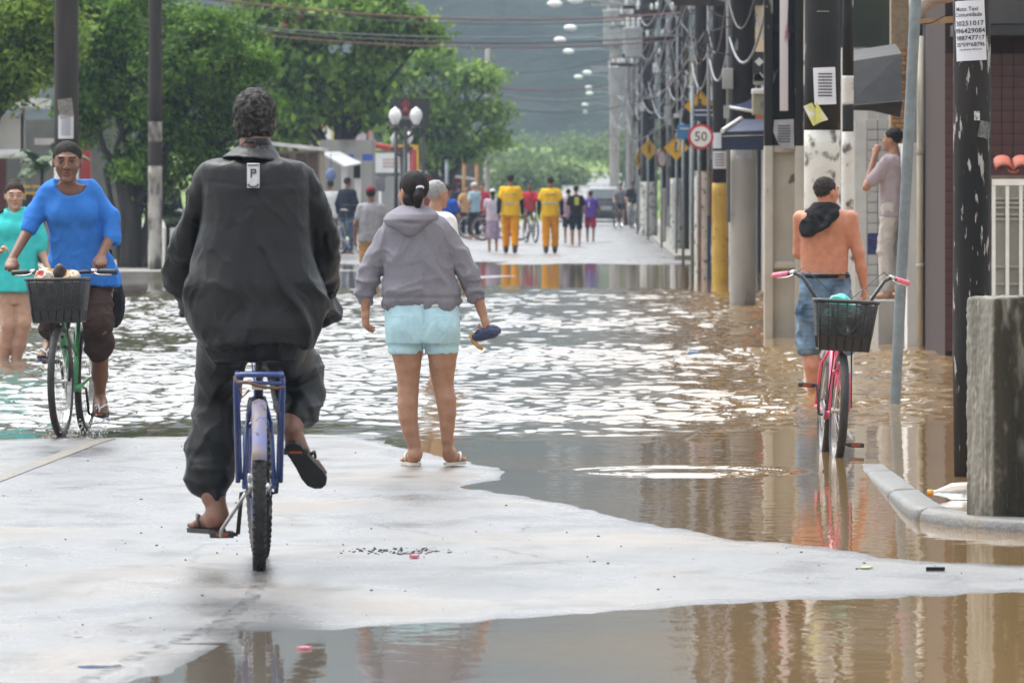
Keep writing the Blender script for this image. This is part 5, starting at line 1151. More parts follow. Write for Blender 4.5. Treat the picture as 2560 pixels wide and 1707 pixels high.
def tree(name, label, Y, trunk_px, blobs_px, n, size, cols, seed, stems, red=0, group=None, base_z=0.1, depth=.85, **k):
    bx_ = W(trunk_px, 0, Y)[0]; base = np.array((bx_, Y, base_z)); t = thing(name, label, 'tree', base, 0, group)
    sc = Y / F; blobs = [(W(x, y, Y + dy) - base, np.array((rx * sc, rx * sc * depth, ry * sc))) for x, y, rx, ry, dy in blobs_px]
    link('crown', leaf_mesh('crown', blobs, n, size, cols, seed, red, **k), t)
    tk = MB(); rr = random.Random(seed)
    for x0, x1, y1, r0, r1 in stems:
        a = np.array((W(x0, 0, Y)[0] - bx_, rr.uniform(-.15, .15), -.05)); b = W(x1, y1, Y) - base; m = (a + b) / 2 + np.array((rr.uniform(-.12, .12), 0, 0))
        tk.tube([a, a * .8 + m * .2 + (0, 0, .02), m, b], [r0 * 1.25, r0, (r0 + r1) / 2, r1], 9)
    for c, rad in blobs:
        top = np.array(c) * np.array((1, 1, 1)); s0 = np.array((0, 0, max(.6, c[2] * .45)))
        tk.tube([s0, (s0 + top) / 2 + (rr.uniform(-.3, .3), 0, rr.uniform(-.1, .2)), top], [.10, .06, .02], 6)
    tk.build('trunk', M_BARK, t); return t
tree('ficus_tree', 'big dense dark green tree with clumped trunk behind the left pole', 140, 335,
     [(450, 70, 260, 200, 0), (560, 210, 150, 150, -.3), (610, 120, 110, 130, 0), (330, 250, 150, 140, -.2), (250, 90, 180, 170, .3), (420, 330, 120, 110, -.2), (620, 300, 75, 80, 0), (360, 430, 95, 100, .1), (520, 340, 110, 80, .3), (230, 250, 90, 110, .4)], 52000, .115, ((.014, .055, .009), (.20, .36, .045)), 5,
     [(330, 320, 430, .17, .14), (350, 380, 420, .15, .12), (315, 290, 400, .12, .1), (370, 420, 400, .10, .08), (300, 262, 420, .05, .04)], group='street trees', spread=.13)
tree('street_tree', 'light green tree with bare dark branch at the left edge of the street', 118, -190,
     [(20, 120, 130, 150, 0), (110, 50, 100, 90, .2), (-10, 205, 60, 40, .2), (-60, 120, 110, 130, 0), (95, 170, 60, 60, .6)], 12000, .11, ((.04, .11, .018), (.30, .42, .07)), 6,
     [(-190, -60, 250, .14, .10), (-60, 35, 60, .05, .04)], group='street trees', spread=.16)
tree('almond_tree', 'spreading tree with large leaves, some turned red, over the left shops', 192, 850,
     [(760, 45, 120, 70, 0), (900, 40, 130, 60, .3), (1010, 62, 90, 42, 0), (700, 150, 110, 80, -.3), (800, 200, 110, 80, 0), (740, 290, 80, 75, -.2), (880, 255, 80, 70, .3), (1070, 82, 60, 26, 0), (690, 330, 55, 60, 0), (940, 130, 70, 35, .3), (700, 20, 120, 60, .3)], 17000, .23, ((.03, .09, .014), (.30, .46, .07)), 7,
     [(850, 850, 300, .17, .12)], red=.03, group='street trees', spread=.25, lx=.55)
tree('almond_tree', 'lighter spreading tree behind the twin-globe lamp, reaching over the street', 258, 1110,
     [(990, 190, 95, 40, 0), (1085, 150, 90, 32, .3), (1165, 195, 75, 28, 0), (1225, 285, 45, 26, 0), (1060, 265, 85, 45, -.3), (1165, 290, 65, 30, 0), (1110, 370, 85, 45, .3), (1240, 345, 28, 14, 0), (1190, 365, 45, 30, .2), (1010, 330, 60, 60, .3), (1230, 205, 50, 10, .2)], 8000, .24, ((.06, .14, .025), (.33, .48, .10)), 8,
     [(1110, 1120, 330, .16, .12)], red=.02, group='street trees', spread=.3, lx=.55)
def scrub(name, label, Y, px, py, rx, ry, n, size, cols, seed, cat='bush', group='bushes on the far bank'):
    base = W(px, 0, Y); base[2] = bank_z(base[0], Y) if Y > 345 else .1
    t = thing(name, label, cat, base, 0, group); sc = Y / F; c = W(px, py, Y) - base
    rr = random.Random(seed); bl = [(c + np.array((rr.uniform(-.7, .7) * rx * sc, rr.uniform(-1, 1) * rx * sc * .5, rr.uniform(-.4, .35) * ry * sc)), np.array((rx * sc * rr.uniform(.35, .6), rx * sc * .5, ry * sc * rr.uniform(.4, .7)))) for _ in range(6)]
    link('foliage', leaf_mesh('foliage', bl, n, size, cols, seed, 0, 20, .3 * size / .2, .4, .1, .5), t)
    tk = MB()
    for c_, r_ in bl: tk.tube([(rr.uniform(-.2, .2), 0, -.1), np.array(c_) * np.array((.6, .6, .55)), c_], [.09, .05, .02], 5)
    tk.build('stem', M_BARK, t)
GR = ((.11, .17, .07), (.24, .32, .13))  # pale grey-green: the haze over the far bushes is put into the leaf colour
for i, (px, py, rx, ry, Y, lb) in enumerate([(1330, 412, 60, 36, 520, 'rounded bush beside the light grey pole on the far bank'), (1430, 398, 60, 42, 560, 'tall pale bush in the middle of the far bank'), (1500, 398, 50, 50, 540, 'dense bush behind the grey pole with the transformer'),
        (1380, 446, 50, 18, 430, 'low bright bush in front of the far bank bushes'), (1290, 445, 40, 24, 420, 'small bush at the left foot of the far bank'), (1590, 390, 60, 70, 430, 'dark bush showing between the right-hand poles'), (1240, 425, 40, 40, 480, 'leafy bush below the lighter spreading tree'), (1470, 378, 100, 22, 600, 'long hedge along the top of the far bank'), (1340, 380, 90, 20, 605, 'second long hedge at the top left of the far bank')]):
    scrub('bush', lb, Y, px, py, rx, ry, 1500, .42, GR, 100 + i)
gs = MB(); rr = random.Random(9); gv = []; 
for i in range(5200):
    y = rr.uniform(352, 560); x = rr.uniform(-16, 9); z = bank_z(x, y) + .02; a = rr.uniform(0, 6.28); h = rr.uniform(.12, .5); w = .05
    gv.append([(x - w * math.cos(a), y - w * math.sin(a), z), (x + w * math.cos(a), y + w * math.sin(a), z), (x + .12 * math.cos(a + 1), y + .1, z + h)])
gv = np.array(gv); gc = np.repeat(np.random.default_rng(1).random((len(gv), 1)) * np.array((.10, .10, .03)) + np.array((.09, .17, .03)), 3, 0)
tag(link('tall_grass', fast_mesh('tall_grass', gv.reshape(-1, 3), np.arange(len(gv) * 3).reshape(-1, 3), M_LEAF, False, gc)), kind='stuff')

# ================================================================ poles, signs, cables
M_WOODB = pm('black_painted_pole', (0.006, 0.006, 0.0065), (0.017, 0.0155, 0.014), 5, 0.6, 0.006, 30, stretch=(1, 1, .3), c3=(.22, .21, .19), s3=9, lo3=.66, hi3=.70, spec=.3)
M_WOODF = pm('flaking_black_pole', (0.007, 0.007, 0.0075), (0.030, 0.025, 0.021), 4, 0.65, 0.008, 30, stretch=(1, 1, .22), c3=(.36, .35, .33), s3=30, lo3=.60, hi3=.64, spec=.3)
M_WOODN = pm('dark_wood_pole', (0.016, 0.0125, 0.010), (0.034, 0.026, 0.020), 6, 0.8, 0.008, 30, stretch=(1, 1, .15))
M_WHITEW = pm('whitewash', (0.60, 0.59, 0.55), (0.50, 0.48, 0.44), 4, 0.8, 0.004, 40, c3=(.10, .09, .08), s3=8, lo3=.55, hi3=.66)
M_FLAKE = pm('flaking_whitewash', (0.42, 0.41, 0.38), (0.26, 0.24, 0.21), 3, 0.85, 0.004, 40, c3=(.08, .07, .06), s3=5, lo3=.46, hi3=.60, stretch=(1, 1, .5))
M_GREYC = pm('pole_concrete', (0.34, 0.325, 0.30), (0.25, 0.235, 0.21), 3, 0.8, 0.004, 40, stretch=(1, 1, .4), c3=(.15, .14, .12), s3=4, lo3=.58, hi3=.70)
M_CREAMC = pm('cream_concrete', (0.50, 0.46, 0.39), (0.40, 0.37, 0.31), 3, 0.85, 0.003, 30, c3=(.12, .11, .08), s3=5, lo3=.64, hi3=.70)
M_YELL = pm('yellow_pole_paint', (0.52, 0.34, 0.045), (0.42, 0.27, 0.04), 4, 0.6, c3=(.18, .14, .08), s3=7, lo3=.62, hi3=.68)
M_GALV = pm('galvanised_steel', (0.20, 0.235, 0.25), (0.15, 0.175, 0.185), 14, 0.5, metal=.35)
M_PAPER = pm('paper', (0.66, 0.67, 0.72), (0.58, 0.59, 0.64), 5, 0.85); M_INK = pm('print_ink', (0.05, 0.05, 0.06), None, 30, .8)
M_CABLE = pm('cable_sheath', (0.030, 0.030, 0.032), (0.06, 0.055, 0.055), 3, .7); M_CABLER = pm('red_cable', (0.19, 0.055, 0.045), (0.10, .05, .045), 2, .7); M_CABLEG = pm('grey_cable', (.24, .25, .27), None, 3, .7)
M_PORC = pm('white_porcelain', (.70, .70, .68), None, 10, .3); M_TRAFO = pm('transformer_grey', (.36, .37, .37), (.28, .29, .29), 4, .5)
def shaft(mb, r0, r1, z0, z1, wob=0, seed=0, n=18, lx=0.0):
    rr = random.Random(seed); m = 12; pts = []; rs = []
    for i in range(m + 1):
        u = i / m; z = z0 + (z1 - z0) * u; pts.append((lx * z + rr.uniform(-wob, wob), 0, z)); rs.append((r0 + (r1 - r0) * u) * (1 + rr.uniform(-.04, .04) * (wob > 0)))
    mb.tube(pts, rs, n); return mb
def pole(label, px, Y, wpx, sections, group='utility poles along the right', h=8.5, base_z=-.12, taper=.85, wob=0.0, cat='pole', X=None, lean=0.0, name='utility_pole'):
    """sections: (material, photo y of the top, part name); the last runs to the pole's top"""
    x = W(px, 0, Y)[0] if X is None else X; t = thing(name, label, cat, (x, Y, base_z), 0, group); r = wpx / 2 * Y / F; z0 = 0.0
    for i, (m, pyt, nm) in enumerate(sections):
        z1 = (H - (pyt - VY) * Y / F) - base_z if pyt is not None else h
        ra, rb = r * (1 + (taper - 1) * z0 / h), r * (1 + (taper - 1) * z1 / h)
        shaft(MB(), ra, rb, z0, z1, wob, int(px) + i, lx=lean).build(nm, m, t); z0 = z1 + .003
    t['r'] = r; del t['r']
    return t, x, r
def wrap(mb_fn, r, zc, ang0, parent, name, mat, off=.004):
    """bend flat shapes (u across, w up, in metres) round a pole; ang0 = direction they face (0 = the camera)"""
    def fn(v):
        a = ang0 + v[:, 0] / r; rr = r + off + v[:, 1]; return np.stack([rr * np.sin(a), -rr * np.cos(a), v[:, 2] + zc], 1)
    return mb_fn.build(name, mat, parent, fn=fn)
def sheet(w, h, nx=8, nz=6, tilt=0.0, th=.002):
    mb = MB(); vs = []
    for y in (0, -th):
        for i in range(nx + 1):
            for j in range(nz + 1):
                u = (i / nx - .5) * w; q = (j / nz - .5) * h; vs.append((u * math.cos(tilt) - q * math.sin(tilt), y, u * math.sin(tilt) + q * math.cos(tilt)))
    k = nz + 1; o = (nx + 1) * k; fs = [(i * k + j, (i + 1) * k + j, (i + 1) * k + j + 1, i * k + j + 1) for i in range(nx) for j in range(nz)]
    fs += [tuple(o + q for q in f[::-1]) for f in fs]
    return mb.add(vs, fs, True)
def text_mesh(s, size, bold=0.0):
    cu = bpy.data.curves.new('lettering', 'FONT'); cu.body = s; cu.size = size; cu.align_x = 'CENTER'; cu.align_y = 'CENTER'; cu.resolution_u = 2; cu.offset = bold
    o = bpy.data.objects.new('lettering', cu); COL.objects.link(o); dg = bpy.context.evaluated_depsgraph_get(); dg.update()
    me = o.evaluated_get(dg).to_mesh(); v = np.array([q.co[:] for q in me.vertices]); f = [list(p.vertices) for p in me.polygons]
    o.evaluated_get(dg).to_mesh_clear(); bpy.data.objects.remove(o); bpy.data.curves.remove(cu); return v, f
def letters(lines, tilt=0.0):
    """lines of (text, size, centre u, centre w, squeeze) -> one print, flat in u/w"""
    mb = MB()
    for s, size, u, w, sq in lines:
        v, f = text_mesh(s, size, size * .012)
        if len(v) == 0: continue
        x = v[:, 0] * sq + u; z = v[:, 1] + w
        mb.add(np.stack([x * math.cos(tilt) - z * math.sin(tilt), x * 0 + .0015, x * math.sin(tilt) + z * math.cos(tilt)], 1), f)
    return mb
def scribble(w, h, rows, seed):
    """rows of dark print too small to read"""
    mb = MB(); rr = random.Random(seed)
    for i in range(rows):
        z = h * (.40 - .8 * i / max(1, rows - 1)); u = -w * .4
        while u < w * .38:
            l = rr.uniform(.08, .2) * w; l = min(l, w * .4 - u); mb.box((u + l / 2, .0015, z), (l * .85, .001, h / rows * .42)); u += l
    return mb

# front right: leaning black pole with the taxi notice
t, x, r = pole('black wooden pole with taxi notice in front of the maroon wall', 2433, 42.7, 98, [(M_WOODF, None, 'shaft')], wob=.004, base_z=-.06, lean=-.004)
zc = H - (78 - VY) * 42.7 / F + .06
pp = wrap(sheet(.172, .32, tilt=.05), r * .97, zc, -.24, t, 'notice_paper', M_PAPER, .006)
pp2 = wrap(letters([('Moto Taxi', .030, -.01, .115, .95), ('Comunidade', .030, -.005, .085, .95), ('30251017', .036, .0, .038, 1.05), ('996429084', .036, .0, -.002, 1.0), ('988747717', .034, .0, -.040, 1.0), ('35*59*68796', .030, .0, -.075, .95), ('atendimento 24 horas', .013, .0, -.100, 1.0)], .05), r * .97, zc, -.24, t, 'notice_lettering', M_INK, .0085)
tag(pp2, kind='stuff')
for i, (px, py, w, h, m) in enumerate([(2460, 325, .075, .09, 'torn_paper_grey'), (2440, 290, .03, .05, 'torn_paper_white')]):
    wrap(sheet(w, h, 4, 4, tilt=.2 * ((i % 3) - 1)), r * .98, H - (py - VY) * 42.7 / F + .06, math.asin(max(-.95, min(.95, (px - 2433) / 48))), t, 'paper_scrap', pm(m, (.55, .55, .53) if 'white' in m else (.16, .17, .165), (.2, .2, .19) if 'white' in m else (.08, .085, .085), 60, .9, lo=.42, hi=.58), .004)
# pole with two leaflets behind the shirtless man
t, x, r = pole('thick pole, white below and black above, with a leaflet, behind the shirtless man', 2056, 65, 95, [(M_WHITEW, 326, 'whitewashed_foot'), (M_WOODB, None, 'shaft')])
zc = H - (216 - VY) * 65 / F + .12
wrap(sheet(.185, .30, tilt=.04), r * .97, zc, .12, t, 'leaflet', M_PAPER, .006); tag(wrap(scribble(.14, .22, 8, 4), r * .97, zc + .01, .12, t, 'leaflet_print', M_INK, .0085), kind='stuff')
zc = H - (285 - VY) * 65 / F + .12; M_YP = pm('yellow_green_flyer', (.55, .53, .16), (.62, .62, .55), 9, .8, lo=.45, hi=.55)
fl = MB(); fl.add([(-.10, -.03, .06), (-.02, -.06, -.10), (.06, -.02, -.06), (-.03, -.02, .09)], [(0, 1, 2, 3)]); fl.add([(0.0, -.05, .10), (.0, -.07, -.08), (.10, -.04, -.05), (.05, -.02, .02)], [(0, 1, 2, 3)])
o = fl.build('loose_flyer', M_YP, t, fn=lambda v: v + np.array((-.06, -r, zc))); o.modifiers.new('s', 'SOLIDIFY').thickness = .003; tag(o, kind='stuff')
wrap(sheet(.10, .004, 4, 1, .0), r * .96, H - (30 - VY) * 65 / F + .12, .0, t, 'wire_band', M_STEEL, .004)
t2, x2, r2 = pole('slim white and black pole touching the leaflet pole', 2120, 66, 30, [(M_WHITEW, 330, 'whitewashed_foot'), (M_WOODB, 262, 'black_band'), (M_WHITEW, 190, 'white_band'), (M_WOODB, None, 'shaft')])
# H-section concrete pole
Y = 82; x = W(1959, 0, Y)[0]; wv_ = 98 * Y / F; zs = H - (365 - VY) * Y / F + .12
t = thing('utility_pole', 'square cream and black concrete pole with recessed panels', 'pole', (x, Y, -.12), 0, 'utility poles along the right')
def hsec(z0, z1, m, nm, ledges):
    mb = MB(); w = wv_
    for s in (-1, 1): mb.box((s * (w / 2 - .045), 0, (z0 + z1) / 2), (.09, .30, z1 - z0), bev=.008)
    mb.box((0, .02, (z0 + z1) / 2), (w - .17, .09, z1 - z0))
    for z in ledges: mb.box((0, 0, z), (w - .176, .22, .07), bev=.006)
    mb.build(nm, m, t)
hsec(0, zs, M_CREAMC, 'cream_foot', [.05, H - (662 - VY) * Y / F + .12, zs - .03]); hsec(zs + .003, 8.5, M_WOODB, 'black_shaft', [zs + .06, zs + 1.2, zs + 2.4])
cd = MB(); cd.box((0, -.165, H - (128 - VY) * Y / F + .12), (.085, .03, 300 * Y / F), bev=.006); cd.build('conduit_cover', pm('pinkish_white_board', (.62, .58, .58), (.35, .14, .17), 5, .6, lo=.55, hi=.62, stretch=(1, 1, .3)), t)
pl = MB(); n_ = [(-.10, .14), (.10, .15), (.105, -.15), (.0, -.16), (-.06, -.10), (-.11, .02)]; zc = H - (335 - VY) * Y / F + .12
pl.add([(u, -.158 - .01 * abs(u), w + zc) for u, w in n_], [tuple(range(6))]); o = pl.build('old_leaflet', pm('grey_paper', (.27, .27, .29), (.36, .36, .38), 8, .85), t); o.modifiers.new('s', 'SOLIDIFY').thickness = .002
tag(MB.build(scribble(.16, .2, 7, 6), 'leaflet_print', M_INK, t, fn=lambda v: np.stack([v[:, 0], -.164 - v[:, 1], v[:, 2] + zc], 1)), kind='stuff')
# round concrete pole, yellow pole, striped pole
t, x, r = pole('round grey concrete pole beside the navy awning', 1857, 104, 66, [(M_GREYC, 372, 'concrete_foot'), (M_WOODB, None, 'shaft')], taper=.9)
wrap(sheet(.22, .12), r * .97, H - (386 - VY) * 104 / F + .12, .1, t, 'notice', pm('grey_paper', (.27, .27, .29), (.36, .36, .38), 8, .85), .006)
t, x, r = pole('pole with bright yellow foot and black top next to the speed sign', 1801, 128, 43, [(M_YELL, 458, 'yellow_foot'), (M_WOODB, None, 'shaft')])
zc = H - (400 - VY) * 128 / F + .12; wrap(sheet(.24, .28), r * .97, zc, -.15, t, 'leaflet', M_PAPER, .006); tag(wrap(scribble(.2, .22, 5, 8), r * .97, zc, -.15, t, 'leaflet_print', M_INK, .0085), kind='stuff')
wrap(sheet(.16, .25), r * .97, H - (352 - VY) * 128 / F + .12, -.5, t, 'faded_leaflet', M_PAPER, .006)
def striped_pole():
    Y = 134; x = W(1756, 0, Y)[0]; t = thing('utility_pole', 'pole painted in vertical white, red and blue stripes under the speed sign', 'pole', (x, Y, -.12), 0, 'utility poles along the right')
    r = 21.5 * Y / F; z1 = H - (428 - VY) * Y / F + .12; cols = [(M_WHITEW, 4), (pm('red_stripe', (.62, .06, .09), None, 5, .6), 2), (M_WHITEW, 3), (pm('blue_stripe', (.03, .11, .30), None, 5, .6), 2), (pm('grey_stripe', (.40, .36, .36), None, 5, .7), 2)]
    n = 26; seq = []
    for m, k in cols: seq += [m] * k
    a0 = -math.pi / 2; mats = []; mb = MB()
    for i in range(n):
        m = seq[i] if i < len(seq) else M_WHITEW
        if m not in mats: mats.append(m)
        a, b = a0 + 2 * math.pi * i / n, a0 + 2 * math.pi * (i + 1) / n
        mb.add([(r * math.sin(a), -r * math.cos(a), 0), (r * math.sin(b), -r * math.cos(b), 0), (r * math.sin(b), -r * math.cos(b), z1), (r * math.sin(a), -r * math.cos(a), z1)], [(0, 1, 2, 3)], True, mats.index(m))
    mb.build('striped_foot', mats, t); shaft(MB(), r * .98, r * .8, z1 + .003, 8.4).build('shaft', M_WOODB, t)
    MB().box((r + .035, -.05, (z1 - .16 + .95) / 2 + .1), (.06, .03, 133 * Y / F)).build('orange_board', pm('orange_board', (.55, .10, .03), None, 5, .6), t)
striped_pole()
t, x, r = pole('white-footed pole before the row of yellow signs', 1690, 182, 30, [(M_WHITEW, 446, 'whitewashed_foot'), (M_WOODB, None, 'shaft')])
t, x, r = pole('bare brown wooden pole next to the white-footed pole', 1714, 181, 19, [(M_WOODN, None, 'shaft')])
t, x, r = pole('wide whitewashed pole with black top near the parked car', 1622, 231, 44, [(M_WHITEW, 455, 'whitewashed_foot'), (M_WOODB, None, 'shaft')], base_z=0.1)
t, x, r = pole('thin cream pole between two white-footed poles', 1658, 205, 15, [(M_CREAMC, 470, 'cream_foot'), (M_WOODB, None, 'shaft')], base_z=.1)
t, x, r = pole('far dark pole just left of the wide whitewashed pole', 1603, 262, 18, [(M_GREYC, 440, 'concrete_foot'), (M_WOODB, None, 'shaft')], base_z=.1)
t, x, r = pole('far slim grey pole behind the two cyclists', 1576, 300, 14, [(M_GREYC, None, 'shaft')], base_z=.1, h=9)
t, x, r = pole('pale grey pole carrying the big transformer at the end of the street', 1536, 345, 25, [(M_GREYC, None, 'shaft')], base_z=.05, h=10.2, taper=.95)
def trafo(t, z, k=1.0, dx=-.35):
    MB().lathe([(.001, -.55 * k), (.34 * k, -.55 * k), (.36 * k, -.5 * k), (.36 * k, .45 * k), (.38 * k, .47 * k), (.38 * k, .52 * k), (.001, .56 * k)], (dx, -.1, z), 18).build('transformer', M_TRAFO, t)
    for q in (-.2, 0, .2): MB().lathe([(.03, 0), (.06, .05), (.03, .09), (.06, .14), (.03, .18), (.04, .26), (.001, .28)], (dx + q * k, -.1, z + .53 * k), 8).build('bushing', M_PORC, t)
trafo(t, 8.35, 1.4, .02)
for q in (9.3, 6.6): MB().box((0, -.2, q), (2.0, .1, .12)).build('crossarm', M_GREYC, t)
t, x, r = pole('slender light grey pole on the left beyond the trees', 1219, 300, 14, [(M_GREYC, None, 'shaft')], group='utility poles along the left', base_z=.1, h=6.6)
t, x, r = pole('stout dark pole with a notice behind the woman in blue', 166, 106.5, 64, [(M_WHITEW, 415, 'whitewashed_foot'), (M_WOODN, None, 'shaft')], group='utility poles along the left', base_z=-.15)
zc = H - (318 - VY) * 106.5 / F + .15; wrap(sheet(.21, .31), r * .96, zc, .02, t, 'notice', M_PAPER, .006); tag(wrap(scribble(.16, .26, 9, 14), r * .96, zc, .02, t, 'notice_print', pm('faded_ink', (.30, .30, .34), None, 20, .8), .0085), kind='stuff')
wrap(sheet(.20, .26, tilt=.15), r * .96, H - (272 - VY) * 106.5 / F + .15, .0, t, 'torn_notice', pm('grey_scrap', (.15, .14, .12), (.26, .25, .23), 20, .9), .006)
t, x, r = pole('slimmer dark pole with flaking white foot in front of the big tree', 388, 137, 36, [(M_FLAKE, 415, 'whitewashed_foot'), (M_WOODN, 355, 'shaft_low'), (M_FLAKE, 305, 'white_band'), (M_WOODN, None, 'shaft')], group='utility poles along the left', base_z=.1)
# crossarms, insulators and loose loops on the right-hand poles
def fittings(px, Y, zs, seed):
    x = W(px, 0, Y)[0]; rr = random.Random(seed)
    o = [q for q in bpy.data.objects if q.name.startswith('utility_pole') and abs(q.location.y - Y) < .3 and abs(q.location.x - x) < .1]
    if not o: return
    t = o[0]
    for z in zs:
        MB().box((0, -.2, z), (1.5, .09, .11)).build('crossarm', M_WOODN, t)
        for q in (-.65, -.3, .3, .65): MB().lathe([(.02, 0), (.05, .03), (.03, .07), (.05, .10), (.02, .15), (.001, .16)], (q, -.2, z + .055), 8).build('insulator', M_PORC, t)
    for k in range(4):
        z = rr.uniform(3.0, 5.6); a = rr.uniform(.10, .26); s = rr.choice((-1, 1)); pts = [(s * (.16 + a * math.sin(q) * 1.2), -.22 - .05 * math.cos(q * 2), z - a * 1.2 * (1 - math.cos(q)) * .6) for q in np.linspace(0, math.pi, 9)]
        MB().tube(pts, .009, 5).build('cable_loop', rr.choice((M_CABLE, M_CABLE, M_CABLEG)), t)
    for k in range(3):
        z = rr.uniform(2.8, 4.6); MB().box((rr.choice((-1, 1)) * .2, -.2, z), (.14, .12, rr.uniform(.18, .4)), bev=.01).build('junction_box', rr.choice((M_TRAFO, M_PORC, M_CABLE)), t)
    cv = MB(); cv.tube([(-.19, -.12, 1.2), (-.19, -.12, 5.5)], .028, 8); cv.build('conduit', M_CABLEG, t)
for i, (px, Y, zs) in enumerate([(1857, 104, (4.4,)), (1801, 128, (4.6,)), (1690, 182, (5.0, 6.3)), (1714, 181, (5.6,)), (1622, 231, (5.2, 6.6)), (1658, 205, (5.9,)), (1603, 262, (5.4, 7.0)), (1576, 300, (6.0, 7.4))]): fittings(px, Y, zs, 40 + i)
tt = [q for q in bpy.data.objects if q.name.startswith('utility_pole') and abs(q.location.y - 231) < .3][0]; trafo(tt, 5.6, .8, -.45)
tt = [q for q in bpy.data.objects if q.name.startswith('utility_pole') and abs(q.location.y - 300) < .3 and q.location.x > 0][0]; trafo(tt, 5.4, 1.0, -.45)
# street lamps hanging over the road, one behind another
LP = [(1387, 10), (1439, 1), (1426, 70), (1400, 100), (1422, 129), (1468, 182), (1446, 193), (1472, 220), (1474, 234), (1463, 262), (1463, 280), (1458, 294)]
ordw = ['nearest', 'second', 'third', 'fourth', 'fifth', 'sixth', 'seventh', 'eighth', 'ninth', 'tenth', 'eleventh', 'farthest']
LY = sorted([(5.75 * F / (465 - py), px, py) for px, py in LP])
M_LAMPW = pm('lamp_white', (.75, .76, .76), (.66, .67, .67), 4, .35)
for (Y, px, py), w_ in zip(LY, ordw):
    p = W(px, py, Y); bx_ = 1.9 + random.uniform(-.1, .15); bz = .1 if Y < 345 else bank_z(bx_, Y)
    t = thing('street_lamp', w_ + ' white-headed street lamp in the row reaching over the road', 'street lamp', (bx_, Y, bz), 0, 'street lamps over the road'); q = p - np.array((bx_, Y, bz))
    shaft(MB(), .10, .06, -.1, q[2] - .25, n=10).build('post', M_GREYC, t)
    MB().tube([(0, 0, q[2] - .45), (-.25, 0, q[2] - .15), (q[0] * .6, 0, q[2] + .10), (q[0] + .2, 0, q[2] + .06)], .03, 7).build('arm', M_GALV, t)
    MB().ball((q[0], 0, q[2]), .22, 14, 8, scale=(1.12, .8, .52)).build('lamp_head', M_LAMPW, t)
# cables
def cable(pts, r, m, label, sag=.25, group='overhead cables'):
    out = []
    for a, b in zip(pts[:-1], pts[1:]):
        for i in range(9): u = i / 9; p = a * (1 - u) + b * u; p = p - np.array((0, 0, sag * 4 * u * (1 - u))); out.append(p)
    out.append(pts[-1]); o0 = out[0].copy(); o = MB().tube([p - o0 for p in out], r, 6).build('overhead_cable', m, None, o0); tag(o, label, 'cable', group); return o
xl, xr = -7.2, 2.0
for i, (ya, yb, Y, r, m, lb) in enumerate([(2, 42, 137, .020, M_CABLER, 'dull red cable crossing at the very top of the street'), (18, 52, 139, .012, M_CABLE, 'thin black cable just below the dull red one'), (66, 98, 137.5, .018, M_CABLE, 'thick dark cable crossing below the red one'), (78, 110, 140, .016, M_CABLER, 'reddish cable sagging across the tree tops'), (60, 80, 141, .010, M_CABLEG, 'thin grey cable crossing the road among dark ones')]):
    a = W(388 - 8 * i, ya - 22, Y); b = np.array((xr, Y + 42, W(0, yb - 10, Y + 42)[2])); cable([a, b], r, m, lb, .30)
for i, (ya, yb, Y, r, m, lb) in enumerate([(215, 190, 300, .028, M_CABLER, 'reddish cable reaching the light pole on the left at mid height'), (230, 222, 302, .022, M_CABLEG, 'grey cable below the mid-height reddish one'), (262, 255, 304, .020, M_CABLE, 'lowest dark cable crossing towards the light pole'), (180, 120, 303, .02, M_CABLE, 'highest cable reaching the top of the left light pole')]):
    a = W(1219, ya, 300); b = np.array((1.9, Y, W(0, yb, Y)[2])); cable([a, b], r, m, lb, .35)
pl_ = [(2433, 42.7), (2056, 65), (1959, 82), (1857, 104), (1801, 128), (1756, 134), (1690, 182), (1622, 231), (1603, 262), (1576, 300), (1536, 345)]
names_ = ['lowest', 'second lowest', 'third lowest', 'middle', 'fifth', 'sixth', 'seventh', 'upper', 'topmost']
for k, z in enumerate((3.0, 3.3, 3.6, 3.9, 4.3, 4.7, 5.2, 5.8, 6.4)):
    pts = [np.array((W(px, 0, Y)[0] + (-.16 if k % 2 else .14) * (1 + .1 * k), Y - .15, z + .004 * (Y - 60))) for px, Y in pl_[2:]]
    cable(pts, .012 + .004 * (k % 3), (M_CABLE, M_CABLEG, M_CABLE)[k % 3], names_[k] + ' of the cables strung along the right-hand poles', .35 + .1 * (k % 4))
rr = random.Random(77)
tg = MB()
for k in range(46):     # tangle of drop wires between the poles
    a, b = rr.sample(pl_[4:], 2); pa = np.array((W(a[0], 0, a[1])[0] + rr.uniform(-.5, .3), a[1], rr.uniform(2.9, 6.8))); pb = np.array((W(b[0], 0, b[1])[0] + rr.uniform(-.7, .3), b[1], rr.uniform(2.9, 6.8)))
    s = rr.uniform(.1, .9); tg.tube([pa * (1 - u) + pb * u - np.array((0, 0, s * 4 * u * (1 - u))) for u in np.linspace(0, 1, 10)], rr.uniform(.008, .018), 5, mi=rr.randrange(2))
tag(tg.build('drop_wires', [M_CABLE, M_CABLEG]), kind='stuff')

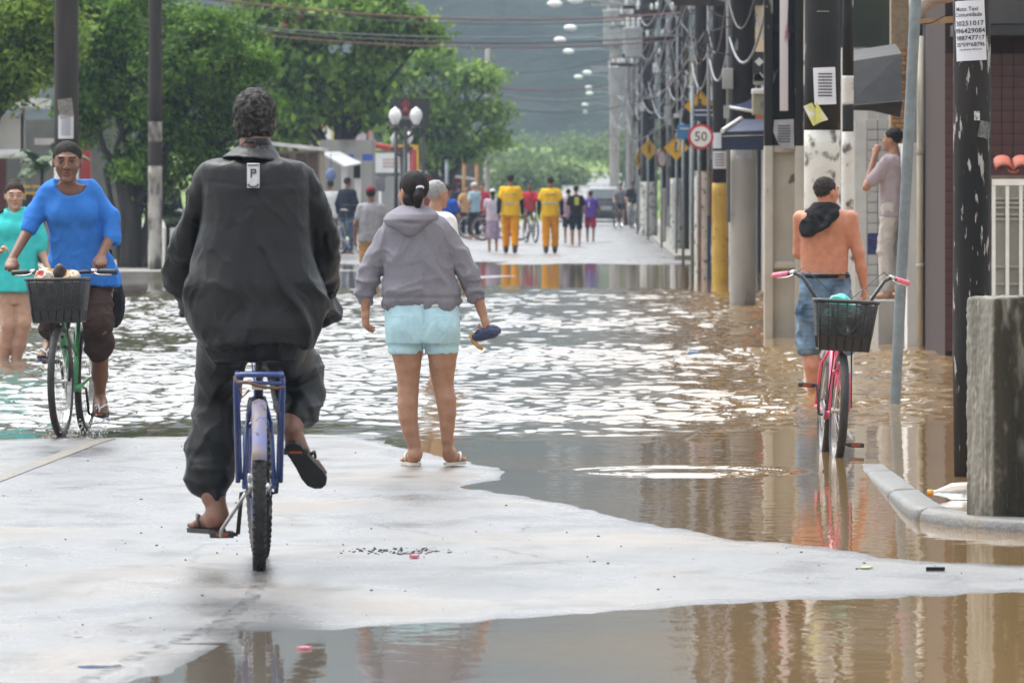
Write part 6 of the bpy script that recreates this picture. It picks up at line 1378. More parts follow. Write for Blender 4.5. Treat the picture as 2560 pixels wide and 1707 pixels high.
# ---------------------------------------------------------------- road signs
M_SYEL = pm('sign_yellow', (.72, .40, .015), None, 4, .4); M_SWHT = pm('sign_white', (.78, .78, .77), (.70, .70, .69), 4, .4); M_SRED = pm('sign_red', (.55, .025, .04), None, 4, .4); M_SBLK = pm('sign_black', (.02, .02, .02), None, 4, .5); M_SNAVY = pm('sign_navy', (.022, .04, .11), None, 4, .4); M_SBLUE = pm('sign_blue', (.05, .22, .48), None, 4, .4); M_SBACK = pm('sign_back', (.10, .105, .11), (.16, .165, .17), 3, .5)
def disc(mb, c, r, y, n=28, th=.004): mb.lathe([(.0005, y - th), (r, y - th), (r, y), (.0005, y)], c, n, 'y', smooth=False); return mb
def sign_post(label, px, Y, top_py, base_z=-.1, r=.03, m=None, group=None):
    x = W(px, 0, Y)[0]; t = thing('road_sign', label, 'sign', (x, Y, base_z), 0, group); zt = H - (top_py - VY) * Y / F - base_z
    MB().tube([(0, 0, 0), (0, 0, zt)], r, 10).build('post', m or M_GALV, t); return t, (lambda px, py, dy=0.0: W(px, py, Y + dy) - np.array((x, Y, base_z)))
def pedestrian(mb, c, k, y):
    for a, b, w in (((0, .10), (0, -.05), .05), ((0, -.03), (-.07, -.17), .035), ((0, -.03), (.06, -.17), .035), ((-.01, .08), (-.09, -.01), .028), ((.01, .08), (.09, .0), .028)):
        mb.tube([np.array(c) + (a[0] * k, y, a[1] * k), np.array(c) + (b[0] * k, y, b[1] * k)], w * k * .5, 5)
    disc(mb, np.array(c) + (0, 0, .16 * k), .045 * k, y)
def diamond(t, c, h, rz=0.0, wk=1.0, ped=True):
    """yellow diamond warning sign; rz turns it about its post"""
    M3 = np.array(Matrix.Rotation(rz, 3, 'Z'))
    def fn(v): return v @ M3.T + np.array(c)
    o = MB().prism([(0, h), (h, 0), (0, -h), (-h, 0)], 'y', -.042, -.036).build('plate', M_SYEL, t, fn=fn)
    b = MB(); q = h * .90
    b.tube([(0, -.044, q), (q, -.044, 0), (0, -.044, -q), (-q, -.044, 0)], .012, 4, closed=True); b.build('border', M_SBLK, o, fn=fn)
    if ped: m = MB(); pedestrian(m, (0, 0, 0), h * 2.2, -.046); tag(m.build('pedestrian_symbol', M_SBLK, o, fn=fn), kind='stuff')
t, P = sign_post('round speed limit 50 sign on a grey post before the striped pole', 1731, 126, 215)
c = P(1752, 342, -.035); rr_ = 32 * 126 / F
ds = disc(MB(), c, rr_, 0).build('red_ring', M_SRED, t); disc(MB(), c, rr_ * .80, -.006, th=.003).build('white_face', M_SWHT, ds)
v, f = text_mesh('50', .21, .002); MB().add(np.stack([v[:, 0] + c[0], v[:, 0] * 0 + c[1] - .012, v[:, 1] + c[2] - .005], 1), f).build('numerals', pm('sign_grey_print', (.09, .09, .10), None, 4, .5), ds)
t, P = sign_post('yellow warning diamond half hidden by a navy board high on a post', 1748, 129.5, 222)
diamond(t, P(1750, 266, -.03), 40 * 129.5 / F)
nb = MB().box(P(1762, 284, -.10), (58 * 129 / F, .012, 40 * 129 / F), bev=.003).build('navy_board', M_SNAVY, t)
for py in (276, 288): MB().box(P(1762, py, -.11), (50 * 129 / F, .004, .016)).build('white_line', M_SWHT, nb)
t, P = sign_post('yellow pedestrian crossing diamond in front of the white-footed pole', 1691, 170, 335, r=.025); diamond(t, P(1691, 370, -.03), 32 * 170 / F)
t, P = sign_post('yellow pedestrian crossing diamond, smaller and turned, farther along the poles', 1620, 215, 340, r=.03, base_z=.1); diamond(t, P(1621, 374, -.03), 27 * 215 / F, .55)
t, P = sign_post('farthest yellow diamond seen nearly edge-on beside the turned one', 1594, 240, 370, r=.03, base_z=.1); diamond(t, P(1594, 398, -.03), 26 * 240 / F, 1.15)
t, P = sign_post('small blue board on a post left of the speed sign', 1708, 150, 308); MB().box(P(1711, 330, -.03), (36 * 150 / F, .012, 36 * 150 / F), bev=.003).build('blue_board', M_SBLUE, t); MB().box(P(1711, 322, -.04), (.18, .003, .02)).build('white_line', M_SWHT, t)
t, P = sign_post('red-ringed round sign turned edge-on below the yellow diamonds', 1654, 186, 375, base_z=.1, r=.025)
M3 = np.array(Matrix.Rotation(1.05, 3, 'Z')); cc = P(1654, 397, -.05)
o = disc(MB(), (0, 0, 0), 23 * 186 / F, 0).build('red_ring', M_SRED, t, fn=lambda v: v @ M3.T + cc); disc(MB(), (0, 0, 0), 18 * 186 / F, -.006, th=.003).build('white_face', M_SWHT, o, fn=lambda v: v @ M3.T + cc)
t, P = sign_post('grey back of a diamond sign on a white post by the left shops', 951, 205, 415, base_z=.1, m=M_SWHT, r=.04)
MB().prism([(0, .34), (.46, 0), (0, -.26), (-.46, 0)], 'y', -.05, -.044).build('plate_back', M_SBACK, t, fn=lambda v: v + P(956, 424)); MB().box(P(948, 462, -.06), (.30, .02, .34), bev=.01).build('lower_plate', M_SBACK, t)
# ================================================================ buildings on the right
def plaster(name, c, **k): return pm(name, c, tuple(x * .82 for x in c), 1.2, .85, .003, 25, c3=k.pop('c3', tuple(x * .45 for x in c)), s3=1.1, lo3=.58, hi3=.75, **k)
M_MAR = pm('maroon_tile', (.075, .020, .016), (.055, .016, .013), 6, .30); M_MARJ = pm('dark_grout', (.03, .012, .010), None, 6, .9)
M_DARK = pm('dark_shutter', (.012, .012, .013), (.022, .021, .021), 3, .6, stretch=(1, 1, .2)); M_CREAMW = plaster('cream_wall', (.52, .47, .38)); M_WHITEP = plaster('white_wall', (.66, .65, .63)); M_TAN = plaster('tan_wall', (.33, .24, .16))
M_BRK = pm('yellow_brick', (.46, .28, .13), (.38, .21, .09), 9, .8, .003, 50); M_MORT = pm('mortar', (.34, .26, .17), None, 20, .9)
M_TILEW = pm('white_glazed_tile', (.62, .62, .60), (.55, .55, .54), 5, .25); M_TILEB = pm('blue_glazed_tile', (.035, .045, .20), None, 5, .25); M_GROUT = pm('grout', (.36, .35, .33), None, 20, .9)
M_TARP = pm('dark_tarpaulin', (.020, .021, .022), (.032, .032, .033), 3, .55, .006, 9); M_NAVYA = pm('navy_awning', (.012, .024, .062), (.018, .032, .075), 3, .6, .004, 10); M_DOME = pm('grey_blue_awning', (.15, .155, .20), (.07, .09, .30), 2.2, .5)
M_DIRTYT = pm('dirty_beige_tarp', (.36, .30, .25), (.22, .17, .13), 5, .8, .008, 16); M_WHT = pm('white_enamel', (.72, .72, .70), (.64, .64, .62), 8, .35); M_TERRA = pm('terracotta', (.33, .065, .03), (.26, .055, .028), 9, .7, .003, 40)
def pbox(mb, x0, x1, y0, y1, Y, dep, base, bev=0.0, mi=0):
    a, b = W(x0, y1, Y), W(x1, y0, Y); c = (a + b) / 2 - np.asarray(base); mb.box((c[0], c[1] + dep / 2, c[2]), (b[0] - a[0], dep, b[2] - a[2]), mi=mi, bev=bev); return mb
def bld(name, label, x, Y, z=-.15, cat='building', group=None): return thing(name, label, cat, (x, Y, z), 0, group), np.array((x, Y, z))
shared = {}
def pieces(parent, name, key, size, mat, places, bev=.0):
    """alike pieces share one mesh"""
    if key not in shared:
        o = MB().box((0, 0, 0), size, bev=bev).build(name, mat, parent); shared[key] = o.data; bpy.data.objects.remove(o)
    for p in places:
        o = bpy.data.objects.new(name, shared[key]); COL.objects.link(o); o.parent = parent; o.location = tuple(float(q) for q in p)
# maroon tiled shop with the white gate
t, b = bld('shop_building', 'maroon tiled shop front with black soffit behind the front pole', 3.2, 72.6)
MB().box((2.6, 2.2, 2.5), (5.19, 4.35, 5.0)).build('wall', M_MARJ, t)
pieces(t, 'tile', 'mar', (.098, .014, .098), M_MAR, [(.052 + .104 * i, .018, .25 + .104 * j) for i in range(11) for j in range(26)])
MB().box((1.3, -.45, 3.10), (2.5, 1.1, .10)).build('soffit', M_DARK, t); MB().box((1.45, -.9, 3.32), (2.2, .2, .36)).build('fascia', pm('grey_fascia', (.05, .05, .05), None, 3, .7), t)
t, b = bld('gate', 'white barred metal gate with louvred panels right of the front pole', W(2480, 0, 69.5)[0], 69.5, -.1, 'gate')
gw = 2.15; gz1 = H - (450 - VY) * 69.5 / F + .1; fr = MB()
fr.box((gw / 2, 0, gz1 - .02), (gw, .05, .055)); fr.build('frame_rail', M_WHT, t); MB().box((gw / 2, 0, .10), (gw, .05, .05)).build('frame_rail', M_WHT, t)
pieces(t, 'bar', 'gatebar', (.030, .035, gz1 - .17), M_WHT, [(.015 + .118 * i, 0, (gz1 - .05 + .12) / 2) for i in range(19)])
MB().box((gw / 2, .06, gz1 / 2), (gw, .01, gz1 - .1)).build('backing_sheet', pm('grey_green_sheet', (.30, .30, .26), (.24, .24, .21), 3, .7), t)
pieces(t, 'louvre', 'louvre', (gw, .03, .022), pm('louvre_grey', (.38, .38, .34), None, 5, .6), [(gw / 2, .045, z) for z in (gz1 - .16, gz1 - .20, gz1 - .24, gz1 - .30, gz1 - .34, .95, .80, .66)])
t, b = bld('tiled_canopy', 'small canopy of wavy terracotta tiles above the white gate', W(2480, 0, 69.9)[0], 69.9, H - (450 - VY) * 69.9 / F + .03, 'roof')
MB().box((1.1, .12, -.005), (2.3, .26, .03)).build('ledge', pm('brown_ledge', (.20, .15, .11), None, 5, .8), t)
for i in range(13):
    pts = [(.02 + .165 * i + .0825 + .078 * math.cos(a), math.sin(a) * .05) for a in np.linspace(0, math.pi, 8)]
    mb = MB(); vs = [(u, -.05, w + .06) for u, w in pts] + [(u, .28, w + .14) for u, w in pts]; mb.add(vs, [(j, j + 1, 9 + j, 8 + j) for j in range(7)], True); o = mb.build('roof_tile', M_TERRA, t); o.modifiers.new('s', 'SOLIDIFY').thickness = .016
    pts = [(.02 + .165 * i + .165 + .05 * math.cos(a), -math.sin(a) * .035) for a in np.linspace(0, math.pi, 6)]
    mb = MB(); vs = [(u, -.05, w + .055) for u, w in pts] + [(u, .28, w + .13) for u, w in pts]; mb.add(vs, [(j, j + 1, 7 + j, 6 + j) for j in range(5)], True); o = mb.build('roof_tile', M_TERRA, t); o.modifiers.new('s', 'SOLIDIFY').thickness = .016
# narrow shop: white pier, cream downpipe, dark shutters
t, b = bld('shop_building', 'narrow shop with white pier, cream downpipe and dark shutters next to the maroon shop', 3.15, 77.5)
pbox(MB(), 2268, 2294, 357, 905, 77.5, 4.0, b).build('white_pier', M_WHITEP, t); 
pc = W(2301, 0, 77.4)[0] - b[0]; MB().tube([(pc, -.06, .1), (pc, -.06, 3.15)], .033, 12).build('downpipe', pm('cream_pipe', (.58, .53, .43), (.5, .46, .37), 4, .5), t)
for z in (.9, 2.0): MB().tube([(pc, -.06, z), (pc, -.06, z + .05)], .038, 12).build('pipe_collar', M_CREAMC, t)
pbox(MB(), 2311, 2330, -300, 905, 77.5, 3.6, b).build('dark_pier', M_DARK, t); pbox(MB(), 2331, 2348, -300, 905, 77.6, 3.4, b).build('shutter', pm('black_shutter', (.012, .012, .013), None, 3, .5), t); pbox(MB(), 2326, 2333, -300, 905, 77.42, .1, b).build('steel_edge', pm('grey_edge', (.10, .10, .10), None, 4, .5), t)
pbox(MB(), 2296, 2560, -300, 905, 77.9, 4.0, b).build('inner_wall', M_DARK, t)
# brick pier and tiled doorway
t, b = bld('shop_building', 'shop with yellow brick pier and white tiled doorway where the man phones', 3.0, 80)
pbox(MB(), 2228, 2273, -120, 905, 80.03, .42, b).build('pier_core', M_MORT, t)
x0, x1 = W(2226, 0, 80)[0] - b[0], W(2275, 0, 80)[0] - b[0]; wpier = x1 - x0; pl = []; plh = []
for j in range(52):
    z = .62 + j * .048
    if j % 2 == 0: pl += [(x0 + wpier * .25, .045, z), (x0 + wpier * .75, .045, z)]
    else: pl += [(x0 + wpier * .5, .045, z)]; plh += [(x0 + wpier * .115, .045, z), (x0 + wpier * .885, .045, z)]
pieces(t, 'brick', 'brk', (wpier * .5 - .006, .09, .041), M_BRK, pl, .003); pieces(t, 'brick', 'brkh', (wpier * .23 - .005, .09, .041), M_BRK, plh, .003)
pbox(MB(), 2105, 2226, -300, 905, 84.5, .3, b).build('back_wall', M_WHITEP, t)
pbox(MB(), 2168, 2220, 300, 905, 82.5, .25, b).build('tiled_pier', M_GROUT, t)
xa = W(2168, 0, 82.5)[0] - b[0]; places = []; pb_ = []
for i in range(2):
    for j in range(21):
        p = (xa + .054 + .107 * i, 2.49, .30 + .107 * j); (pb_ if j in (7, 8) else places).append(p)
pieces(t, 'tile', 'wt', (.098, .014, .098), M_TILEW, places); pieces(t, 'tile', 'bt', (.098, .014, .098), M_TILEB, pb_)
pbox(MB(), 2137, 2166, 300, 905, 82.6, .1, b).build('white_door', M_WHT, t); MB().box((W(2172, 475, 82)[0] - b[0], 1.95, W(0, 475, 82)[2] + .15), (.03, .05, .14)).build('door_handle', M_STEEL, t)
pbox(MB(), 2100, 2300, -400, 118, 83.5, .5, b).build('upper_wall', pm('dark_greenery_shade', (.03, .04, .03), (.05, .06, .04), 2, .9), t)  # upper wall coloured as dark greenery, with its shade put into the colour
pbox(MB(), 2196, 2300, 752, 905, 78.3, 3.6, b).build('doorstep', M_CONC, t)
# awnings
t, b = bld('awning', 'dark grey tarpaulin awning hanging beside the yellow brick pier', 2.45, 77, 2.0, 'awning')
P = pxf(77, b)
aw = MB(); A = [P(2119, 155), P(2254, 134), P(2256, 250, -.25), P(2121, 262, -.25)]; Bk = [p + np.array((0, 1.6, .12)) for p in A[:2]]
aw.add([*A, *Bk], [(3, 2, 1, 0), (0, 1, 5, 4)]); aw.add([P(2121, 263, -.25), P(2256, 251, -.25), P(2250, 292, -.18), P(2180, 276, -.2), P(2122, 274, -.2)], [(0, 4, 3, 2, 1)])
o = aw.build('tarpaulin', M_TARP, t); o.modifiers.new('s', 'SOLIDIFY').thickness = .012
for px in (2124, 2252): MB().tube([P(px, 258, -.2), P(px, 200, .5), P(px, 190, 3)], .014, 6).build('rail', M_GALV, t)
t, b = bld('awning', 'dirty beige tarpaulin tied to the leaning galvanised post at the top', 2.3, 57, 2.6, 'awning')
P = pxf(57, b); rows = []
tp = MB(); vs = []; nx = 12
for i in range(nx + 1):
    u = i / nx; px = 2272 + 130 * u; sag = 58 - 70 * u + 6 * math.sin(u * 9)
    for k, (dy, dpy) in enumerate(((0, 0), (-.03, -28), (.05, -62), (.5, -95), (1.6, -110))): vs.append(P(px + 2 * k * math.sin(3 * u), sag + dpy, dy))
tp.add(vs, [(i * 5 + j, (i + 1) * 5 + j, (i + 1) * 5 + j + 1, i * 5 + j + 1) for i in range(nx) for j in range(4)], True); o = tp.build('tarpaulin', M_DIRTYT, t); o.modifiers.new('s', 'SOLIDIFY').thickness = .02
MB().box(P(2345, 52, .5), (.42, .03, .045), R=np.array(Matrix.Rotation(-.08, 3, 'Y'))).build('batten', pm('raw_wood', (.42, .28, .15), None, 12, .8), t)
MB().tube([P(2300, 62, .1), P(2330, 58, .2), P(2362, 40, .3)], .006, 5).build('tie_rope', M_CABLE, t)
t, b = bld('signpost', 'leaning galvanised steel post standing in the flood near the shirtless man', W(2237, 0, 56.7)[0], 56.7, -.1, 'post')
P = pxf(56.7, b); top = P(2286, 65); MB().tube([(0, 0, 0), P(2237, 1012), top, top + (top - P(2237, 1012)) * .35], .040, 14).build('tube', M_GALV, t)
t, b = bld('awning', 'grey-blue half-dome awning above the navy one', W(1870, 0, 100.4)[0], 100.4, 2.3, 'awning'); P = pxf(100.4, b)
dm = MB(); vs = []; n1, n2 = 9, 7
for i in range(n1 + 1):
    a = i / n1 * math.pi / 2
    for j in range(n2 + 1):
        c = j / n2; q = P(1822 + (1925 - 1822) * math.sin(a * .98), 265 - 95 * (1 - math.cos(a)) ** .8 + 16 * math.sin(a)); vs.append((q[0], q[1] + 2.2 * c, q[2]))
dm.add(vs, [(i * 8 + j, (i + 1) * 8 + j, (i + 1) * 8 + j + 1, i * 8 + j + 1) for i in range(n1) for j in range(n2)], True)
side = [P(1822, 265)] + [np.array(vs[i * 8]) for i in range(n1 + 1)] + [P(1925, 285)]; dm.add(side, [tuple(range(len(side)))])
o = dm.build('canopy', M_DOME, t); o.modifiers.new('s', 'SOLIDIFY').thickness = .01
MB().tube([P(1820, 268, -.03), P(1925, 286, -.03)], .022, 6).build('white_trim', M_WHT, t); MB().box(P(1816, 280, 0), (.07, .1, .16)).build('end_bracket', M_TRAFO, t)
t, b = bld('awning', 'navy awning with white edge beside the square pole', W(1850, 0, 99)[0], 99, 2.0, 'awning'); P = pxf(99, b)
nv = MB(); A = [P(1806, 330), P(1853, 298, 1.2), P(1930, 300, 1.2), P(1930, 326), P(1930, 375), P(1806, 375)]
nv.add([A[0], A[1], A[2], A[3], A[4], A[5]], [(0, 3, 2, 1), (0, 5, 4, 3)]); nv.add([P(1806, 330), P(1806, 375), P(1806, 375, 2.5), P(1806, 318, 2.5)], [(0, 1, 2, 3)]); o = nv.build('canopy', M_NAVYA, t); o.modifiers.new('s', 'SOLIDIFY').thickness = .012
MB().tube([P(1806, 328, -.02), P(1852, 297, 1.18)], .03, 6).build('white_edge', M_WHT, t); MB().tube([P(1806, 341, -.015), P(1930, 338, -.015)], .006, 5).build('piping', M_CREAMC, t)
t, b = bld('air_conditioner', 'beige air conditioner box with white lid above the awnings', W(1900, 0, 98.4)[0], 98.4, H - (288 - VY) * 98.4 / F, 'appliance'); P = pxf(98.4, b)
pbox(MB(), 1881, 1925, 236, 288, 98.4, .35, b, .02).build('casing', pm('beige_casing', (.36, .34, .25), (.20, .21, .13), 5, .7), t); pbox(MB(), 1880, 1926, 222, 236, 98.35, .45, b, .015).build('lid', M_WHT, t)
MB().box(P(1905, 262, .5), (.06, 1.2, .06)).build('wall_bracket', M_GALV, t)
# the shops farther along, hard against the pavement
for i, (y0, y1, h, m, lb, px) in enumerate([(85.2, 104, 5.6, M_TAN, 'tan rubble-faced shop behind the square pole', 3.0), (105, 126, 4.4, M_CREAMW, 'cream shop with red fascia behind the concrete pole', 2.95), (127, 162, 5.2, plaster('ochre_wall', (.34, .25, .14)), 'ochre shop behind the yellow-footed pole', 3.05), (163, 212, 4.6, plaster('grey_shop_wall', (.30, .29, .28)), 'grey shop behind the white-footed poles', 2.9), (213, 300, 5.0, plaster('pale_green_wall', (.30, .34, .29)), 'pale green shop at the far right end of the street', 2.7)]):
    t, b = bld('shop_building', lb, px, y0); L_ = y1 - y0
    MB().box((3, L_ / 2, h / 2), (6, L_, h)).build('wall', m, t); MB().box((2.9, L_ / 2, h + .08), (6.3, L_ + .2, .16)).build('roof_slab', M_GREYC, t)
    for k in range(max(2, int(L_ / 5))):
        yy = 2 + k * (L_ - 3) / max(1, int(L_ / 5) - 1); w = MB().box((-.03, yy, 1.25), (.08, 1.9, 2.2)).build('shutter_door', M_DARK if k % 2 else M_TRAFO, t)
        MB().box((-.03, yy, 3.3), (.08, 1.1, .9)).build('window', pm('dark_glass', (.02, .025, .03), None, 2, .15), t)
    MB().box((-.35, L_ * .5, 2.75), (.66, L_ * .8, .10)).build('fascia', (M_DARK, pm('red_fascia', (.45, .02, .02), None, 2, .5), M_NAVYA, M_TAN, M_GREYC)[i], t)
t, b = bld('shop_sign', 'dark green shop board with white diamond marks above the dome awning', W(1900, 0, 100)[0], 100, 2.9, 'sign'); P = pxf(100, b)
so_ = pbox(MB(), 1882, 1935, 130, 185, 100, .08, b).build('board', pm('dark_green_board', (.025, .035, .030), None, 3, .6), t)
for px in (1898, 1918): MB().prism([(0, .055), (.06, 0), (0, -.055), (-.06, 0)], 'y', -.012, -.004).build('white_mark', M_WHT, so_, fn=lambda v, px=px: v + P(px, 155))
MB().box(P(1935, 158, .05) + np.array((.32, 0, 0)), (.6, .05, .05)).build('bracket', M_GALV, t)
# old concrete stub on the corner
t, b = bld('concrete_stub', 'mossy broken concrete post at the right edge by the kerb', 1.865, 36.25, -.04, 'post')
st = SDF(axis(-.24, .24, .008), axis(-.24, .24, .008), axis(-.02, 1.16, .010))
Rz = np.array(Matrix.Rotation(math.radians(28), 3, 'Z')); X, Yg, Z = st.a[0][:, None, None], st.a[1][None, :, None], st.a[2][None, None, :]
u, v_ = X * Rz[0, 0] + Yg * Rz[1, 0], X * Rz[0, 1] + Yg * Rz[1, 1]
qx, qy, qz = np.abs(u) - .128 + .02, np.abs(v_) - .128 + .02, np.abs(Z - .545) - .545 + .02
st.d = (np.sqrt(np.maximum(qx, 0) ** 2 + np.maximum(qy, 0) ** 2 + np.maximum(qz, 0) ** 2) + np.minimum(np.maximum(np.maximum(qx, qy), qz), 0) - .02).astype(np.float32)
st.ell((.10, -.14, 1.06), (.05, .05, .03), None, .01, True); st.ell((.0, -.18, .25), (.05, .03, .12), None, .02, True); st.ell((-.17, -.02, .45), (.03, .05, .2), None, .02, True); st.ell((.02, -.19, .8), (.03, .03, .1), None, .02, True)
M_MOSS = pm('mossy_concrete', (.23, .22, .19), (.09, .088, .07), 6, .95, .012, 30, stretch=(1, 1, .16), c3=(.30, .29, .24), s3=34, lo3=.60, hi3=.68, lo=.38, hi=.62, attr=True)
def moss(V):        # black algae all over the street side, thinner on the other
    q = V[:, 0] * Rz[0, 1] + V[:, 1] * Rz[1, 1]; n1 = fbm(V * np.array((14, 14, 5)), 3, 91); n2 = fbm(V * np.array((40, 40, 12)), 2, 92)
    w = np.clip((-q - .112) / .012, 0, 1) * np.clip((n1 - .30) * 6, 0, 1) + np.clip((.25 - V[:, 2]) / .2, 0, 1) * .6; w = np.clip(w + (n2 - .62) * 2 * (n2 > .62), 0, 1)[:, None]
    return np.ones((len(V), 3)) * (1 - w) + w * np.array((.22, .20, .15))
st.mesh('post', M_MOSS, t, lambda V, N: .014 * (fbm(V * np.array((25, 25, 8)), 3, 5) - .5) + .010 * (fbm(V * 60, 2, 6) - .5), moss)
# bottle
t, b = bld('plastic_bottle', 'clear plastic bottle with orange cap floating behind the concrete stub', W(2330, 0, 39.5)[0], 39.5, .012, 'bottle')
m = pm('clear_plastic', (.93, .94, .95), (.88, .89, .9), 8, .08, .003, 30, transl=.8)
MB().lathe([(.001, .0), (.013, .0), (.014, .022), (.028, .06), (.043, .10), (.044, .20), (.041, .22), (.044, .24), (.043, .30), (.03, .315), (.001, .31)], (0, 0, 0), 20, 'x').build('bottle_body', m, t, fn=lambda v: v @ np.array(Matrix.Rotation(-.06, 3, 'Y')).T + np.array((0, 0, .024)))
MB().lathe([(.001, -.022), (.0155, -.022), (.017, -.016), (.017, .004), (.001, .004)], (0, 0, .024), 14, 'x').build('cap', pm('orange_cap', (.85, .32, .01), None, 8, .4), t)
# litter and stones on the wet road
def litter(name, label, cat, px, py, mat, pts, th=.006):
    x, y = G(px, py); t_ = MB().prism(pts, 'z', 0, th).build(name, mat, None, (x, y, max(0.0, gh(x, y)) + .003)); tag(t_, label, cat)
litter('charred_stick', 'short black stick lying on the wet road at the right', 'stick', 2338, 1433, M_BLK, [(-.038, -.02), (.036, -.03), (.040, .02), (-.034, .03)], .014)
litter('flower_petal', 'pink petal lying on the road in front of the pothole', 'petal', 1035, 1402, pm('pink_petal', (.80, .22, .30), None, 30, .6), [(-.018, -.03), (.012, -.05), (.022, .02), (-.004, .05)], .012)
litter('flower_petal', 'pink petal floating on the near puddle', 'petal', 760, 1622, pm('pink_petal', (.80, .22, .30), None, 30, .6), [(-.024, -.02), (.016, -.03), (.026, .01), (-.004, .03)], .006)
litter('green_leaf', 'pale green leaf lying on the sandy road at the right', 'leaf', 2165, 1428, pm('pale_leaf', (.40, .50, .24), None, 30, .6), [(-.03, -.05), (.01, -.06), (.03, .03), (-.005, .06)], .006)
litter('plastic_scrap', 'small blue scrap floating on the rippled water', 'litter', 1732, 883, pm('blue_scrap', (.15, .35, .70), None, 30, .5), [(-.05, -.2), (.05, -.15), (.05, .15), (-.03, .2)], .015)
peb = MB(); rr = random.Random(4)
for k in range(260):
    px, py = rr.uniform(0, 2560), rr.uniform(1100, 1600); x, y = G(px, py); h = gh(x, y)
    if h < .004: continue
    s = rr.choice((.0016, .002, .0025, .003, .0045)) ; peb.ball((x, y, h + s * .4), s, 5, 4, scale=(rr.uniform(.8, 1.8), rr.uniform(.8, 2), .8))
for k in range(120):
    x, y = -.80 + rr.gauss(0, .12), 33.72 + rr.gauss(0, .14); s = rr.uniform(.002, .006); peb.ball((x, y, gh(x, y) + s * .3), s, 5, 4, scale=(1.5, 1.5, .7))
tag(peb.build('gravel', pm('dark_gravel', (.025, .025, .025), (.07, .065, .06), 30, .9)), kind='stuff')
# worn yellow centre line
vs = []; mk = MB(); pa, pb2 = np.array(D(250, 1008)), np.array(D(-120, 1150)); n_ = 24
for i in range(n_ + 1):
    p = pa + (pb2 - pa) * i / n_
    for s in (-.05, .05): vs.append((p[0] + s, p[1], max(-.01, gh(p[0] + s, p[1])) + .0035))
mk.add(vs, [(2 * i, 2 * i + 1, 2 * i + 3, 2 * i + 2) for i in range(n_)]); tag(mk.build('road_marking', pm('worn_yellow_line', (.19, .155, .09), (.125, .123, .115), 7, .45, lo=.40, hi=.56, spec=.5)), kind='structure')
# wet tyre track left by the blue bicycle
tm = bpy.data.materials.new('wet_track'); tm.use_nodes = True; tn = tm.node_tree; tb_ = tn.nodes['Principled BSDF']; tb_.inputs['Base Color'].default_value = (.10, .10, .10, 1); tb_.inputs['Roughness'].default_value = .2
t1 = tn.nodes.new('ShaderNodeTexCoord'); t2 = tn.nodes.new('ShaderNodeTexNoise'); t2.inputs['Scale'].default_value = 14; t2.inputs['Detail'].default_value = 8; t3 = tn.nodes.new('ShaderNodeMapRange'); t3.inputs['From Min'].default_value = .50; t3.inputs['From Max'].default_value = .66; t3.inputs['To Max'].default_value = .75
tn.links.new(t1.outputs['Object'], t2.inputs['Vector']); tn.links.new(t2.outputs['Fac'], t3.inputs['Value']); tn.links.new(t3.outputs[0], tb_.inputs['Alpha'])
ctr = [(596, 1318), (592, 1350), (575, 1385), (530, 1420), (470, 1448), (400, 1478), (320, 1510), (240, 1545), (170, 1575)]; vs = []
cp = [np.array(D(*q)) for q in ctr]; fine = [cp[i] * (1 - u) + cp[i + 1] * u for i in range(len(cp) - 1) for u in np.linspace(0, 1, 8, endpoint=False)]
for p in fine:
    for s_ in (-.032, .032): vs.append((p[0] + s_, p[1], max(.001, gh(p[0] + s_, p[1])) + .003))
tag(MB().add(vs, [(2 * i, 2 * i + 1, 2 * i + 3, 2 * i + 2) for i in range(len(fine) - 1)]).build('tyre_track', tm), kind='structure')
# spray thrown up by the green bicycle
sp = MB()
for k in range(170):
    c = rr.choice((155, 213)); x, y = G(c + rr.gauss(25, 40), 1083 + rr.gauss(0, 4)); sp.ball((x, y, abs(rr.gauss(0, .045))), rr.uniform(.0025, .006), 5, 4)
tag(sp.build('water_spray', pm('spray_water', (.7, .7, .7), None, 5, .1)), kind='stuff')

# ================================================================ left side: house, shops, lamps
M_RED = plaster('red_paint', (.36, .045, .04), c3=(.2, .03, .03)); M_ROOFW = pm('white_roof_sheet', (.66, .66, .64), (.45, .44, .41), 2, .6)
t, b = bld('house', 'white house with red columns behind the girl in turquoise', -10.0, 152, .1, 'house')
pbox(MB(), -200, 92, 243, 268, 149.5, 4, b).build('roof', M_ROOFW, t); pbox(MB(), -200, 58, 286, 382, 151, .3, b).build('upper_wall', plaster('mildewed_white', (.58, .57, .55), c3=(.12, .13, .11)), t)
MB().tube([W(-200, 385, 150) - b, W(66, 385, 150) - b], .085, 12).build('white_beam', M_WHT, t); pbox(MB(), -200, 14, 393, 690, 150.6, .3, b).build('red_wall', pm('dark_red_wall', (.10, .025, .025), None, 2, .8), t)
pbox(MB(), 201, 226, 330, 692, 151, .3, b).build('red_column', M_RED, t); pbox(MB(), -200, 330, 300, 700, 156, .3, b).build('back_wall', pm('dark_grey_wall', (.09, .10, .09), (.14, .14, .12), 2, .9), t)  # back wall in a plain dark grey
pbox(MB(), 86, 136, 346, 362, 151.5, 2, b).build('porch_beam', M_ROOFW, t); pbox(MB(), 52, 62, 268, 692, 151, .2, b).build('porch_post', M_GREYC, t); pbox(MB(), 100, 135, 540, 692, 151, .3, b).build('gate_pier', M_CREAMC, t)
for py in (464, 480): pbox(MB(), 56, 110, py, py + 6, 150.2, .05, b).build('yellow_rail', M_YELL, t)
for px in (60, 82, 104): pbox(MB(), px, px + 4, 462, 500, 150.25, .04, b).build('rail_post', M_YELL, t)
pbox(MB(), 56, 112, 486, 690, 150.5, .1, b).build('dark_panel', pm('navy_panel', (.02, .03, .05), None, 2, .7), t)
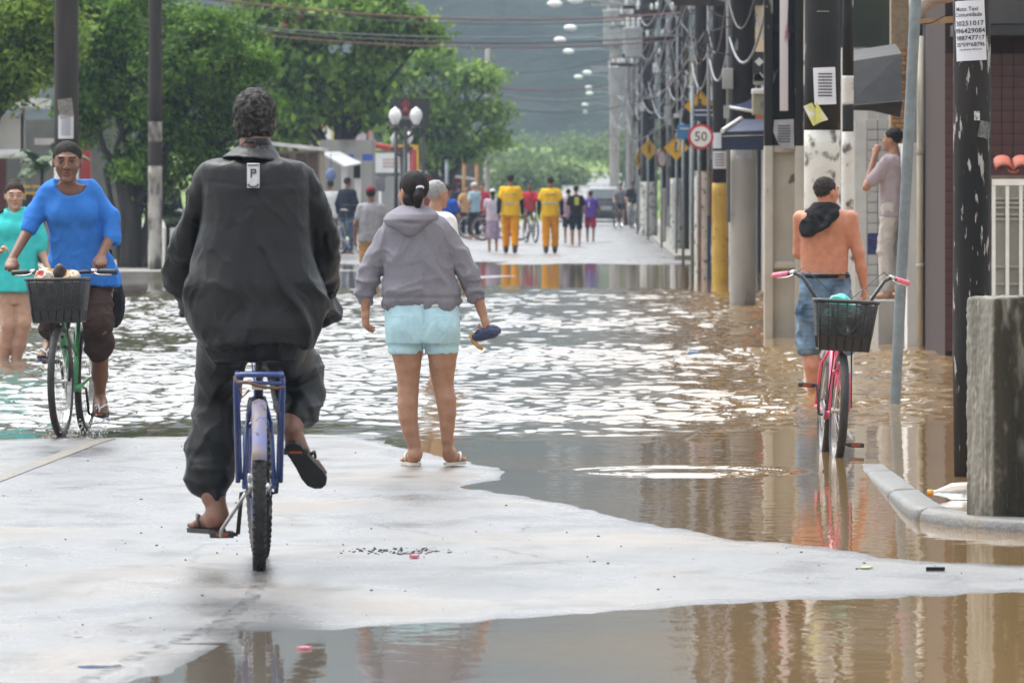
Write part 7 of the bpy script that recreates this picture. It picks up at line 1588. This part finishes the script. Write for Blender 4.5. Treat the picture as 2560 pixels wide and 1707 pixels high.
def palm(label, px, Y, py, n, ln, seed):
    base = W(px, 0, Y); base[2] = .1; t = thing('palm_plant', label, 'plant', base, 0, 'palm plants by the white house'); c = W(px, py, Y) - base; rr = random.Random(seed)
    MB().tube([(0, 0, 0), c], [.05, .03], 7).build('stem', M_BARK, t); cols = []; mb = MB()
    for k in range(n):
        a = rr.uniform(0, 6.28); el = rr.uniform(.2, 1.2); d = np.array((math.cos(a) * math.cos(el), math.sin(a) * math.cos(el), math.sin(el))); p = c.copy(); prev = None
        for i in range(7):
            p2 = p + d * ln / 6; d = nrm(d + np.array((0, 0, -.22))); s = nrm(np.cross(d, (0, 0, 1))); w = .09 * math.sin(math.pi * (i + .5) / 7)
            for sg in (-1, 1): mb.add([p, p2, p2 + s * sg * w * 1.6 - np.array((0, 0, .05)), p + s * sg * w * 1.6 - np.array((0, 0, .04))], [(0, 1, 2, 3)])
            p = p2
    mb.build('fronds', pm('palm_green', (.03, .07, .02), (.06, .11, .03), 4, .5), t)
palm('palm plant in front of the white house with low fronds', 105, 148, 420, 12, .6, 3); palm('taller palm plant beside the red column of the white house', 150, 149, 400, 12, .6, 4); palm('small spiky plant at the foot of the slimmer left pole', 420, 141, 540, 12, .35, 5)
t, b = bld('garden_wall', 'low pale wall between the left pole and the raincoat rider', -7.4, 158, .1, 'wall'); pbox(MB(), 225, 330, 560, 690, 158, .3, b).build('wall', plaster('stained_wall', (.34, .32, .28)), t); pbox(MB(), 408, 470, 570, 690, 146, .2, b).build('white_slab', M_WHITEP, t)
# shops on the left
t, b = bld('kiosk', 'beige flat-roofed kiosk with brown doors under the spreading tree', -6.6, 172, .1, 'kiosk')
rf = MB(); A = [W(600, 345, 172), W(805, 369, 172), W(805, 377, 172), W(600, 356, 172)]; rf.add([a - b for a in A] + [a - b + (0, 4, 0) for a in A], [(0, 1, 2, 3), (4, 7, 6, 5), (0, 4, 5, 1), (3, 2, 6, 7), (1, 5, 6, 2), (0, 3, 7, 4)]); rf.build('roof', M_ROOFW, t)
pbox(MB(), 610, 800, 378, 640, 172.6, 3, b).build('wall', plaster('beige_plaster', (.34, .27, .19)), t)
for px in (700, 740, 772): pbox(MB(), px, px + 22, 385, 625, 172.5, .08, b).build('door', pm('brown_door', (.10, .055, .035), None, 4, .6), t)
t, b = bld('awning_stall', 'grey sloping awning on white posts next to the kiosk', -5.7, 184, .1, 'stall')
A = [W(801, 384, 185.5), W(850, 384, 185.5), W(905, 412, 183), W(862, 420, 183)]; mb = MB(); mb.add([a - b for a in A], [(0, 1, 2, 3)]); o = mb.build('awning', pm('grey_sheet', (.34, .35, .36), (.26, .27, .28), 3, .5), t); o.modifiers.new('s', 'SOLIDIFY').thickness = .04
for px in (853, 886): pbox(MB(), px, px + 16, 400, 632, 184.2, .12, b).build('post', M_WHITEP, t)
pbox(MB(), 800, 930, 350, 632, 190, 3, b).build('back_wall', plaster('greyish_shop', (.30, .29, .27)), t); pbox(MB(), 884, 901, 412, 446, 184, .1, b).build('black_speaker', M_BLK, t)
for x0, x1 in ((868, 884), (906, 932)): pbox(MB(), x0, x1, 386, 402, 185.2, .08, b).build('blue_panel', pm('royal_blue', (.04, .09, .42), None, 3, .6), t)
t, b = bld('hanging_cloth', 'pale blue cloth bundle hanging before the brown doors', *(W(827, 0, 171)[0], 171, H - (456 - VY) * 171 / F), cat='cloth')
MB().ball((0, 0, .16), .13, 12, 8, scale=(.85, .6, 1.1)).build('cloth', pm('soft_blue', (.13, .19, .34), None, 6, .8), t); MB().tube([(0, 0, .30), (0, .1, .62)], .008, 5).build('cord', M_CABLE, t)
t, b = bld('building', 'two-storey beige house with dark window above the left shops', -8.5, 216, .1, 'building')
pbox(MB(), 700, 900, 312, 620, 216.6, 6, b).build('wall', plaster('beige_upper', (.42, .35, .27)), t); pbox(MB(), 742, 888, 304, 314, 215.6, 1.2, b).build('balcony_slab', M_CREAMC, t); w = pbox(MB(), 752, 776, 326, 360, 216.5, .1, b).build('window', M_DARK, t)
pbox(MB(), 883, 914, 286, 350, 213, .06, b).build('pale_awning', pm('pale_lilac_sheet', (.50, .50, .56), None, 3, .6), t); pbox(MB(), 921, 932, 284, 360, 213, .3, b).build('pink_post', plaster('pink_plaster', (.48, .34, .30)), t); pbox(MB(), 916, 921, 286, 340, 212.9, .06, b).build('red_strip', M_SRED, t)
t, b = bld('shop_sign', 'yellow shop sign with pale centre in front of the beige house', W(818, 0, 212)[0], 212, 1.2, 'sign'); s_ = pbox(MB(), 792, 846, 308, 360, 212, .06, b).build('board', pm('pale_yellow_board', (.62, .55, .16), None, 3, .6), t)
pbox(MB(), 808, 828, 322, 348, 211.95, .05, b).build('pale_panel', M_SWHT, s_); pbox(MB(), 802, 812, 296, 322, 211.94, .05, b).build('orange_panel', pm('peach_panel', (.60, .30, .15), None, 3, .6), s_); MB().tube([W(818, 350, 212.1) - b, W(818, 650, 212.1) - b], .04, 6).build('post', M_GALV, t)
t, b = bld('stall', 'red-framed stall with a white banner behind the woman in the hoodie', -5.0, 202, .1, 'stall')
MB().tube([W(872, 352, 202) - b, W(1040, 382, 202) - b], .075, 8).build('top_beam', M_RED, t); MB().tube([W(1033, 380, 202) - b, W(1033, 640, 202) - b], .085, 8).build('post', M_RED, t); MB().tube([W(876, 352, 202) - b, W(876, 640, 202) - b], .06, 8).build('post', M_RED, t)
bn = pbox(MB(), 934, 1023, 383, 432, 201.7, .03, b).build('banner', M_SWHT, t); 
sc_ = scribble(.55, .22, 3, 3); tag(sc_.build('banner_print', pm('faint_red_print', (.55, .26, .26), None, 5, .8), bn, fn=lambda v: np.stack([v[:, 0], -.02 - v[:, 1], v[:, 2]], 1) + (W(978, 408, 201.7) - b)), kind='stuff')
pbox(MB(), 880, 1030, 440, 640, 206, .3, b).build('back_wall', plaster('grey_back', (.34, .34, .33)), t)
t, b = bld('shop_sign', 'yellow sign frame showing behind the white banner', W(1016, 0, 208)[0], 208, 1.2, 'sign'); pbox(MB(), 988, 1046, 362, 378, 208, .08, b).build('top_strip', M_SYEL, t); pbox(MB(), 1036, 1047, 378, 426, 208, .08, b).build('side_strip', M_SYEL, t); MB().tube([W(1041, 426, 208) - b, W(1041, 640, 208) - b], .05, 6).build('post', M_SYEL, t)
t, b = bld('stall', 'low red stall with pale roof edge farther down the left side', -4.6, 262, .1, 'stall')
mb = MB(); A = [W(1040, 424, 262), W(1190, 446, 262), W(1190, 452, 262), W(1040, 431, 262)]; mb.add([a - b for a in A] + [a - b + (0, 4, 0) for a in A], [(0, 1, 2, 3), (4, 7, 6, 5), (0, 4, 5, 1), (3, 2, 6, 7), (1, 5, 6, 2), (0, 3, 7, 4)]); mb.build('roof', M_ROOFW, t)
pbox(MB(), 1044, 1150, 440, 582, 262.6, 3, b).build('wall', pm('deep_red_wall', (.25, .02, .03), None, 2, .7), t); pbox(MB(), 1090, 1140, 466, 580, 262.5, .08, b).build('opening', M_DARK, t)
for px, m, lb, top in ((1117, M_GALV, 'thin grey post in front of the low red stall', 402), (1160, pm('orange_post', (.34, .18, .05), None, 3, .6), 'orange post right of the thin grey one', 410), (1192, pm('orange_post', (.50, .20, .03), None, 3, .6), 'orange post nearest the light grey pole', 412)):
    x, Y = W(px, 0, 255)[0], 255; o = MB().tube([(0, 0, -.05), (0, 0, H - (top - VY) * Y / F)], .055, 8).tube([(0, 0, H - (top - VY) * Y / F), (0, 0, H - (top - VY) * Y / F + .03)], .07, 8).build('bollard_post', m, None, (x, Y, 0)); tag(o, lb, 'post', 'thin posts by the red stall')
# long dark brown shop row that closes the view behind the stalls
t, b = bld('building', 'long low shop row with dark brown walls behind the stalls on the left', -9, 285, .1, 'building'); pbox(MB(), 560, 1205, 385, 575, 285, 4, b).build('wall', plaster('dark_brown_plaster', (.16, .14, .12)), t); pbox(MB(), 550, 1212, 375, 387, 284, 6, b).build('roof', pm('brown_roof', (.17, .10, .07), None, 2, .8), t)
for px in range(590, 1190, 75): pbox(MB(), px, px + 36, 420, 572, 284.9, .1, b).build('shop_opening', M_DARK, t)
# twin-globe lamps
M_GLOBE = pm('white_lamp_glass', (.82, .82, .80), None, 4, .25)
def twin(label, px, Y, py, k):
    x = W(px, 0, Y)[0]; t = thing('twin_globe_lamp', label, 'street lamp', (x, Y, .1), 0, 'twin-globe lamps'); z = H - (py - VY) * Y / F - .1
    MB().tube([(0, 0, 0), (0, 0, .3), (0, 0, .35), (0, 0, z - .15)], [.11, .10, .06, .05], 10).build('post', M_BLKP, t); MB().tube([(-.32 * k, 0, z - .10), (-.16 * k, 0, z - .34), (0, 0, z - .42), (.16 * k, 0, z - .34), (.32 * k, 0, z - .10)], .035, 8).build('bracket', M_BLKP, t)
    for s in (-1, 1):
        MB().lathe([(.001, -.18), (.09, -.18), (.12, -.10), (.19, .05), (.19, .16), (.13, .28), (.05, .33), (.001, .38)], (0, 0, 0), 14).build('globe', M_GLOBE, t, fn=lambda v, s=s: v * k + np.array((s * .32 * k, 0, z + .02))); MB().lathe([(.001, -.24), (.11, -.22), (.11, -.15), (.001, -.14)], (s * .32 * k, 0, z), 12).build('cup', M_BLKP, t)
twin('large black lamp post with two white acorn globes', 1014, 181, 300, .74); twin('smaller farther black lamp post with two white globes below the large one', 1004, 196, 352, .55)
t, b = bld('billboard', 'black board with red emblem behind the twin-globe lamp', W(1024, 0, 186)[0], 186, .1, 'sign'); s_ = pbox(MB(), 975, 1074, 247, 322, 186, .12, b).build('board', M_SBLK, t)
for q in (990, 1058): MB().tube([W(q, 322, 186.06) - b, W(q, 630, 186.06) - b], .05, 6).build('post', M_BLKP, t)
MB().lathe([(.001, 0), (.09, 0), (.09, .02), (.001, .02)], W(1014, 278, 185.95) - b, 14, 'y').build('red_emblem', pm('dull_red', (.22, .03, .03), None, 4, .6), s_); MB().prism([(-.12, 0), (0, .14), (.12, 0), (.05, -.06), (-.05, -.06)], 'y', -.03, -.01).build('red_crest', pm('dull_red', (.22, .03, .03), None, 4, .6), s_, fn=lambda v: v + (W(1015, 262, 186) - b)); pbox(MB(), 990, 1050, 290, 299, 185.97, .02, b).build('grey_lettering_strip', M_SBACK, s_)
# ================================================================ people farther off
def folk(label, px, Y, h, facing, skin_m, top, bottom, hair_m=None, sleeve=.5, leg=1.0, stride=.12, arms='swing', boots=None, hat=None, gloves=None, z0=None, vox=None, skirt=False, girth=1.0, seat=False, name='person', extras=None):
    s = h / 1.75; rz = {'away': 0, 'toward': math.pi, 'left': math.pi / 2, 'right': -math.pi / 2}.get(facing, facing); x = W(px, 0, Y)[0]
    z = z0 if z0 is not None else (.03 if Y > 160 else -.08); t = thing(name, label, 'person', (x, Y, z), rz if not isinstance(rz, str) else 0)
    v = vox or (.014 if Y < 100 else .019); S_ = lambda *p: np.array(p, float) * s; gi = girth
    g = SDF(axis(-.45 * s, .45 * s, v), axis(-.55 * s, .7 * s, v), axis(-.03, 1.82 * s, v)); lift = 0
    hd = Head(S_(0, .02, 1.625), (0, 1, -.05), .232 * s); hd.add(g, Y < 100); g.cone(S_(0, .0, 1.53), S_(0, 0, 1.44), .052 * s, .06 * s, .02)
    g.loft([(q[0] * s, 0, 0, q[1] * s, q[2] * s) for q in ((.88, .14, .10), (1.1, .13, .09), (1.3, .16, .10), (1.42, .15, .08), (1.47, .07, .06))], .03)
    if arms == 'bars': A = {q: [S_(q * .19, 0, 1.42), S_(q * .26, .18, 1.16), S_(q * .24, .46, 1.04)] for q in (-1, 1)}
    elif arms == 'phone': A = {1: [S_(.19, 0, 1.42), S_(.25, .02, 1.14), S_(.24, .1, .9)], -1: [S_(-.19, 0, 1.42), S_(-.22, .22, 1.14), S_(-.10, .17, 1.47)]}
    elif arms == 'front': A = {q: [S_(q * .19, 0, 1.42), S_(q * .25, .04, 1.14), S_(q * .10, .22, 1.10)] for q in (-1, 1)}
    else: A = {q: [S_(q * .19, 0, 1.42), S_(q * .25, -.02 + q * stride * .3, 1.14), S_(q * .26, .05 + q * stride * .8, .90)] for q in (-1, 1)}
    for q in (-1, 1):
        g.chain([A[q][0] * np.array((.86, 1, .985)), A[q][1], A[q][2]], [.045 * s, .040 * s, .028 * s], .02); d = nrm(A[q][2] - A[q][1]); add_hand(g, A[q][2], d, (-q, .1, .0), (0, 1, 0), (30, 35, 25), s, .6, Y < 100)
    L_ = {}
    for q in (-1, 1):
        if seat: L_[q] = [S_(q * .09, 0, .92), S_(q * .12, .36, .80 if q > 0 else .70), S_(q * .12, .30, .42 if q > 0 else .28)]
        else: L_[q] = [S_(q * .09, 0, .92), S_(q * .10, .04 - q * stride * .5, .50), S_(q * .10, -q * stride, .09)]
        g.chain(L_[q], [.085 * s * gi, .058 * s, .036 * s], .02); an = L_[q][2]; add_foot(g, an + np.array((0, -.05 * s, -.085 * s)), (0, 1, 0), (0, 0, 1), s, q, False)
    g.mesh('body', skin_m, t, None, (lambda V: hd.paint(V)) if Y < 100 else (lambda V: np.ones((len(V), 3))))
    k = hd.k
    if hat:
        hg = SDF(axis(-.16 * s, .16 * s, v * .7), axis(-.14 * s, .24 * s, v * .7), axis(1.58 * s, 1.80 * s, v * .7)); hg.ell(hd.p(0, -.012, .052), np.array((.082, .102, .078)) * k, hd.R, 0); hg.plane(hd.p(0, 0, .03), -hd.up); hg.cone(hd.p(0, .09, .038), hd.p(0, .13, .030), .05 * k, .045 * k, .01, (hd.up, 6)); hg.mesh('cap', hat, t)
    if hair_m:
        hg = SDF(axis(-.14 * s, .14 * s, v * .7), axis(-.2 * s, .2 * s, v * .7), axis(1.40 * s, 1.82 * s, v * .7)); hg.ell(hd.p(0, -.018, .036), np.array((.079, .096, .087)) * k, hd.R, 0); hg.ell(hd.p(0, .108, -.025), np.array((.085, .085, .085)) * k, hd.R, .01, True); hg.plane(hd.p(0, -.03, -.05), -hd.up + .2 * hd.fw, .01)
        if extras == 'longhair': hg.cone(hd.p(0, -.07, .0), hd.p(0, -.09, -.16), .055 * k, .04 * k, .02)
        hg.mesh('hair', hair_m, t, lambda V, N: .008 * (vnoise(V * 70, 6) - .5))
    if top is not None:
        g = SDF(axis(-.45 * s, .45 * s, v * .8), axis(-.40 * s, .65 * s, v * .8), axis(.74 * s, 1.52 * s, v * .8))
        g.loft([(q[0] * s, 0, 0, q[1] * s * gi, q[2] * s * gi) for q in ((.84, .19, .145), (1.0, .18, .14), (1.2, .185, .14), (1.36, .19, .135), (1.43, .165, .11), (1.475, .085, .075))], .02, 2.3)
        for q in (-1, 1):
            a, b, c = A[q]; a = a * np.array((.82, 1, .985)); m = max(.02, sleeve)
            if m <= 1: g.cone(a, a + (b - a) * m, .078 * s, .068 * s, .025)
            else: g.chain([a, b, b + (c - b) * (m - 1)], [.078 * s, .062 * s, .048 * s], .025)
        g.ell(S_(0, .02, 1.50), (.07 * s, .07 * s, .04 * s), None, .01, True); g.mesh('shirt', top, t, pants_fold(.010, (7, 7, 4), int(px) % 90))
    if gloves is not None:
        g = SDF(axis(-.45 * s, .45 * s, v * .8), axis(-.40 * s, .65 * s, v * .8), axis(.72 * s, 1.35 * s, v * .8))
        for q in (-1, 1): g.d[:] = 10; g.chain([A[q][0] * .5 + A[q][1] * .5, A[q][1], A[q][2]], [.056 * s, .052 * s, .040 * s], .01); g.mesh('under_sleeve', gloves, t)
    if bottom is not None:
        g = SDF(axis(-.30 * s, .30 * s, v * .8), axis(-.40 * s, .55 * s, v * .8), axis(.0, 1.02 * s, v * .8)); g.loft([(.80 * s, 0, 0, .162 * s * gi, .122 * s * gi), (.95 * s, 0, 0, .150 * s * gi, .108 * s * gi)], .03)
        if skirt: g.loft([(.9 * s, 0, 0, .17 * s, .13 * s), (.60 * s, 0, 0, .19 * s, .16 * s), (.36 * s, 0, 0, .19 * s, .17 * s)], .02)
        else:
            for q in (-1, 1):
                a, b, c = L_[q]
                if leg <= 1: g.cone(a, a + (b - a) * leg, .105 * s * gi, .088 * s * gi, .02)
                else: g.chain([a, b, b + (c - b) * (leg - 1)], [.105 * s * gi, .082 * s * gi, .070 * s * gi], .02)
        g.mesh('trousers' if not skirt else 'skirt', bottom, t, pants_fold(.008, (9, 9, 12), int(px) % 80))
    if boots is not None:
        g = SDF(axis(-.24 * s, .24 * s, v * .7), axis(-.40 * s, .55 * s, v * .7), axis(-.03, .50 * s, v * .7))
        for q in (-1, 1): a, b, c = L_[q]; g.cone(b + (c - b) * .45, c, .068 * s, .058 * s, .01); g.cone(c + np.array((0, -.03 * s, -.035 * s)), c + np.array((0, .17 * s, -.045 * s)), .050 * s, .040 * s, .02)
        g.mesh('boots', boots, t)
    return t, hd
M_FY = cloth('firefighter_yellow', (.80, .47, .012), (.72, .41, .010), 6); M_FO = cloth('amber_trousers', (.74, .30, .008), (.66, .26, .006), 6); M_NAVYC = cloth('navy_cloth', (.014, .018, .035)); M_GREYT = cloth('light_grey_tee', (.30, .30, .32)); M_MAUVE = cloth('mauve_grey_shirt', (.36, .30, .32)); M_KHAKI = cloth('khaki', (.45, .27, .12)); M_CAPR = cloth('maroon_cap', (.18, .02, .04)); M_GREYH = pm('grey_hair', (.30, .30, .30), None, 40, .7); M_BLUET = cloth('royal_blue_tee', (.03, .09, .42)); M_REDT = cloth('red_tee', (.50, .03, .05)); M_PURP = cloth('purple_tee', (.11, .05, .33)); M_CRIM = cloth('crimson_shorts', (.30, .015, .04)); M_LILAC = cloth('lilac_print', (.42, .40, .50), (.55, .42, .48), 12, lo=.45, hi=.55); M_SKIRT = cloth('mauve_skirt', (.26, .19, .27), (.36, .28, .36), 18); M_BOOT = pm('black_boot', (.015, .017, .022), None, 6, .35)
def ffx(lb, px, st):
    t, hd = folk(lb, px, 180, 1.79 if px < 1300 else 1.74, 'away', M_SK_DARK if px < 1300 else M_SK_BROWN, M_FY, M_FO, M_HAIR, .62, 1.75, st, 'swing', M_BOOT, None, M_NAVYC, girth=1.08, z0=.03)
    MB().tube([(.20 * math.cos(a), .155 * math.sin(a), 1.13) for a in np.linspace(0, 2 * math.pi, 24, endpoint=False)], .014, 5, closed=True, flat=2.0).build('reflective_band', pm('reflective_grey', (.50, .48, .40), None, 6, .5), t)
    MB().box((0, -.150, 1.33), (.24, .012, .045), bev=.004).build('back_lettering_strip', pm('faded_print', (.52, .34, .12), None, 9, .7), t)
ffx('firefighter in yellow on the left of the pair walking away', 1276, .16); ffx('firefighter in yellow on the right of the pair walking away', 1376, -.10)
folk('man in grey T-shirt and maroon cap walking away on the left', 927, 122, 1.62, 'away', M_SK_BROWN, M_GREYT, M_KHAKI, M_HAIR, .55, .9, .08, hat=M_CAPR, girth=1.1)
folk('balding grey-haired man in white shirt just beyond the hoodie woman', 1088, 64, 1.68, -.9, M_SK_TAN, M_WHITE, M_KHAKI, M_GREYH, .6, .95, .06)
t, hd = folk('man in blue T-shirt with white print standing behind the balding man', 1116, 140, 1.66, -.6, M_SK_TAN, M_BLUET, M_NAVYC, M_HAIR, .55, .95, .05, arms='front')
MB().ball((.03, .135, 1.24), .085, 12, 8, scale=(1, .25, 1)).build('shirt_print', M_WHITE, t)
folk('man in mauve-grey shirt holding a phone to his ear in the doorway', 2236, 79.2, 1.70, 1.15, M_SK_TAN, M_MAUVE, cloth('pale_trousers', (.50, .46, .42)), M_HAIR, .72, 1.9, .04, arms='phone', z0=.43)
folk('woman in pale top, patterned skirt and white hat left of the firefighters', 1232, 186, 1.45, 'away', M_SK_TAN, M_LILAC, M_SKIRT, M_HAIR, .45, 1, .06, skirt=True, hat=M_WHITE, arms='front', extras='longhair')
folk('person in red T-shirt riding between the two firefighters', 1324, 214, 1.62, 'toward', M_SK_BROWN, M_REDT, cloth('brown_shorts', (.10, .06, .05)), M_HAIR, .6, .85, .05, arms='bars', seat=True, z0=.03)
t, hd = folk('person in black T-shirt with yellow print and dark shorts walking away', 1440, 205, 1.53, 'away', M_SK_TAN, M_BLK, M_NAVYC, M_HAIR, .7, .95, .12); MB().box((.02, -.135, 1.13), (.11, .02, .20), bev=.006).build('shirt_print', pm('yellow_print', (.55, .50, .10), None, 20, .8), t)
t, hd = folk('child in purple shirt and crimson shorts striding beside the black T-shirt', 1476, 217, 1.40, 'away', M_SK_BROWN, M_PURP, M_CRIM, M_HAIR, .8, .9, .26); MB().box((-.04, -.115, 1.02), (.03, .015, .15), bev=.004).build('shirt_print', M_WHITE, t)
folk('bare-shouldered person half hidden left of the black T-shirt', 1421, 212, 1.45, 'away', M_SK_TAN, M_SKIRT, M_BLK, M_HAIR, .05, .8, .08)
folk('cyclist in grey shirt in front of the dark parked car', 1551, 284, 1.60, 'toward', M_SK_TAN, cloth('mid_grey_tee', (.20, .20, .21)), M_NAVYC, M_HAIR, .6, .9, .05, arms='bars', seat=True, z0=.05)
folk('cyclist in black shirt and dark cap beside the wide whitewashed pole', 1582, 280, 1.66, 'toward', M_SK_BROWN, M_BLK, cloth('khaki_trousers', (.40, .36, .28)), None, .8, 1.6, .05, arms='bars', seat=True, hat=M_NAVYC, z0=.05)
folk('person in black jacket standing by the slimmer left pole', 430, 150, 1.66, -.9, M_SK_BROWN, M_BLK, M_NAVYC, M_HAIR, 1.9, 1.9, .05, z0=.1)
folk('person in white shirt beside a bicycle before the kiosk', 826, 172, 1.58, .5, M_SK_BROWN, M_WHITE, cloth('grey_shorts', (.12, .12, .13)), M_HAIR, .6, .9, .05, z0=.1, arms='front')
folk('person in dark clothes standing with the white-shirted one', 868, 170, 1.64, -.6, M_SK_DARK, M_NAVYC, cloth('blue_jeans', (.05, .09, .16)), M_HAIR, 1.7, 1.9, .05, z0=.1)
folk('distant person in red shirt among the bicycles by the red stall', 1205, 232, 1.60, 'toward', M_SK_TAN, M_REDT, M_NAVYC, M_HAIR, .6, 1.7, .05, z0=.03)
folk('distant person in pale blue shirt and light cap by the red stall', 1186, 226, 1.62, .8, M_SK_TAN, cloth('pale_blue_tee', (.36, .50, .58)), M_BLK, None, .6, 1.7, .05, z0=.03, hat=M_WHITE)
folk('distant person in beige shirt leaning over a bicycle by the red stall', 1166, 235, 1.55, 'toward', M_SK_TAN, M_KHAKI, M_NAVYC, M_HAIR, .6, 1.7, .05, z0=.03, arms='bars')
folk('distant person in dark blue between the stall and the beige shirt', 1148, 240, 1.60, 'away', M_SK_BROWN, M_NAVYC, M_NAVYC, M_HAIR, .6, 1.7, .05, z0=.03)
M_PRED = paint('red_paint_bike', (.40, .03, .03)); M_PWHT = paint('white_paint_bike', (.62, .62, .60)); M_PBLK = paint('black_paint_bike', (.02, .02, .022)); M_PBL2 = paint('sky_blue_paint_bike', (.05, .20, .50))
def farbike(lb, px, Y, d, m, z=.03, **k): bicycle(lb, (W(px, 0, Y)[0], Y, z), d, m, hi=False, group='bicycles farther down the street', levers=False, **k)
farbike('white bicycle ridden between the two firefighters', 1316, 214.4, (.25, -1, 0), M_PWHT); farbike('black bicycle ridden in front of the parked car', 1553, 284.5, (-.2, -1, 0), M_PBLK, .05); farbike('blue bicycle by the wide whitewashed pole', 1585, 280.5, (-.1, -1, 0), M_PBL2, .05)
farbike('dark bicycle held before the kiosk', 852, 169, (.5, -1, 0), M_PBLK, .1); farbike('red bicycle parked near the low red stall', 1170, 231, (1, -.3, 0), M_PRED); farbike('grey bicycle leaning among people by the red stall', 1140, 236, (1, -.5, 0), M_PWHT); farbike('black bicycle behind the woman with the hat', 1206, 222, (1, .1, 0), M_PBLK)
# dark hatchback
def car():
    Y = 307; x = W(1516, 0, Y)[0]; t = thing('parked_car', 'dark hatchback car parked at the end of the street, seen from behind', 'car', (x, Y, .04))
    prof = [(0, .32), (-.02, .55), (.02, .86), (.10, .96), (.42, 1.40), (.75, 1.47), (1.7, 1.46), (2.1, 1.38), (2.75, .98), (3.7, .85), (3.85, .60), (3.82, .30), (3.3, .24), (.5, .24)]
    def fn(v):
        k = 1 - .20 * np.clip((v[:, 2] - .9) / .55, 0, 1); v = v.copy(); v[:, 0] *= k * (1 - .05 * np.clip((.5 - v[:, 2]) / .3, 0, 1)); return v
    M_CARP = pm('dark_car_paint', (.016, .018, .021), None, 3, .25, coat=.8); M_GL = pm('car_glass', (.10, .12, .13), None, 2, .08)
    o = MB().prism(prof, 'x', -.82, .82).build('body', M_CARP, t, fn=fn); bv = o.modifiers.new('b', 'BEVEL'); bv.width = .05; bv.segments = 2; bv.limit_method = 'ANGLE'; bv.angle_limit = .4
    MB().add([(-.62, .105, 1.0), (.62, .105, 1.0), (.52, .395, 1.365), (-.52, .395, 1.365)], [(0, 1, 2, 3)]).build('rear_window', M_GL, t, fn=lambda v: v + np.array((0, -.025, .012)))
    for s in (-1, 1):
        MB().add([(s * .79, .55, 1.0), (s * .79, 2.5, 1.0), (s * .675, 1.95, 1.38), (s * .665, .72, 1.40)], [(0, 1, 2, 3)]).build('side_window', M_GL, t, fn=lambda v, s=s: v + np.array((s * .03, 0, 0)))
        MB().box((s * .68, .0, .80), (.20, .06, .24), bev=.02).build('tail_light', pm('tail_light_red', (.30, .02, .02), None, 3, .2), t)
        for yy in (.72, 3.1):
            w = MB().lathe([(.12, -.09), (.29, -.09), (.30, -.05), (.30, .06), (.29, .09), (.12, .09)], (s * .74, yy, .29), 22, 'x').build('tyre', M_TYRE, t); MB().lathe([(.001, -.05), (.19, -.06), (.20, 0), (.19, .06), (.001, .05)], (s * .75, yy, .29), 16, 'x').build('wheel_rim', M_STEEL, w)
        MB().ball((s * .92, 2.35, 1.02), .09, 10, 6, scale=(1, .6, .75)).build('mirror', M_CARP, t)
    MB().box((0, -.03, .42), (1.56, .10, .24), bev=.03).build('bumper', M_PLAS, t); MB().box((0, -.055, .66), (.42, .02, .14)).build('number_plate', pm('plate_grey', (.42, .42, .42), None, 9, .5), t)
car()
